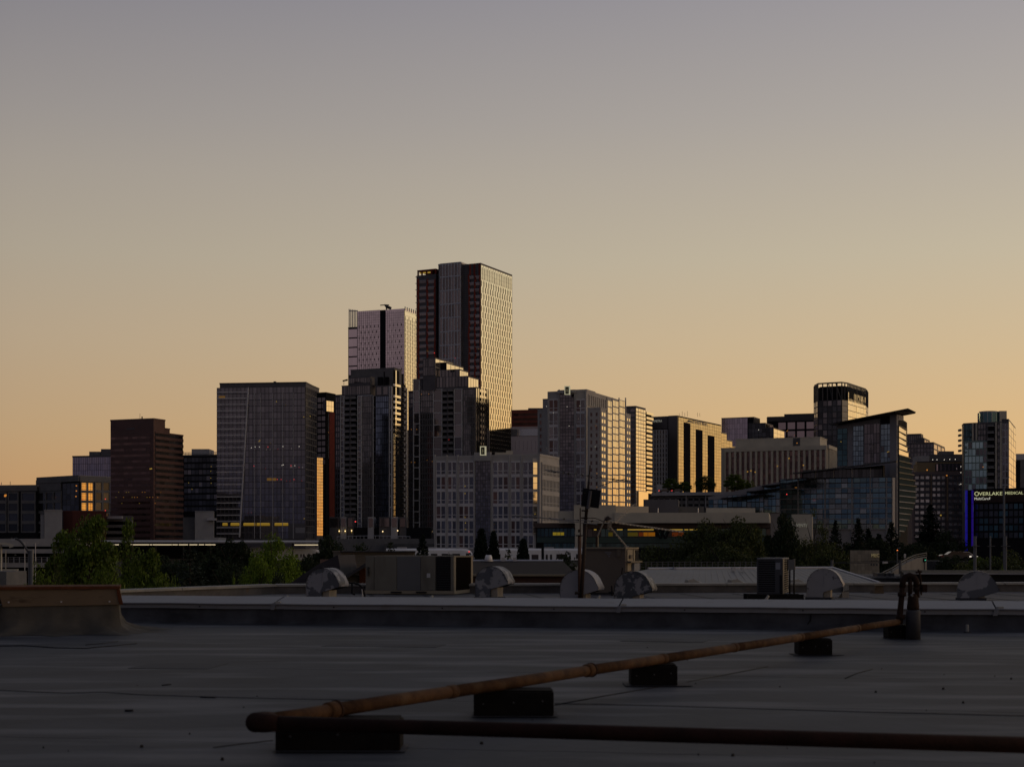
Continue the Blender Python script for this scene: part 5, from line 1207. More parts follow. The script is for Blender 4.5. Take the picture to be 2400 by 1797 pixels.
t = bpy.data.objects['light_rail_train.001']; text(t, 'Sound Transit', .62, (PX(1124, 380), 379.93, PZ(1296.5, 380)), 0, mat('grey train letters', (.16, .17, .22), .6))
g = thing('railway_guideway', 'grey concrete rail guideway carrying the white trains', 'guideway', (0, 380, GZ))
MB().box(PX(-60, 380), PX(1420, 380), 378, 386, PZ(1326, 380), PZ(1316, 380)).build('deck', M_CONC_D, g)
for i, px in enumerate(range(-40, 1420, 140)): MB().box(PX(px, 380), PX(px + 12, 380), 380.5, 383, GZ, PZ(1326, 380)).build('pier', M_CONC_D, g)
MB().box(PX(-60, 380), PX(1420, 380), 386.1, 386.4, PZ(1316, 380), PZ(1309, 380)).build('barrier', M_CONC_D, g)
s_ = thing('station_canopy', 'long pale station roof with a bright strip light along its eave', 'canopy', (PX(400, 372), 372, GZ))
MB().hexa([P3(92, 1271, 372), P3(748, 1272, 372), P3(748, 1270, 386), P3(92, 1270, 386)], [P3(92, 1268.5, 372), P3(748, 1269.5, 372), P3(748, 1266, 386), P3(92, 1265, 386)]).build('roof', M_CONC, s_)
for a, c in ((100, 126), (141, 150), (265, 281), (303, 349), (351, 356), (358, 402), (404, 416), (419, 440), (444, 462), (466, 478), (481, 506), (690, 745)):
    y_ = 1276 if a < 600 else 1276.5; MB().box(PX(a, 373), PX(c, 373), 373, 373.3, PZ(y_ + 1.0, 373), PZ(y_ - 1.1, 373)).build('strip_light', lit('warm strip light', (1, .80, .50), .65), s_)
for i, px in enumerate(range(110, 760, 64)): MB().tube([(PX(px, 377), 377, GZ), (PX(px, 377), 377, PZ(1270, 377))], .18, 8).build('post', M_METD, s_)
MB().box(PX(92, 380), PX(560, 380), 387, 387.4, PZ(1316, 380), PZ(1271, 380)).build('rear_screen', M_BLACKP, s_)

g = thing('parking_garage', 'layered pale parking decks at the left edge behind the street lamp', 'parking garage', (PX(60, 300), 300, GZ))
for a, c, m_ in ((1262, 1280, M_CONC), (1286, 1296, M_CONC), (1318, 1329, M_CONC)):
    MB().box(PX(-60, 300), PX(152, 300), 300, 320, PZ(c, 300), PZ(a, 300)).build('deck', m_, g)
MB().box(PX(-60, 300), PX(150, 300), 306, 320, GZ, PZ(1270, 300)).build('core', M_BLACKP, g)
MB().box(PX(-60, 298), PX(40, 298), 298, 299, PZ(1337, 298), PZ(1333, 298)).build('kerb', M_CREAM, g)
for i in range(14): MB().box(PX(-20 + i * 13, 299.6), PX(-19 + i * 13, 299.6), 299.5, 299.7, PZ(1319, 299.6), PZ(1305, 299.6)).build('rail_post', M_METL, g)
for py in (1305, 1309, 1313): MB().box(PX(-60, 299.6), PX(152, 299.6), 299.58, 299.66, PZ(py + .5, 299.6), PZ(py, 299.6)).build('rail', M_METL, g)
for px in (12, 76, 145): MB().box(PX(px, 299), PX(px + 1.6, 299), 299, 299.3, GZ, PZ(1288, 299)).build('column', M_CREAM, g)
for px, py in ((34, 1299), (54, 1270)): MB().box(PX(px, 299), PX(px + 3, 299), 299, 299.3, PZ(py + 1, 299), PZ(py, 299)).build('lamp', M_CREAM, g)
MB().box(PX(-60, 240), PX(15, 240), 240, 250, GZ, PZ(1339, 240)).build('lower_wall', M_CONC_D, g)
c_ = thing('curved_canopy', 'small pale curved canopy at the left frame edge', 'canopy', (PX(10, 250), 250, GZ))
mb = MB(); pr = [(-40, 1274), (-10, 1271), (12, 1271), (24, 1273.5), (33, 1276), (31, 1281), (22, 1283.5), (21, 1277), (8, 1275.5), (-10, 1276), (-40, 1279)]
mb.hexa([P3(a, c, 250) for a, c in pr], [P3(a, c, 254) for a, c in pr]); mb.build('roof', M_CREAM, c_)
MB().box(PX(1, 251), PX(3, 251), 251, 251.4, GZ, PZ(1276, 251)).build('post', M_CREAM, c_)
for i, (px, D, y0_) in enumerate(((58, 290, 1270), (83, 290, 1271))):
    l = thing('light_pole', ['first', 'second'][i] + ' thin twin headed light pole on the parking decks from the left', 'light pole', (PX(px, D), D, GZ), 'light poles on the parking decks')
    MB().tube([(PX(px, D), D, GZ), P3(px, y0_, D)], .09, 6).build('pole', M_METL, l)
    for s in (-1, 1): MB().box(PX(px + s * 5 - 2, D), PX(px + s * 5 + 2, D), D - .1, D + .2, PZ(y0_ + 1, D), PZ(y0_, D)).build('lamp_head', M_CREAM, l)
l = thing('street_lamp', 'dark street lamp with a bent arm rising above the rusty curb box', 'street lamp', (PX(70, 60), 60, GZ))
MB().tube([(PX(71, 60), 60, GZ), P3(71, 1290, 60)], .085, 10).build('pole', M_METD, l, smooth=True)
MB().tube([P3(71, 1300, 60), P3(64, 1289, 60), P3(54, 1275, 60), P3(46, 1266, 60), P3(38, 1262, 60), P3(33, 1263, 60)], .045, 8).build('arm', M_METD, l, smooth=True)
MB().hexa([P3(24, 1265.5, 59.9), P3(35, 1266, 59.9), P3(35, 1266, 60.15), P3(24, 1265.5, 60.15)], [P3(26, 1263, 59.9), P3(35, 1261.5, 59.9), P3(35, 1261.5, 60.15), P3(26, 1263, 60.15)]).build('lamp_head', M_METL, l)
MB().tube([P3(27, 1262, 60), P3(26.5, 1259.5, 60)], .04, 8).build('photo_cell', M_METD, l)
M_POLE = mat('weathered steel pole', (.12, .12, .125), .7)
for px, w_, yt, D, lb in ((2285, 8, 1256, 120, 'thick grey pole in front of the blue light strips'), (2321, 4, 1256, 120, 'thinner grey pole right of the blue light strips'), (2353, 5, 1140, 130, 'tallest thin pole in front of the medical centre'), (2357, 6, 1256, 118, 'grey pole beside the tallest thin pole')):
    l = thing('tall_pole', lb, 'pole', (PX(px, D), D, GZ), 'tall poles before the medical centre'); MB().tube([(PX(px, D), D, GZ), P3(px, yt, D)], w_ / 2 / F * D, 8).build('pole', M_POLE, l, smooth=True)
    MB().box(PX(px - 9, D), PX(px + 9, D), D - .25, D - .15, PZ(1280, D), PZ(1278.6, D)).build('crossarm', M_POLE, l)
l = thing('traffic_signal', 'traffic signal showing orange light on a slim pole with short arm', 'traffic light', (PX(2103, 200), 200, GZ))
MB().tube([(PX(2103, 200), 200, GZ), P3(2103, 1292, 200)], .09, 8).build('pole', M_POLE, l); MB().tube([P3(2103, 1292, 200), P3(2104, 1285, 200), P3(2111, 1283, 200)], .08, 8).build('arm', M_POLE, l)
MB().box(PX(2103, 199.6), PX(2107, 199.6), 199.5, 199.8, PZ(1292, 200), PZ(1285, 200)).build('signal_head', M_BLACKP, l); MB().box(PX(2104, 199), PX(2106, 199), 199.3, 199.48, PZ(1290, 200), PZ(1288, 200)).build('lens', lit('orange signal', (1, .25, .06), 1.2), l)
l = thing('traffic_signal', 'traffic signal showing green light low by the bright shrub', 'traffic light', (PX(2166, 180), 180, GZ))
MB().tube([(PX(2167, 180), 180, GZ), P3(2167, 1310, 180)], .08, 8).build('pole', M_POLE, l); MB().box(PX(2163, 180), PX(2169, 180), 179.6, 179.9, PZ(1317, 180), PZ(1307, 180)).build('signal_head', M_BLACKP, l)
MB().box(PX(2165, 180), PX(2167, 180), 179.4, 179.58, PZ(1313, 180), PZ(1311, 180)).build('lens', E_GREEN, l)
l = thing('sign_post', 'small pale rectangular sign on a post beside the orange signal', 'sign', (PX(2120, 190), 190, GZ))
MB().tube([(PX(2120, 190), 190, GZ), P3(2120, 1308, 190)], .06, 6).build('post', M_POLE, l); MB().box(PX(2118, 190), PX(2122.5, 190), 189.8, 189.9, PZ(1307, 190), PZ(1297, 190)).build('panel', M_METL, l)
r_ = thing('road_ramp', 'curving pale road ramp with railing behind the gas riser', 'ramp', (PX(2130, 150), 150, GZ))
pts = [(2068, 1350, 135), (2090, 1340, 140), (2108, 1328, 148), (2125, 1318, 158), (2145, 1309, 170), (2172, 1304, 185)]
mb = MB(); rl = MB()
for i in range(len(pts) - 1):
    a, c = P3(*pts[i]), P3(*pts[i + 1]); mb.hexa([(a.x, a.y, GZ), (c.x, c.y, GZ), (c.x, c.y + 1.2, GZ), (a.x, a.y + 1.2, GZ)], [tuple(a), tuple(c), (c.x, c.y + 1.2, c.z), (a.x, a.y + 1.2, a.z)])
mb.build('wall', M_CONC_D, r_)
rl.tube([P3(a, c - 9, d) for a, c, d in pts], .05, 6); rl.tube([P3(a, c - 4.5, d) for a, c, d in pts], .04, 6)
for a, c, d in pts: rl.tube([P3(a, c - 9, d), P3(a, c, d)], .05, 6)
rl.build('railing', M_POLE, r_)
M_CARP = mat('dark car paint', (.03, .03, .035), .3, coat=.6); M_CARW = mat('white car paint', (.45, .45, .46), .3, coat=.6)
def car(px, D, gz, label, m, ang=0., front=False):
    t = thing('parked_car', label, 'car', (PX(px, D), D, gz), 'cars on the terrace and the road'); o0 = Vector((PX(px, D), D, gz))
    pr = [(-2.2, .35), (-2.25, .8), (-2.0, .95), (-1.3, 1.0), (-.7, 1.42), (.9, 1.45), (1.6, .98), (2.15, .85), (2.25, .4)]
    MB().hexa([(o0.x + a, D - .85, gz + c) for a, c in pr], [(o0.x + a, D + .85, gz + c) for a, c in pr]).build('body', m, t)
    wn = [(-1.15, 1.02), (-.66, 1.36), (.85, 1.38), (1.4, 1.02)]
    for s in (-.87, .85): MB().hexa([(o0.x + a, D + s, gz + c) for a, c in wn], [(o0.x + a, D + s + .02, gz + c) for a, c in wn]).build('window', G_BLACK, t)
    for a in (-1.4, 1.4):
        for s in (-.92, .70): MB().tube([(o0.x + a, D + s, gz + .33), (o0.x + a, D + s + .22, gz + .33)], .33, 14).build('wheel', M_BLACKP, t)
    for s in (-.86, .60):
        MB().box(o0.x - 2.32, o0.x - 1.95, D + s - .03, D + s + .24, gz + .66, gz + .84).build('tail_light', E_RED if not front else M_REDP, t)
        MB().box(o0.x + 2.0, o0.x + 2.3, D + s - .03, D + s + .24, gz + .60, gz + .74).build('headlight', E_WHITE if front else M_METL, t)
    return t
car(1557, 601.5, TZ, 'left parked car with red tail light on the parking terrace', M_CARP); car(1587, 601.5, TZ, 'right parked car with red tail light on the parking terrace', M_CARP)
car(2254, 235, PZ(1314, 235), 'pale car with lit headlight on the road near the blue strips', M_CARW, front=True); car(2237, 225, PZ(1314, 225), 'dark car with lit headlight left of the pale car', M_CARP, front=True)
struct('road', MB().box(PX(2180, 230), PX(2300, 230), 222, 245, GZ, PZ(1314, 230)), M_ASPH)

# low tiled wall block with letters
b = thing('tiled_wall_building', 'small beige tiled wall block with brass letters right of the clean vent', 'building', (PX(2028, 110), 110, GZ))
MB().prism([tuple(P2(1992, 110)), tuple(P2(2061, 110)), tuple(P2(2061, 118)), tuple(P2(1993, 118))], GZ, PZ(1289, 110)).build('wall', mat('beige tile', (.24, .215, .18), .7, noise=(.20, .18, .155), nscale=2), b)
facade(b, Vector((PX(1993, 110), 110)), Vector((PX(2060.6, 110), 110)), PZ(1345, 110), PZ(1289.5, 110), 8, 6, pane=mat('beige tile face', (.25, .225, .185), .65, vary=.18), vw=.03, hw=.03, base=.0, tilt=.0, pname='tile', force=True)
text(b, 'MEC', .36, (PX(2041, 110), 109.9, PZ(1305, 110)), 0, mat('brass letters', (.5, .42, .25), .35, .6, emit=(.6, .5, .25), estr=.12), sx=.85)
w_ = thing('overhead_wires', 'thin overhead wires with small insulators crossing before the tiled wall', 'wires', (PX(2040, 100), 100, GZ))
for k, py in enumerate((1315, 1318.5)): MB().tube([P3(1950, py + 2, 100), P3(2030, py, 100), P3(2110, py - 1, 100)], .018, 5).build('wire', M_METD, w_)
for px in (2041, 2047, 2054): MB().box(PX(px, 99.9), PX(px + 3, 99.9), 99.9, 100, PZ(1325, 100), PZ(1320.5, 100)).build('insulator', M_METD, w_); MB().box(PX(px, 99.9), PX(px + 3, 99.9), 99.9, 100, PZ(1315, 100), PZ(1312.5, 100)).build('insulator', M_METD, w_)
MB().box(PX(2070, 99), PX(2081, 99), 99, 99.2, PZ(1320, 99), PZ(1315.5, 99)).build('transformer_bracket', M_METL, w_)
for px in (1950, 2110): MB().tube([(PX(px, 100), 100, GZ), P3(px, 1312, 100)], .1, 8).build('pole', M_POLE, w_)

# ================================================================== the roof we stand on
AL = R(11.3); CA, SA = math.cos(AL), math.sin(AL)
def W(u, v): return Vector((u * CA + v * SA, -u * SA + v * CA))
def W3(u, v, z): p = W(u, v); return (p.x, p.y, z)
M_MEMB = mat('grey roof membrane', (.060, .066, .078), .65, spec=.08, noise=(.040, .044, .052), nscale=.55, stretch=(1, 1, 1),
             grime=((.118, .123, .134), 1.0, .50, .66, (.38, 1.5, 1)), bump=.25, bscale=9)
M_MEMB_D = mat('dark upturned membrane', (.062, .064, .074), .7, noise=(.030, .030, .035), nscale=1.5, grime=((.065, .065, .07), .9, .58, .75, (.4, 1.2, 3)), bump=.3, bscale=6)
M_MEMB2 = mat('pale aged roofing', (.10, .10, .106), .8, noise=(.09, .09, .098), nscale=.8, grime=((.18, .175, .17), .6, .52, .7, (.3, 1.5, 1)))
M_COPE = mat('grey coping metal', (.185, .187, .195), .5, .25, noise=(.195, .195, .21), nscale=.9, grime=((.15, .14, .135), 2.5, .60, .75, (1, 1, 2)), bump=.1, bscale=3)
M_COPEF = mat('grey coping metal face', (.20, .205, .225), .5, .25, noise=(.17, .175, .195), nscale=1.4)
M_CRACK = mat('dark seam mastic', (.012, .012, .014), .6)
def vnoise(x, y, s=1.0): return math.sin(x * 1.7 * s + 1.3 * math.sin(y * 2.1 * s)) * math.cos(y * 1.3 * s + .7 * math.sin(x * .9 * s))
roof = MB(); q = [W(-17, -4), W(22, -4), W(22, 25.1), W(-17, 25.1)]; roof.prism([tuple(p) for p in q], GZ, -.03); roof = struct('roof', roof, M_MEMB_D)
roof['_o'] = (0, 0, 0)
edges = [-4, .3, 3.4, 6.45, 9.5, 12.55, 15.6, 18.65, 21.7, 25.02]
for i in range(len(edges) - 1):
    v0, v1 = edges[i] + .004, edges[i + 1]; nu, nv = 150, 8; mb = MB()
    for b_ in range(nv + 1):
        for a_ in range(nu + 1):
            u = -17 + 39 * a_ / nu; tv = b_ / nv; v = v0 + (v1 - v0) * tv
            if b_ in (0, nv): v += .03 * vnoise(u, edges[i + (b_ > 0)] * 3.1, .9) + .014 * vnoise(u, edges[i + (b_ > 0)], 3.3)
            z = .0022 * vnoise(u, v, .8) + .0012 * vnoise(u, v * 2, 2.7) + (.0012 if b_ == 0 else (.0004 if b_ == 1 else 0)) * (.35 + .65 * max(0, min(1, .5 + 1.3 * vnoise(u, i * 2.0, .9))))
            mb.v.append(W3(u, v, z))
    for b_ in range(nv):
        for a_ in range(nu): k = b_ * (nu + 1) + a_; mb.f.append((k, k + 1, k + nu + 2, k + nu + 1))
    nb = len(mb.v)   # turned down near edge, its own vertices so that it keeps a crisp corner
    for a_ in range(nu + 1): mb.v.append(mb.v[a_])
    for a_ in range(nu + 1): x_, y_, z_ = mb.v[a_]; mb.v.append((x_, y_, z_ - .005))
    for a_ in range(nu): mb.f.append((nb + nu + 1 + a_, nb + nu + 2 + a_, nb + a_ + 1, nb + a_))
    mb.build('roof_sheet', M_MEMB, roof, smooth=True)
def crack(pts, r, name='seam_ridge'):
    MB().tube([W3(u, v, .004) for u, v in pts], r, 6).build(name, M_CRACK, roof, smooth=True)
def gp(px, py): D = CZ * F / (py - HY); x_ = PX(px, D); return (x_ * CA - D * SA, x_ * SA + D * CA)
crack([gp(*p) for p in ((-20, 1514), (60, 1513), (130, 1518), (200, 1519), (260, 1514), (320, 1508))], .008)
crack([gp(*p) for p in ((200, 1511), (240, 1508), (276, 1503))], .005)
crack([gp(*p) for p in ((-20, 1617), (60, 1620), (150, 1624), (240, 1622), (330, 1628), (480, 1633), (640, 1637), (800, 1640), (1000, 1645))], .0028)
crack([gp(*p) for p in ((1300, 1649), (1500, 1653), (1750, 1660), (2000, 1668), (2420, 1678))], .0028)
crack([gp(*p) for p in ((380, 1606), (400, 1604))], .008); crack([gp(*p) for p in ((470, 1634), (505, 1635))], .010); crack([gp(*p) for p in ((293, 1666), (312, 1666))], .012)
crack([gp(*p) for p in ((500, 1752), (560, 1744), (640, 1735))], .003)
crack([gp(*p) for p in ((1980, 1590), (2010, 1577), (2045, 1568))], .004)
crack([gp(*p) for p in ((1300, 1652), (1420, 1630), (1600, 1600), (1800, 1562))], .004)
M_PATCH = mat('newer membrane patch', (.053, .058, .068), .7, noise=(.042, .044, .05), nscale=2)
for px, py, w_, d_, a_ in ((420, 1560, .9, .8, .1), (1560, 1500, 1.2, .7, -.08), (900, 1512, 1.6, .6, .02)):
    u, v = gp(px, py); c_, q_ = math.cos(a_), math.sin(a_); cr = [(-w_ / 2, -d_ / 2), (w_ / 2, -d_ / 2), (w_ / 2, d_ / 2), (-w_ / 2, d_ / 2)]
    MB().hexa([W3(u + x * c_ - y * q_, v + x * q_ + y * c_, .0) for x, y in cr], [W3(u + x * c_ - y * q_, v + x * q_ + y * c_, .0050) for x, y in cr]).build('membrane_patch', M_PATCH, roof)
# scattered small debris lying on the membrane
deb = MB(); r_ = random.Random(3)
for i in range(38):
    px, py = r_.uniform(0, 2400), r_.uniform(1500, 1790); u, v = gp(px, py); s = r_.choice([.004, .006, .008, .014]); p = W(u, v); a = r_.random() * 3
    c_, q_ = math.cos(a) * s, math.sin(a) * s
    deb.hexa([(p.x - c_, p.y - q_, .0), (p.x + q_, p.y - c_, .0), (p.x + c_, p.y + q_, .0), (p.x - q_, p.y + c_, .0)], [(p.x - c_ * .6, p.y - q_ * .6, s * .8 + .006), (p.x + q_ * .6, p.y - c_ * .6, s + .004), (p.x + c_ * .6, p.y + q_ * .6, s * .6 + .006), (p.x - q_ * .6, p.y + c_ * .6, s * .8 + .006)])
tag(deb.build('debris', mat('dark debris', (.02, .018, .016), .9)), 'small dark bits of grit and twigs scattered on the grey roof', 'debris', kind='stuff')

# parapet
pp = thing('parapet', 'low parapet with dark upturned membrane and grey metal coping', 'parapet', W3(0, 25, 0))
mb = MB(); n = 120; prof = [(24.78, .004), (24.95, .035), (25.03, .12), (25.045, .31)]
for a_ in range(n + 1):
    u = -17 + 39 * a_ / n
    for j, (v, z) in enumerate(prof): mb.v.append(W3(u, v + (.05 * vnoise(u, 2, .8) + .03 * vnoise(u, 5, 2.3) if j == 0 else .012 * vnoise(u, j, 1.4)), z + (.01 * vnoise(u, j, 2.2) if 0 < j < 3 else 0)))
for a_ in range(n):
    for j in range(3): k = a_ * 4 + j; mb.f.append((k, k + 4, k + 5, k + 1))
mb.build('upturn', M_MEMB_D, pp, smooth=True)
MB().hexa([W3(-17, 25.06, -.02), W3(22, 25.06, -.02), W3(22, 25.5, -.02), W3(-17, 25.5, -.02)], [W3(-17, 25.06, .33), W3(22, 25.06, .33), W3(22, 25.5, .44), W3(-17, 25.5, .44)]).build('core', M_MEMB_D, pp)
us = [-17, -9.3, -3.15, 2.95, 9.05, 15.2, 22]; r_ = random.Random(9)
for i in range(6):
    a, c = us[i] + .012, us[i + 1] - .012; ds = [r_.uniform(-.006, .006) for _ in range(9)]
    mb = MB(); m = 8
    P_ = [(25.005, .268), (25.015, .343), (24.97, .346), (24.972, .364), (25.56, .476), (25.57, .40)]
    for k in range(m + 1):
        u = a + (c - a) * k / m
        for j, (v, z) in enumerate(P_): mb.v.append(W3(u, v, z + (ds[k] if j < 4 else ds[k] * .3)))
    for k in range(m):
        for j in range(5): q_ = k * 6 + j; mb.f.append((q_, q_ + 6, q_ + 7, q_ + 1))
    cp_ = bevel(mb.build('coping', M_COPE, pp), .004)
    for k in range(3):
        u = a + (c - a) * (.18 + .32 * k); MB().tube([W3(u, 24.998, .31 + ds[k]), W3(u, 24.985, .31 + ds[k])], .012, 8).build('screw', M_CRACK, cp_)
    if i:
        MB().hexa([W3(us[i] - .05, 24.975, .255), W3(us[i] + .02, 24.975, .255), W3(us[i] + .02, 24.99, .255), W3(us[i] - .05, 24.99, .255)], [W3(us[i] - .02, 24.975, .37), W3(us[i] + .05, 24.975, .37), W3(us[i] + .05, 24.99, .37), W3(us[i] - .02, 24.99, .37)]).build('joint_cover', M_COPEF, pp)
        MB().box(W(us[i] + .07, 25.02).x - .04, W(us[i] + .07, 25.02).x + .05, W(us[i], 25.02).y - .03, W(us[i], 25.02).y + .06, .364, .40).build('sealant_lump', mat('pale sealant', (.32, .31, .29), .8), pp)
MB().tube([W3(-.05, 24.97, .005), W3(-.03, 25.00, .08), W3(.02, 25.025, .15), W3(.03, 25.03, .25)], .010, 6).build('cable', M_CRACK, pp)
MB().tube([W3(-.9, 24.93, .008), W3(-.5, 24.94, .008), W3(-.05, 24.97, .008)], .010, 6).build('cable', M_CRACK, pp)

# ------------------------------------------------------------------ curb boxes at the left
M_RUST = mat('rusty metal edge', (.105, .036, .016), .85, noise=(.065, .024, .012), nscale=5)
M_TANM = mat('tan stained sheet metal', (.145, .105, .070), .6, noise=(.120, .088, .060), nscale=1.3, grime=((.07, .05, .035), 3., .58, .72, (1, 1, 3)))
def curb(u0, u1, v0, label, W3=W3):
    t = thing('roof_curb', label, 'roof curb', W3((u0 + u1) / 2, v0, 0), 'capped roof curbs')
    # membrane wrapped base with flared, wrinkled skirt
    mb = MB(); rings = [(.44, .02), (.26, .04), (.12, .10), (.03, .30), (.005, .62)]; N_ = 72; cu, cv = (u0 + u1) / 2, v0 + .65; hu, hv = (u1 - u0) / 2, .65
    for (z, o_) in rings:
        for k in range(N_):
            a = 2 * math.pi * k / N_; dx, dy = math.cos(a), math.sin(a); m_ = max(abs(dx), abs(dy)); x_, y_ = dx / m_ * hu, dy / m_ * hv
            rr = o_ * (1 + .34 * math.sin(a * 11 + z * 6) * (o_ > .05) + .16 * math.sin(a * 23 + z * 9)) ; L_ = math.hypot(dx / m_, dy / m_)
            nx, ny = (dx / m_) / L_, (dy / m_) / L_
            mb.v.append(W3(cu + x_ + nx * rr, cv + y_ + ny * rr, z + (.02 * math.sin(a * 17) if .01 < z < .3 else 0)))
    for r__ in range(len(rings) - 1):
        for k in range(N_): k2 = (k + 1) % N_; mb.f.append(((r__ + 1) * N_ + k, (r__ + 1) * N_ + k2, r__ * N_ + k2, r__ * N_ + k))
    mb.build('membrane_skirt', mat('olive grey wrapped membrane', (.085, .078, .068), .75, noise=(.06, .056, .05), nscale=2.5, grime=((.13, .12, .105), 2.0, .6, .75), bump=.3, bscale=8), t, smooth=True)
    o = -.06
    mb = MB().hexa([W3(u0 + .05, v0 - .04, .425), W3(u1 + .08, v0 - .05, .445), W3(u1 + .05, v0 + 1.35, .44), W3(u0, v0 + 1.35, .43)],
                   [W3(u0 - .03, v0 - .03, .70), W3(u1 + .02, v0 - .03, .705), W3(u1 + .02, v0 + 1.33, .70), W3(u0 - .03, v0 + 1.33, .70)]); bevel(mb.build('metal_cap', M_TANM, t), .008)
    mb = MB().hexa([W3(u0 - .045, v0 - .055, .690), W3(u1 + .035, v0 - .055, .695), W3(u1 + .035, v0 + 1.36, .69), W3(u0 - .045, v0 + 1.36, .69)],
                   [W3(u0 - .045, v0 - .05, .738), W3(u1 + .035, v0 - .05, .742), W3(u1 + .035, v0 + 1.35, .738), W3(u0 - .045, v0 + 1.35, .738)]); bevel(mb.build('rust_rim', M_RUST, t), .006)
    MB().hexa([W3(u1 + .02, v0 - .062, .46), W3(u1 + .085, v0 - .06, .45), W3(u1 + .085, v0 - .035, .45), W3(u1 + .02, v0 - .035, .46)], [W3(u1 - .02, v0 - .058, .69), W3(u1 + .03, v0 - .058, .69), W3(u1 + .03, v0 - .03, .69), W3(u1 - .02, v0 - .03, .69)]).build('corner_trim', M_RUST, t)
    for f_ in (.08, .52, .93): MB().tube([W3(u0 + (u1 - u0) * f_, v0 - .05, .50), W3(u0 + (u1 - u0) * f_, v0 - .062, .50)], .014, 8).build('screw', M_METL, t)
    return t
gl, gr_ = gp(18, 1480), gp(277, 1480)
CO = P2(276, 23.55); ca_, sa_ = math.cos(R(14)), math.sin(R(14))
def WC3(u, v, z): return (CO.x + u * ca_ - v * sa_, CO.y + u * sa_ + v * ca_, z)
curb(-1.78, 0, 0, 'tan metal capped roof curb with rusty rim and wrinkled membrane base', WC3)
curb(-4.2, -1.9, -.05, 'dark roof curb cut off by the left frame edge', WC3)

# ------------------------------------------------------------------ rusty gas pipe on sleepers
M_PIPE = mat('rusty gas pipe', (.085, .043, .020), .8, noise=(.042, .022, .013), nscale=7, grime=((.12, .075, .042), 4.5, .56, .78), bump=.5, bscale=60)
gpipe = thing('gas_pipe', 'long rusty gas pipe running across the roof, elbow at the near left end', 'pipe', (-1.56, 9.06, 0))
E0 = P3(598, 1692, 9.06); far = P3(2104, 1457, 21.72); r0 = .046
d1 = (far - E0).normalized(); near = P3(2560, 1749.5, 7.93); d2 = (near - E0).normalized()
joints = [.0, .053, .155, .31, .42, .55, .70, .86, 1.0]
for a, c in zip(joints[:-1], joints[1:]):
    A_, B_ = E0.lerp(far, max(a, .012)), E0.lerp(far, c); off = .004 * rng.uniform(-1, 1)
    MB().tube([A_, A_.lerp(B_, .5) + Vector((0, 0, off)), B_], r0, 20).build('pipe_length', M_PIPE, gpipe, smooth=True)
for a, k in ((.053, 1), (.31, 1), (.42, 0), (.70, 0), (.155, 0), (.55, 0), (.86, 0)):
    c = E0.lerp(far, a); mb = MB(); mb.tube([c - d1 * .05, c - d1 * .04, c + d1 * .04, c + d1 * .05], [r0, r0 + .005 + .007 * k, r0 + .005 + .007 * k, r0], 20); mb.build('coupling', M_PIPE, gpipe, smooth=True)
    if k: MB().tube([c + d1 * .045, c + d1 * .065], r0 + .018, 20).build('coupling_rim', mat('dark rust', (.035, .018, .012), .8), gpipe)
el = [E0 + d1 * .16, E0 + d1 * .08 + d2 * .005, E0 + d1 * .025 + d2 * .02 - (d1 + d2) * .02, E0 + d2 * .06, E0 + d2 * .16]
MB().tube(el, [r0 + .004, r0 + .014, r0 + .016, r0 + .014, r0 + .004], 20).build('elbow', mat('dark red rusty pipe', (.030, .013, .010), .8, noise=(.018, .009, .007), nscale=6, bump=.4, bscale=50), gpipe, smooth=True)
MB().tube([E0 + d2 * .12, E0.lerp(near, .5), near], r0 * .96, 20).build('pipe_length', MATS['dark red rusty pipe'], gpipe, smooth=True)
M_BLOCK = mat('tarred timber', (.013, .011, .010), .9, noise=(.008, .007, .007), nscale=8, bump=.4, bscale=30)
for px0, px1, pyb, lb in ((645, 938, 1762, 'largest dark timber block, nearest the pipe elbow'), (1110, 1298, 1680, 'second dark timber block from the pipe elbow'), (1479, 1588, 1608, 'middle dark timber block on a thin pad'),
                          (1872, 1951, 1536, 'fourth dark timber block from the pipe elbow'), (2082, 2140, 1497, 'farthest dark timber block, under the gas riser')):
    D = CZ * F / (pyb - HY); x0, x1 = PX(px0, D), PX(px1, D); t = thing('timber_block', lb, 'timber block', ((x0 + x1) / 2, D, 0), 'dark timber blocks under the gas pipe')
    o = MB().box(x0, x1, D, D + .30, .012, .195).build('block', M_BLOCK, t); bevel(o, .006)
    MB().box(x0 + .01, x1 - .015, D + .01, D + .29, .1955, .209).build('top_board', M_BLOCK, t)
    for k_ in (.12, .5, .86): MB().tube([(x0 + (x1 - x0) * k_, D - .004, .10 + .03 * k_), (x0 + (x1 - x0) * k_, D + .01, .10 + .03 * k_)], .008, 8).build('nail', M_METD, t)
    MB().box(x0 + (x1 - x0) * .3, x0 + (x1 - x0) * .3 + .04, D - .003, D + .303, .2095, .216).build('strap', M_RUST, t)
    pad = .14 if px0 in (1479, 1872) else .03
    MB().box(x0 - pad * .4, x1 + pad, D - .04, D + .36, .0085, .0115).build('pad', M_MEMB_D, t)
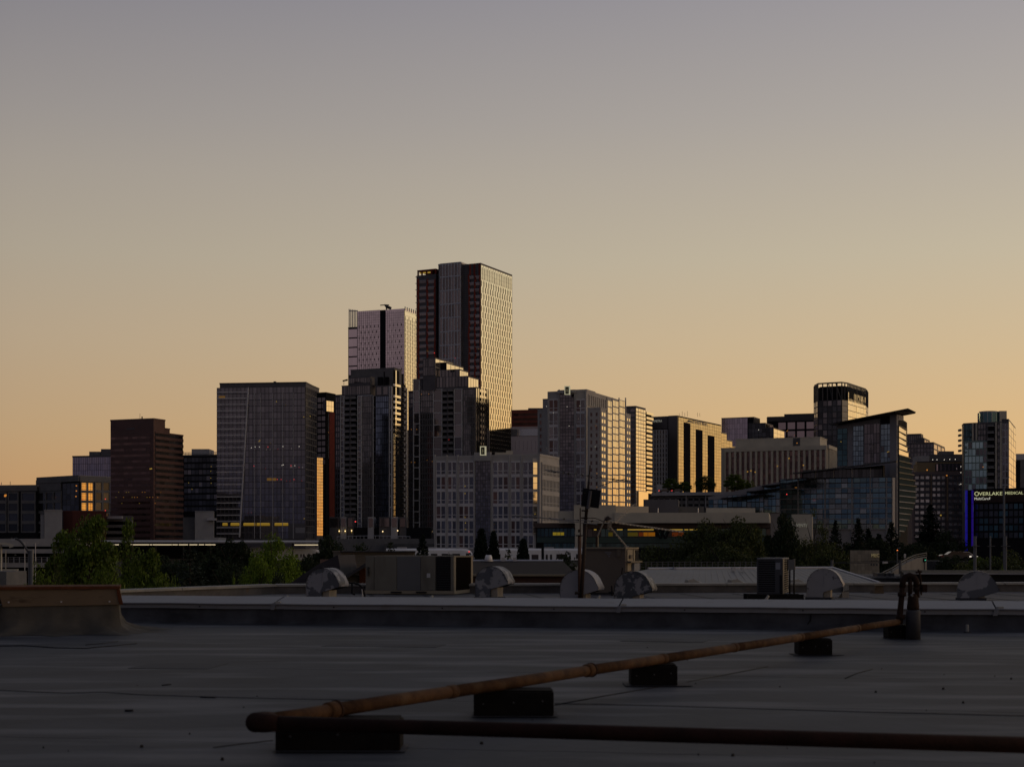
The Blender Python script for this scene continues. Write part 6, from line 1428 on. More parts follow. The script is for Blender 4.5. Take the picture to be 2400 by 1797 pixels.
# riser, regulator
gm = thing('gas_riser', 'black rusty gas riser with looped top and regulator beside the farthest block', 'gas riser', (5.66, 21.8, 0))
M_BR = mat('black rusted iron', (.022, .014, .012), .75, noise=(.035, .018, .012), nscale=8)
Dr = 21.8
MB().tube([P3(2108, 1462, Dr), P3(2109, 1440, Dr), P3(2113, 1400, Dr), P3(2115, 1372, Dr)], [.052, .045, .041, .041], 14).build('riser_pipe', M_BR, gm, smooth=True)
MB().tube([P3(2115, 1376, Dr), P3(2116, 1362, Dr), P3(2121, 1352, Dr), P3(2131, 1348, Dr), P3(2141, 1351, Dr), P3(2147, 1360, Dr), P3(2149, 1375, Dr)], .046, 14).build('return_bend', M_BR, gm, smooth=True)
MB().tube([P3(2148, 1372, Dr), P3(2150, 1400, Dr)], .036, 12).build('drop_pipe', M_BR, gm, smooth=True)
MB().tube([P3(2133, 1352, Dr), P3(2133, 1395, Dr)], .030, 12).build('drop_pipe', M_BR, gm, smooth=True)
for p_, a_ in (((2114, 1392), .062), ((2110, 1446), .066), ((2148, 1380), .05)):
    c = P3(*p_, Dr); MB().tube([c - Vector((0, 0, .03)), c + Vector((0, 0, .03))], a_, 14).build('flange', M_BR, gm, smooth=True)
MB().tube([P3(2140, 1429, Dr), P3(2140, 1420, Dr), P3(2140, 1398, Dr), P3(2140, 1391, Dr)], [.088, .088, .074, .05], 18).build('regulator', M_BR, gm, smooth=True)
MB().tube([P3(2137, 1396, Dr - .09), P3(2137, 1393, Dr - .1)], .02, 10).build('gauge', M_COPE, gm)
MB().tube([P3(2140, 1498, Dr), P3(2140, 1434, Dr), P3(2139, 1430, Dr), P3(2139, 1428, Dr)], [.108, .104, .098, .08], 20).build('pipe_boot', mat('grey pipe boot', (.060, .060, .068), .6, noise=(.043, .043, .05), nscale=4), gm, smooth=True)
MB().tube([P3(2152, 1334, Dr), P3(2156, 1344, Dr), P3(2158, 1362, Dr), P3(2159, 1394, Dr)], .014, 8).build('vent_pipe', M_BR, gm)
MB().tube([P3(2146, 1341, Dr), P3(2160, 1339, Dr)], .016, 8).build('handle', M_BR, gm)
MB().box(PX(2160, Dr), PX(2171, Dr), Dr - .05, Dr + .05, PZ(1387, Dr), PZ(1369, Dr)).build('valve_box', M_BR, gm)
t = thing('roof_vent_pipe', 'short pale vent stub at the foot of the parapet on the right', 'vent pipe', (PX(2267, 24), 24, 0))
MB().tube([(PX(2267, 23.6), 23.6, 0), P3(2267, 1463, 23.6)], .025, 12).build('stub', mat('pale plastic', (.25, .25, .24), .6), t); MB().tube([(PX(2267, 23.6), 23.6, .002), (PX(2267, 23.6), 23.6, .02)], .06, 12).build('flange', M_MEMB_D, t)

# ================================================================== second roof
Z2 = .25
bk = [P2(640, 36.0), P2(860, 36.4), P2(2700, 38.4)]
r2 = MB(); r2.prism([tuple(p) for p in (W(-9.2, 25.58), W(24, 25.58), bk[2], bk[1], bk[0], P2(160, 29.8))], GZ, Z2); r2 = struct('roof', r2, M_MEMB2); r2['_o'] = (0, 0, 0)
for i in range(14):   # rolled strips laid edge over edge
    a = P2(900 + i * 150, 27.5); c = P2(860 + i * 122, 36.3)
    MB().hexa([(a.x, a.y, Z2), (a.x + .10, a.y, Z2), (c.x + .10, c.y, Z2), (c.x, c.y, Z2)], [(a.x, a.y, Z2 + .006), (a.x + .1, a.y, Z2 + .006), (c.x + .1, c.y, Z2 + .006), (c.x, c.y, Z2 + .006)]).build('roof_seam', M_MEMB_D, r2)
rp = thing('parapet', 'pale capped rear parapet of the neighbouring roof', 'parapet', (0, 37, Z2))
line = [P2(150, 29.4), P2(645, 36.1), P2(860, 36.5), P2(1400, 37.0), P2(2000, 37.7), P2(2700, 38.5)]
M_CAPL = mat('pale parapet cap', (.30, .285, .26), .7, noise=(.24, .23, .21), nscale=3)
for i in range(len(line) - 1):
    a, c = line[i], line[i + 1]; d = (c - a).normalized(); n_ = Vector((-d.y, d.x)); za = .43
    MB().hexa([(*a, GZ), (*c, GZ), (*(c + n_ * .2), GZ), (*(a + n_ * .2), GZ)], [(*a, za), (*c, za), (*(c + n_ * .2), za), (*(a + n_ * .2), za)]).build('wall', mat('stained parapet wall', (.13, .12, .115), .85, noise=(.08, .075, .075), nscale=2, grime=((.16, .10, .06), 1.6, .60, .72)), rp)
    k = max(1, int((c - a).length / 3)); 
    for j in range(k):
        p0, p1 = a.lerp(c, j / k) + d * .01, a.lerp(c, (j + 1) / k) - d * .01; e_ = rng.uniform(-.006, .006)
        MB().hexa([(*(p0 - n_ * .05), za + .001), (*(p1 - n_ * .05), za + .001), (*(p1 + n_ * .25), za + .001), (*(p0 + n_ * .25), za + .001)], [(*(p0 - n_ * .05), za + .05 + e_), (*(p1 - n_ * .05), za + .05 + e_), (*(p1 + n_ * .25), za + .065), (*(p0 + n_ * .25), za + .065)]).build('coping', M_CAPL, rp)

# hooded roof vents
def vmat(nm, base, patch, lo, hi, sc=5):
    base = tuple(c * 1.3 for c in base); patch = tuple(c * 1.3 for c in patch)
    return mat(nm, base, .55, .1, grime=(patch, sc, lo, hi), noise=tuple(c * .86 for c in base), nscale=1.5)
VM = [vmat('peeling vent paint', (.20, .20, .22), (.065, .068, .080), .50, .52, 4.5), vmat('mottled vent paint', (.075, .080, .095), (.19, .19, .20), .50, .53, 6),
      vmat('clean vent paint', (.215, .215, .235), (.19, .19, .21), .6, .7), vmat('speckled vent paint', (.055, .060, .072), (.17, .17, .185), .53, .56, 8),
      vmat('lightly chipped vent paint', (.205, .205, .22), (.06, .065, .08), .64, .66, 3.5), vmat('half bare vent paint', (.085, .090, .105), (.21, .21, .225), .49, .515, 3)]
def vent(px, top, D, wpx, m, label, th=17, ypost=1):
    s = wpx * D / F; h = PZ(top, D) - Z2; t = thing('hooded_vent', label, 'roof vent', (PX(px, D), D, Z2), 'rounded hood vents on the neighbouring roof')
    zc = h - s * .47; pr = [(0, 0), (0, zc)]
    for k in range(1, 13):
        a = math.pi - k * math.pi / 13 * .98; pr.append((s * .48 + math.cos(a) * s * .48, zc + math.sin(a) * s * .47))
    pr += [(s * 1.0, zc + .02), (s * .985, zc - .03)]; low = [(s * .46, zc - s * .20), (s * .46, 0)]
    c_, q_ = math.cos(R(th)), -math.sin(R(th)); dep = .50
    def tr(x_, y_, z_): return (PX(px, D) + x_ * c_ - y_ * q_ * 1, D + x_ * q_ + y_ * c_, Z2 + z_)
    full = pr + low; mb = MB(); n = len(full)
    mb.v += [tr(a, 0, b_) for a, b_ in full] + [tr(a, dep, b_) for a, b_ in full]
    mb.f.append(tuple(range(n - 1, -1, -1))); mb.f.append(tuple(range(n, 2 * n)))
    o = mb.build('side_plates', m, t)
    mb = MB(); k_ = len(pr); off = .012
    for yy in (-off, dep + off): mb.v += [tr(a + (a - s * .48) * .02, yy, b_ + (b_ - zc) * .02 if b_ > zc else b_) for a, b_ in pr]
    for i in range(k_ - 1): mb.f.append((i, k_ + i, k_ + i + 1, i + 1))
    mb.build('curved_hood', m, t, smooth=True)
    mb = MB(); a, b2 = pr[-1], low[0]; mb.quad(tr(a[0], .02, a[1] - .004), tr(a[0], dep - .02, a[1] - .004), tr(b2[0], dep - .02, b2[1] - .004), tr(b2[0], .02, b2[1] - .004)); mb.build('black_opening_panel', M_BLACKP, t)  # black panel closes the hood, standing in for the shade inside
    mb = MB(); x0, x1 = s * .465, s * .66
    mb.hexa([tr(x0, .05, 0), tr(x1, .05, 0), tr(x1, dep - .05, 0), tr(x0, dep - .05, 0)], [tr(x0, .05, zc - s * .17), tr(x1, .05, zc - s * .12), tr(x1, dep - .05, zc - s * .12), tr(x0, dep - .05, zc - s * .17)])
    mb.build('duct', mat('cream duct paint', (.34, .30, .25), .7, noise=(.27, .24, .2), nscale=4), t)
    for fx, fz in ((.3, .93), (.12, .72), (.05, .35), (.62, .90), (.86, .74), (.05, .62)): MB().tube([tr(s * fx, .0, h * fz), tr(s * fx, -.01, h * fz)], .008, 8).build('rivet', M_CRACK, t)
    MB().hexa([tr(-.03, -.02, 0), tr(s * .70, -.02, 0), tr(s * .70, dep + .02, 0), tr(-.03, dep + .02, 0)], [tr(-.03, -.02, .05), tr(s * .70, -.02, .05), tr(s * .70, dep + .02, .05), tr(-.03, dep + .02, .05)]).build('base_flange', M_MEMB_D, t)
    MB().hexa([tr(s * .475, -.008, .3), tr(s * .485, -.008, .3), tr(s * .485, .0, .3), tr(s * .475, .0, .3)], [tr(s * .475, -.008, h * .985), tr(s * .485, -.008, h * .985), tr(s * .485, .0, h * .985), tr(s * .475, .0, h * .985)]).build('side_seam', m, t)
vent(718, 1331, 32.0, 84, VM[0], 'leftmost hood vent with peeling paint before the dark gabled roof')
vent(1114, 1327, 32.2, 80, VM[1], 'mottled hood vent right of the big rooftop air unit')
vent(1313, 1335, 31.0, 92, VM[2], 'clean pale hood vent behind the antenna mast')
vent(1440, 1338, 31.2, 90, VM[3], 'dark speckled hood vent right of the antenna mast')
vent(1891, 1332, 32.0, 82, VM[4], 'pale chipped hood vent right of the condenser')
vent(2243, 1338, 31.5, 94, VM[5], 'rightmost hood vent, half bare metal')

# big packaged air unit
M_UNIT = mat('beige grey unit panel', (.165, .157, .135), .6, noise=(.142, .135, .118), nscale=1.2, grime=((.09, .08, .07), 1.5, .6, .75, (1, 1, .3)))
M_UNITB = mat('bluish grey unit panel', (.125, .128, .135), .6, noise=(.11, .112, .12), nscale=1.2)
M_TRIMLIT = mat('cream trim and lit sides', (.26, .225, .17), .6)  # cream trim, also the colour that paints sunlit right sides
u_ = thing('rooftop_air_unit', 'big long rooftop air unit with black coil openings at its right end', 'air unit', (PX(980, 36), 36, Z2)); D = 35.2
cs_ = corners(857, 1063, 1108, D, 12); A, B, C, E = cs_; zt = PZ(1302, D); zb = PZ(1384, D)
g2 = sum(cs_, Vector((0, 0))) / 4; sm = [c + (g2 - c).normalized() * .03 for c in cs_]
MB().prism([tuple(p) for p in sm], zb, zt - .03).build('cabinet', M_UNIT, u_)
MB().prism([tuple(c - (g2 - c).normalized() * .02) for c in cs_], zt - .03, zt).build('lid', M_UNIT, u_)
f1, f2 = Face(A, B), Face(B, C)
for a, c, m_ in ((857.5, 877, M_UNIT), (878, 930, M_UNIT), (931, 986, M_UNITB), (987, 1021, M_UNIT)): bevel(bump(u_, f1, a, c, 1304, 1383, .02, m_, 'panel', start=.0), .004)
bump(u_, f1, 1023, 1056, 1304, 1383, .03, M_BLACKP, 'coil', start=-.01); bump(u_, f1, 1057, 1063, 1304, 1383, .035, M_UNIT, 'post', start=-.01)
for k in range(14): bump(u_, f1, 1023.5, 1055.5, 1307 + 5.5 * k, 1307.5 + 5.5 * k, .01, M_METD, 'coil_guard', start=.021)
bump(u_, f2, 1068, 1103, 1305, 1382, .012, mat('dark brown coil', (.010, .008, .007), .95, spec=0.), 'coil', start=-.006)
for a, c, d0, d1_ in ((1063.5, 1067.5, 1303, 1384), (1103.5, 1107.5, 1303, 1384), (1068, 1103, 1302.5, 1305), (1068, 1103, 1382, 1384)): bump(u_, f2, a, c, d0, d1_, .02, M_TRIMLIT, 'trim', start=-.01)
bump(u_, f1, 1001, 1009, 1343, 1353, .004, mat('white sticker', (.42, .42, .44), .6), 'sticker', start=.021)
p = f1.pt(863) + f1.n * .024; tx = text(u_, 'AAON', .075, (p.x, p.y, PZ(1328, D)), math.atan2(f1.u.y, f1.u.x), mat('faded dark letters', (.05, .05, .05), .8)); tx.rotation_euler = (R(90), R(90), math.atan2(f1.u.y, f1.u.x))
MB().prism([tuple(c - (g2 - c).normalized() * .03) for c in cs_], zb - .08, zb - .001).build('base_rail', M_TRIMLIT, u_)
for a, c in ((917, 942), (976, 1001)): bump(u_, f1, a, c, 1385.5, 1389, .02, M_BLACKP, 'lifting_slot', start=.03)
for c in (A.lerp(B, .15), A.lerp(B, .85), C.lerp(E, .2), C.lerp(E, .9)): MB().box(c.x - .12, c.x + .12, c.y - .05, c.y + .09, Z2, zb - .081).build('support', M_MEMB_D, u_)
t = thing('conduit', 'black looping conduit between the leftmost vent and the big air unit', 'conduit', (PX(830, 34), 34, Z2))
MB().tube([P3(806, 1366, 34), P3(830, 1366, 34), P3(843, 1370, 34), P3(850, 1378, 34), P3(854, 1390, 34), P3(855, 1398, 34)], .022, 10).build('pipe', M_CRACK, t, smooth=True)
MB().tube([P3(825, 1367, 34), P3(825, 1390, 34), P3(832, 1393, 34)], .022, 10).build('pipe', M_CRACK, t, smooth=True); MB().tube([P3(808, 1368, 33.9), P3(796, 1369, 33.9), P3(792, 1366, 33.9)], .02, 8).build('pipe', M_UNITB, t)
MB().tube([P3(848, 1380, 33.9), P3(850, 1398, 33.9)], .012, 8).build('pipe', M_METL, t)

# beige unit
u_ = thing('rooftop_air_unit', 'tall plain beige air unit behind the antenna mast', 'air unit', (PX(1430, 36), 36, Z2)); D = 35.0
cs_ = corners(1372, 1466, 1496, D, 14); A, B, C, E = cs_; zt = PZ(1285, D); zb = Z2 + .06; M_BG = mat('warm beige sheet metal', (.125, .105, .088), .65, noise=(.11, .092, .078), nscale=.9)
MB().prism([tuple(p) for p in cs_], zb, zt).build('cabinet', M_BG, u_); g2 = sum(cs_, Vector((0, 0))) / 4
MB().prism([tuple(c - (g2 - c).normalized() * .03) for c in cs_], zt + .001, zt + .03).build('lid', M_TRIMLIT, u_); MB().prism([tuple(c + (g2 - c).normalized() * .04) for c in cs_], Z2, zb - .001).build('base', M_MEMB_D, u_)
f1, f2 = Face(A, B), Face(B, C)
bump(u_, f2, 1468, 1480, 1288, 1384, .03, M_TRIMLIT, 'panel', start=.0); bump(u_, f2, 1482, 1485, 1288, 1384, .035, M_TRIMLIT, 'trim', start=.0); bump(u_, f2, 1487, 1494, 1289, 1320, .02, M_BLACKP, 'louvre')  # side panel and trim made lighter: low sunlight put into their colour
bump(u_, f2, 1471, 1477, 1300, 1308, .04, M_BG, 'sticker', start=.031); bump(u_, f1, 1446, 1455, 1288, 1304, .03, M_BG, 'junction_box'); bump(u_, f1, 1372.5, 1466, 1288, 1289, .015, M_METD, 'seam')
for a, c, yy in ((1418, 1433, 1293), (1423, 1431, 1297), (1426, 1430, 1302)): bump(u_, f1, a, c, yy, yy + 2.2, .004, mat('faded grey print', (.17, .17, .19), .7), 'faded_logo')
bump(u_, f2, 1467, 1494, 1314, 1318, .08, M_METD, 'bracket', start=.04); bump(u_, f2, 1477, 1490, 1319, 1336, .06, mat('bluish grey box', (.16, .17, .2), .6), 'disconnect_box', start=.04)
MB().tube([P3(1459, 1330, 34.8), P3(1457, 1345, 34.8), P3(1457, 1352, 34.8)], .015, 8).build('conduit', M_CRACK, u_); MB().tube([P3(1434, 1372, 34.6), P3(1435, 1398, 34.6)], .02, 8).build('conduit', M_CRACK, u_); MB().tube([P3(1426, 1388, 34.6), P3(1438, 1388, 34.6)], .02, 8).build('conduit', M_CRACK, u_)

# condenser
M_CD = mat('slate condenser metal', (.045, .048, .060), .55, noise=(.036, .038, .048), nscale=2)
u_ = thing('condenser_unit', 'dark louvred condenser with rounded top on black sleepers', 'condenser', (PX(1808, 32), 32, Z2)); D = 31.6
cs_ = corners(1774, 1834, 1849, D, 14); A, B, C, E = cs_; zt = PZ(1307, D); zb = PZ(1392, D); g2 = sum(cs_, Vector((0, 0))) / 4
MB().prism([tuple(c + (g2 - c).normalized() * .03) for c in cs_], zb, zt - .03).build('coil_core', M_BLACKP, u_)
bevel(MB().prism([tuple(c - (g2 - c).normalized() * .012) for c in cs_], zt - .045, zt).build('top_cover', M_UNITB, u_), .015)
MB().prism([tuple(c) for c in cs_], zb - .001, zb + .05).build('base_pan', M_CD, u_)
f1, f2 = Face(A, B), Face(B, C)
for k in range(15): 
    yy = 1313 + 5.2 * k
    bump(u_, f1, 1777, 1816, yy, yy + 2.2, .022, M_CD, 'louvre_slat', start=-.01); bump(u_, f2, 1836, 1847, yy, yy + 1.5, .022, M_TRIMLIT, 'louvre_slat', start=-.01)  # right side slats cream instead of slate, sunlight painted in
for a, c in ((1774, 1777), (1816.3, 1834)): bump(u_, f1, a, c, 1310, 1391, .028, M_CD, 'corner_post', start=-.012)
bump(u_, f2, 1834.2, 1836, 1310, 1391, .028, M_TRIMLIT, 'corner_post', start=-.012)  # post on the sunlit side, its light put into the colour
bump(u_, f1, 1818, 1829, 1318, 1334, .004, mat('blue grey sticker', (.20, .21, .25), .6), 'sticker', start=.018); bump(u_, f1, 1827.5, 1833.5, 1347, 1390, .006, M_BLACKP, 'service_panel', start=.018)
for k in (0, 1): MB().box(PX(1752, D), PX(1882, D), D - .08 + k * .5, D + .06 + k * .5, Z2, zb - .002).build('sleeper', M_BLOCK, u_)
t = thing('disconnect_switch', 'pale grey electrical box on two conduits behind the condenser', 'electrical box', (PX(1855, 33), 33, Z2))
MB().box(PX(1847, 32.5), PX(1862, 32.5), 32.5, 32.62, PZ(1335, 32.5), PZ(1311, 32.5)).build('box', M_UNITB, t); MB().box(PX(1862.2, 32.5), PX(1864, 32.5), 32.5, 32.62, PZ(1335, 32.5), PZ(1309, 32.5)).build('hinge_side', M_TRIMLIT, t)
for px in (1851, 1861): MB().tube([(PX(px, 32.56), 32.56, Z2), P3(px, 1335, 32.56)], .018, 10).build('conduit', M_CRACK, t)
t = thing('duct_section', 'cream ribbed duct end lying beside the chipped vent', 'duct', (PX(1960, 33), 33, Z2))
MB().hexa([P3(1936, 1387, 33.2), P3(1976, 1387, 33.2), P3(1978, 1386, 33.6), P3(1938, 1386, 33.6)], [P3(1936, 1373, 33.2), P3(1976, 1371, 33.2), P3(1978, 1371, 33.6), P3(1938, 1373, 33.6)]).build('duct', M_UNITB, t)
for k in range(4): MB().hexa([P3(1976.2 + 3.4 * k, 1385 - k, 33.1), P3(1979 + 3.4 * k, 1385 - k, 33.1), P3(1979 + 3.4 * k, 1385 - k, 33.5), P3(1976.2 + 3.4 * k, 1385 - k, 33.5)], [P3(1976.2 + 3.4 * k, 1370 + k * .5, 33.1), P3(1979 + 3.4 * k, 1370 + k * .5, 33.1), P3(1979 + 3.4 * k, 1370 + k * .5, 33.5), P3(1976.2 + 3.4 * k, 1370 + k * .5, 33.5)]).build('rib', M_CAPL, t)
MB().hexa([(PX(1974, 33.1), 33.1, Z2), (PX(1990, 33.1), 33.1, Z2), (PX(1990, 33.1), 33.5, Z2), (PX(1974, 33.1), 33.5, Z2)], [P3(1974, 1387.5, 33.1), P3(1990, 1386, 33.1), P3(1990, 1386, 33.5), P3(1974, 1387.5, 33.5)]).build('stand', mat('cream duct paint', (.34, .30, .25), .7), t)
t = thing('scupper_box', 'short lit pale scupper box set in the rear parapet', 'scupper', (PX(2060, 37), 37, Z2))
MB().hexa([(PX(2050, 36.5), 36.5, Z2), (PX(2072, 36.5), 36.5, Z2), (PX(2072, 36.5), 37.0, Z2), (PX(2050, 36.5), 37.0, Z2)], [P3(2052, 1372, 36.5), P3(2070, 1372, 36.5), P3(2070, 1372, 37.0), P3(2052, 1372, 37.0)]).build('box', M_TANM, t)
MB().hexa([P3(2049, 1372, 36.4), P3(2073, 1371, 36.4), P3(2073, 1371, 37.1), P3(2049, 1372, 37.1)], [P3(2049, 1369, 36.4), P3(2073, 1366.5, 36.4), P3(2073, 1366.5, 37.1), P3(2049, 1369, 37.1)]).build('cap', M_TRIMLIT, t)
r_ = random.Random(5)
for i, (px, lb) in enumerate(((1008, 'small pale lump on the sleepers under the big air unit'), (1400, 'small pale lump right of the clean hood vent'), (1795, 'small pale lump before the condenser'), (668, 'small pale lump left of the leftmost vent'))):
    p = P3(px, 1397, 27.6); mb = MB().tube([(p.x - .04, p.y, Z2 + .0), (p.x - .01, p.y, Z2 + .12), (p.x + .05, p.y, p.z + .02)], [.03, .035, .02], 7); tag(mb.build('roof_debris', M_CAPL, smooth=True), lb, 'debris', 'pale lumps on the neighbouring roof')

# antenna masts
M_MAST = mat('dark mast steel', (.028, .022, .020), .6, noise=(.045, .03, .024), nscale=6); M_AL = mat('dull aluminium', (.20, .19, .19), .5, .5)
an = thing('antenna_mast', 'leaning black antenna mast with a square panel and two crossed booms', 'antenna', (PX(1362, 30.5), 30.5, Z2)); D = 30.5
MB().tube([(PX(1361.5, D), D, Z2), P3(1368, 1300, D), P3(1373, 1215, D)], [.044, .04, .036], 10).build('lower_mast', M_MAST, an, smooth=True)
MB().tube([P3(1372.5, 1220, D), P3(1376, 1180, D), P3(1380, 1128, D)], [.032, .036, .024], 10).build('upper_mast', M_MAST, an, smooth=True); MB().tube([P3(1380, 1130, D), P3(1383, 1090, D)], .014, 8).build('mast_tip', M_MAST, an)
mb = MB().hexa([P3(1362, 1186, D - .06), P3(1403, 1191, D - .12), P3(1403, 1191, D - .08), P3(1362, 1186, D - .02)], [P3(1366, 1143, D - .06), P3(1408.5, 1149, D - .12), P3(1408.5, 1149, D - .08), P3(1366, 1143, D - .02)]); mb.build('panel_antenna', M_BLACKP, an)
MB().tube([P3(1378, 1192, D - .16), P3(1384, 1150, D - .16)], .035, 8).build('panel_bracket', mat('slate bracket', (.06, .06, .075), .5), an)
for c in ((1371, 1196), (1370, 1213), (1376, 1215 - 60)): MB().tube([P3(c[0] - 8, c[1], D - .06), P3(c[0] + 8, c[1] + 1, D - .06)], .016, 8).build('clamp', M_MAST, an)
MB().tube([P3(1358, 1389, D - .1), P3(1347, 1389, D - .1)], .03, 8).build('foot_bracket', M_MAST, an)
def boom(par, p0, p1, n, el=.16, r=.009, D0=30.4, D1=30.4, zig=True, nm='boom', m=M_AL):
    a, c = P3(*p0, D0), P3(*p1, D1); MB().tube([a, c], r, 8).build(nm, m, par)
    for i in range(n):
        q = a.lerp(c, (i + .5) / n); l = el * (1 - .3 * i / n); 
        MB().tube([q + Vector((-.03, -l, -.035 if zig else -.02)), q + Vector((.03, l, .035 if zig else .02))], .0055, 6).build('element', M_MAST if i % 2 else m, par)
        MB().tube([q - Vector((.022, 0, .0)), q + Vector((.022, 0, 0))], r * 2.0, 8).build('element_clamp', M_MAST, par)
boom(an, (1277, 1101), (1482, 1129), 7, .3); boom(an, (1284, 1104), (1380, 1115), 3, .12); boom(an, (1206, 1209), (1404, 1222), 6, .32)
MB().tube([P3(1200, 1208, 30.3), P3(1248, 1210, 30.3), P3(1320, 1219, 30.3), P3(1400, 1229, 30.3)], .010, 8).build('boom', M_AL, an); MB().tube([P3(1400, 1141, D), P3(1437, 1128, D), P3(1470, 1122, D)], .009, 8).build('strut', M_AL, an); MB().tube([P3(1371, 1214, D), P3(1395, 1214, D), P3(1415, 1222, D)], .008, 8).build('cable', M_MAST, an)
a2_ = thing('antenna_mast', 'upright rusty pipe mast just left of the leaning one', 'antenna', (PX(1358, 30.8), 30.8, Z2)); D = 30.8
MB().tube([(PX(1359, D), D, Z2), P3(1358, 1255, D)], .038, 12).build('pipe', mat('rusty mast', (.13, .075, .05), .8, noise=(.09, .055, .04), nscale=5), a2_, smooth=True); MB().tube([P3(1360, 1256, D), P3(1360, 1190, D)], .012, 8).build('upper_rod', M_MAST, a2_)
MB().box(PX(1349, D), PX(1366, D), D - .07, D - .04, PZ(1256, D), PZ(1253.5, D)).build('bracket', M_MAST, a2_); MB().tube([P3(1357, 1247, D - .05), P3(1357, 1240, D - .05)], .022, 8).build('lamp', M_MAST, a2_)
MB().tube([P3(1365.5, 1300, D), P3(1369.5, 1266, D), P3(1371, 1262, D)], .012, 8).build('cable', M_AL, a2_)
a3_ = thing('antenna_tripod', 'a frame antenna stand with long toothed boom on the beige air unit', 'antenna', (PX(1430, 35.5), 35.5, PZ(1284, 35))); D = 35.4
M_AL2 = mat('tan dull aluminium', (.26, .225, .18), .5, .4)
MB().tube([P3(1419, 1211, D), P3(1414, 1226, D), P3(1401, 1256, D), P3(1401, 1284, D)], .018, 8).build('leg', M_AL2, a3_); MB().tube([P3(1428, 1232, D), P3(1470, 1283, D)], .022, 8).build('leg', M_AL2, a3_)
MB().tube([P3(1398.5, 1284, D), P3(1398.5, 1256, D)], .03, 8).build('rod', M_MAST, a3_); MB().tube([P3(1464, 1281.5, D), P3(1474, 1282, D)], .03, 8).build('foot', M_AL2, a3_)
MB().tube([P3(1424, 1209, D), P3(1424, 1213, D), P3(1426, 1219, D)], [.02, .06, .11], 10).build('cone', M_MAST, a3_)
for i in range(6): q = P3(1428, 1232, D).lerp(P3(1470, 1283, D), .08 + i * .13); MB().tube([q + Vector((-.05, -.12, .02)), q + Vector((.02, .12, -.01))], .008, 6).build('element', M_AL2, a3_)
MB().hexa([P3(1424, 1241, D), P3(1432, 1241, D), P3(1432, 1241, D + .1), P3(1424, 1241, D + .1)], [P3(1424, 1226, D), P3(1434, 1226, D), P3(1434, 1226, D + .1), P3(1424, 1226, D + .1)]).build('mount_plate', M_AL2, a3_)
a, c = P3(1418, 1222, D - .05), P3(1600, 1247, D + .9)
for k in (0, 1): MB().tube([a + Vector((0, .04 * k, .02 * k)), c + Vector((0, .04 * k, .02 * k))], .012, 8).build('boom', M_AL2, a3_)
for i in range(22):
    q = a.lerp(c, (i + .3) / 22); l = .34 * (1 - .55 * i / 22); MB().tube([q + Vector((-.055, -l, .0)), q + Vector((.045, l, .012))], .009, 6).build('element', mat('pale aluminium', (.42, .38, .34), .5, .4) if i % 2 else M_AL2, a3_)
a, c = P3(1441, 1225, D), P3(1488, 1180, D + .5); MB().tube([a, c], .008, 6).build('boom', M_AL, a3_)
for i in range(9): q = a.lerp(c, (i + .5) / 9); MB().tube([q + Vector((-.09, -.1, .0)), q + Vector((.09, .1, .0))], .005, 6).build('element', M_AL, a3_)

# ================================================================== low buildings beyond
b = thing('low_building', 'dark hip roofed low building with white roof cowl behind the mottled vent', 'building', (PX(1200, 52), 52, GZ))
M_SH = mat('dark brown shingles', (.028, .023, .023), .9, noise=(.028, .023, .023), nscale=2)
eF, eB = 50.0, 60.0
MB().hexa([P3(1020, 1346, 50), P3(1352, 1346, 50), (PX(1352, 50), 62, PZ(1346, 50)), (PX(1020, 50), 62, PZ(1346, 50))], [P3(1060, 1315, 56), P3(1320, 1315, 56), P3(1318, 1315, 56.3), P3(1060, 1315, 56.3)]).build('roof', M_SH, b)
MB().tube([P3(1060, 1314.5, 56.1), P3(1320, 1314.5, 56.1)], .06, 6).build('ridge_cap', M_METL, b)
MB().box(PX(1020, 49.8), PX(1353, 49.8), 49.75, 49.95, PZ(1349.5, 49.8), PZ(1345.5, 49.8)).build('gutter', mat('cream gutter', (.22, .19, .14), .6), b)
MB().box(PX(1025, 50.4), PX(1345, 50.4), 50.4, 61, GZ, PZ(1348, 50.4)).build('wall', M_BROWN, b)
for px in (1036, 1098, 1102): MB().box(PX(px, 50.3), PX(px + 8, 50.3), 50.3, 50.39, PZ(1372, 50.3), PZ(1356, 50.3)).build('window', G_BLACK, b)
MB().tube([P3(1145, 1315, 55.8), P3(1145, 1306, 55.8), P3(1145, 1300, 55.8)], [.16, .13, .10], 16).build('cowl', M_TRAIN, b, smooth=True)
MB().tube([P3(1145, 1315.2, 55.8), P3(1145, 1312, 55.8)], .18, 16).build('cowl_base', M_METL, b)
for px in (1179, 1206): MB().box(PX(px - 4, 55.9), PX(px + 4, 55.9), 55.8, 56.1, PZ(1315, 56), PZ(1306, 56)).build('roof_box', M_METL, b)
b = thing('siding_building', 'beige siding clad box building left of the big air unit', 'building', (PX(880, 58), 58, GZ)); D = 56
cs_ = corners(781, 798, None, D, 60, depth=7.4); MB().prism([tuple(p) for p in (P2(781, 57.2), P2(798, 56), P2(973, 56), P2(973, 61), P2(790, 61))], GZ, PZ(1293, D)).build('wall', mat('beige siding', (.175, .15, .118), .75, noise=(.155, .132, .105), nscale=1.5), b)
for k in range(16): MB().hexa([P3(798.5, 1298 + k * 5.2, 55.93), P3(973, 1298 + k * 5.2, 55.93), P3(973, 1298 + k * 5.2, 55.995), P3(798.5, 1298 + k * 5.2, 55.995)], [P3(798.5, 1293.4 + k * 5.2, 55.975), P3(973, 1293.4 + k * 5.2, 55.975), P3(973, 1293.4 + k * 5.2, 55.995), P3(798.5, 1293.4 + k * 5.2, 55.995)]).build('siding_board', MATS['beige siding'], b)
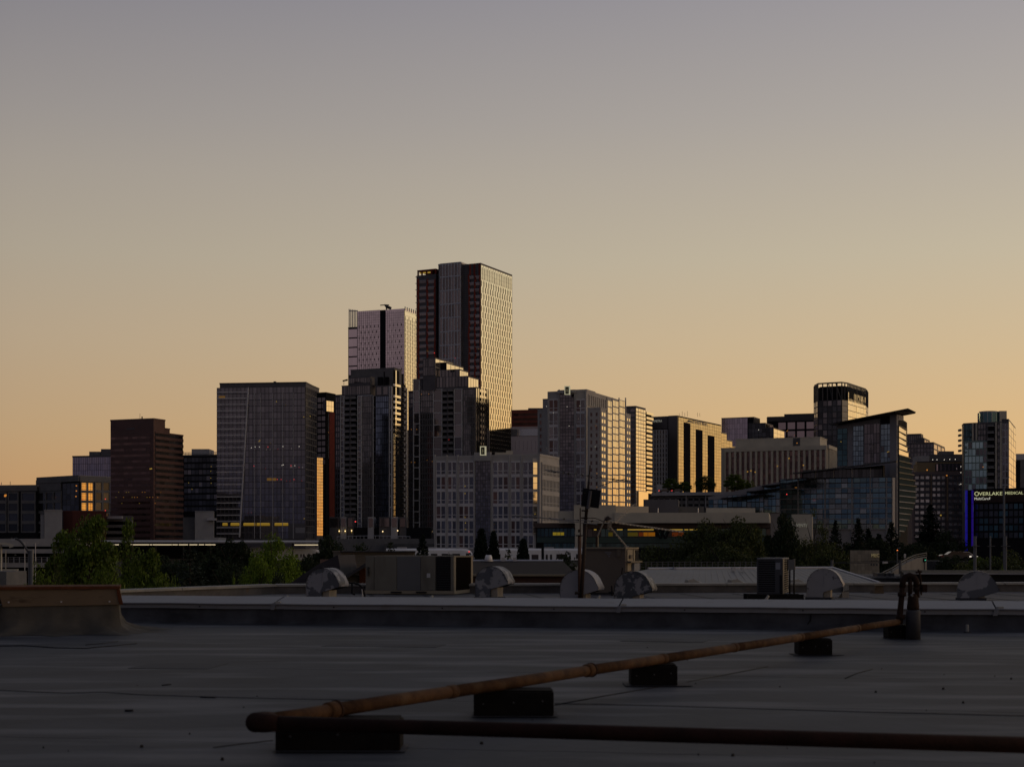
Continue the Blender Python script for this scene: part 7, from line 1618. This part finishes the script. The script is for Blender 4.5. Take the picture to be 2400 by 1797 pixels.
MB().prism([tuple(p) for p in (P2(779, 57.2), P2(797, 55.8), P2(974.5, 55.8), P2(974.5, 61.2), P2(788, 61.2))], PZ(1293, D), PZ(1290.5, D)).build('roof_edge', M_METD, b)
b = thing('gabled_building', 'dark gabled low building with rusty door beside the leftmost vent', 'building', (PX(780, 48), 48, GZ)); D = 47.5
M_GR = mat('dark slate roofing', (.045, .044, .054), .85, noise=(.035, .034, .042), nscale=2)
def slab(pts, d0, d1_, nm, m): MB().hexa([P3(px, py, d0) for px, py in pts], [(P3(px, py, d0).x, d1_, P3(px, py, d0).z) for px, py in pts]).build(nm, m, b)
slab([(672, 1372), (700, 1352), (745, 1322), (792, 1300), (797, 1330), (800, 1375)], 47, 52, 'roof', M_GR)
slab([(806, 1352), (856, 1319), (858, 1322), (858, 1326), (808, 1357)], 46.6, 52, 'roof', M_GR)
slab([(809, 1357.5), (858, 1327), (858, 1378), (800, 1378)], 47.2, 51, 'wall', mat('beige grey render', (.10, .09, .075), .85))
MB().box(PX(842.5, 47.1), PX(857, 47.1), 47.05, 47.19, PZ(1374, 47.1), PZ(1331, 47.1)).build('door', mat('rusty orange door', (.085, .026, .010), .8, noise=(.05, .016, .008), nscale=4), b)
MB().box(PX(826, 47.1), PX(842, 47.1), 46.9, 47.19, PZ(1347, 47.1), PZ(1343, 47.1)).build('canopy', M_METD, b)
MB().box(PX(750, 53), PX(768, 53), 53, 53.5, PZ(1330, 53), PZ(1310.5, 53)).build('flue_box', mat('rose brick', (.17, .11, .09), .85), b)
b = thing('metal_roof_building', 'long grey metal hip roof building behind the condenser', 'building', (PX(1770, 50), 50, GZ)); D = 46
M_MR = mat('grey standing seam metal', (.105, .11, .125), .55, .15, noise=(.085, .09, .102), nscale=.7)
eave, ridge = [P3(1470, 1374, 46), P3(2062, 1366, 50.5)], [P3(1520, 1334, 52.5), P3(1955, 1331.5, 56.5)]
zz = min(e.z for e in eave)
MB().hexa([tuple(eave[0]), tuple(eave[1]), (eave[1].x, 62, eave[1].z), (eave[0].x, 60, eave[0].z)], [tuple(ridge[0]), tuple(ridge[1]), (ridge[1].x, ridge[1].y + .4, ridge[1].z), (ridge[0].x, ridge[0].y + .4, ridge[0].z)]).build('roof', M_MR, b)
MB().hexa([(eave[0].x + .3, 46.6, GZ), (eave[1].x - .4, 51, GZ), (eave[1].x - .4, 61, GZ), (eave[0].x + .3, 59, GZ)], [(eave[0].x + .3, 46.6, eave[0].z), (eave[1].x - .4, 51, eave[1].z), (eave[1].x - .4, 61, eave[1].z), (eave[0].x + .3, 59, eave[0].z)]).build('wall', M_CONC_D, b)
MB().tube([ridge[0] + Vector((0, .2, .02)), ridge[1] + Vector((0, .2, .02))], .05, 6).build('ridge_cap', M_METL, b); MB().tube([ridge[1] + Vector((0, .1, .02)), eave[1] + Vector((0, 0, .02))], .04, 6).build('ridge_cap', M_METL, b)
MB().tube([eave[0] + Vector((0, -.06, -.02)), eave[1] + Vector((0, -.06, -.02))], .055, 6).build('gutter', M_CAPL, b)
for i in range(36):
    t_ = (i + .5) / 36; a, c = eave[0].lerp(eave[1], t_), ridge[0].lerp(ridge[1], t_); MB().hexa([tuple(a + Vector((-.012, 0, .003))), tuple(a + Vector((.012, 0, .003))), tuple(c + Vector((.012, 0, .003))), tuple(c + Vector((-.012, 0, .003)))], [tuple(a + Vector((-.006, 0, .008))), tuple(a + Vector((.006, 0, .008))), tuple(c + Vector((.006, 0, .008))), tuple(c + Vector((-.006, 0, .008)))]).build('standing_seam', M_MR, b)
for px in (1612, 1714, 1858):
    a = P3(px, 1371, 46.9); MB().hexa([tuple(a), tuple(a + Vector((.55, .1, 0))), tuple(a + Vector((.55, .9, .08))), tuple(a + Vector((0, .9, .08)))], [tuple(a + Vector((.02, .05, .16))), tuple(a + Vector((.20, .1, .20))), tuple(a + Vector((.2, .9, .20))), tuple(a + Vector((.02, .9, .16)))]).build('roof_cricket', M_CAPL, b)
for px, w_ in ((1580, 5), (1716, 8), (1738, 6)): MB().box(PX(px, 53), PX(px + w_, 53), 53, 53.3, PZ(1336, 53), PZ(1329, 53)).build('roof_box', M_METL, b)
t = thing('roof_fence', 'low pale grey rail fence behind the metal hip roof', 'fence', (PX(1620, 70), 70, GZ)); D = 70
for py in (1316, 1322, 1328): MB().box(PX(1486, D), PX(1795, D), D, D + .06, PZ(py + 1, D), PZ(py, D)).build('rail', M_CONC_D, t)
for i in range(24): MB().box(PX(1487 + i * 13, D), PX(1488.5 + i * 13, D), D - .05, D, GZ, PZ(1315.5, D)).build('post', M_CONC_D, t)
b = thing('low_building', 'dark flat roofed low building across the right edge', 'building', (PX(2230, 70), 70, GZ)); D = 66
MB().prism([tuple(p) for p in (P2(2120, D + 2), P2(2560, D), P2(2560, D + 14), P2(2110, D + 16))], GZ, PZ(1346, D)).build('wall', mat('near black cladding', (.022, .020, .021), .8), b)
MB().prism([tuple(p) for p in (P2(2118, D + 1.8), P2(2562, D - .2), P2(2562, D), P2(2118, D + 2))], PZ(1346.5, D), PZ(1343.8, D)).build('roof_trim', M_CONC, b)
b = thing('low_building', 'low grey roofed building with cluttered roof behind the gas riser', 'building', (PX(2050, 78), 78, GZ)); D = 78
MB().prism([tuple(p) for p in (P2(1990, D), P2(2190, D), P2(2190, D + 12), P2(1990, D + 14))], GZ, PZ(1354, D)).build('wall', M_ROOFD, b)
MB().prism([tuple(p) for p in (P2(1988, D - .2), P2(2192, D - .2), P2(2192, D), P2(1988, D))], PZ(1351.5, D), PZ(1349.5, D)).build('roof_trim', M_CONC_D, b)
for px, w_ in ((2057, 14), (2076, 8), (2086, 10), (2140, 16)): MB().box(PX(px, D + 1), PX(px + w_, D + 1), D + 1, D + 2, PZ(1352, D + 1), PZ(1342, D + 1)).build('roof_unit', M_METD, b)
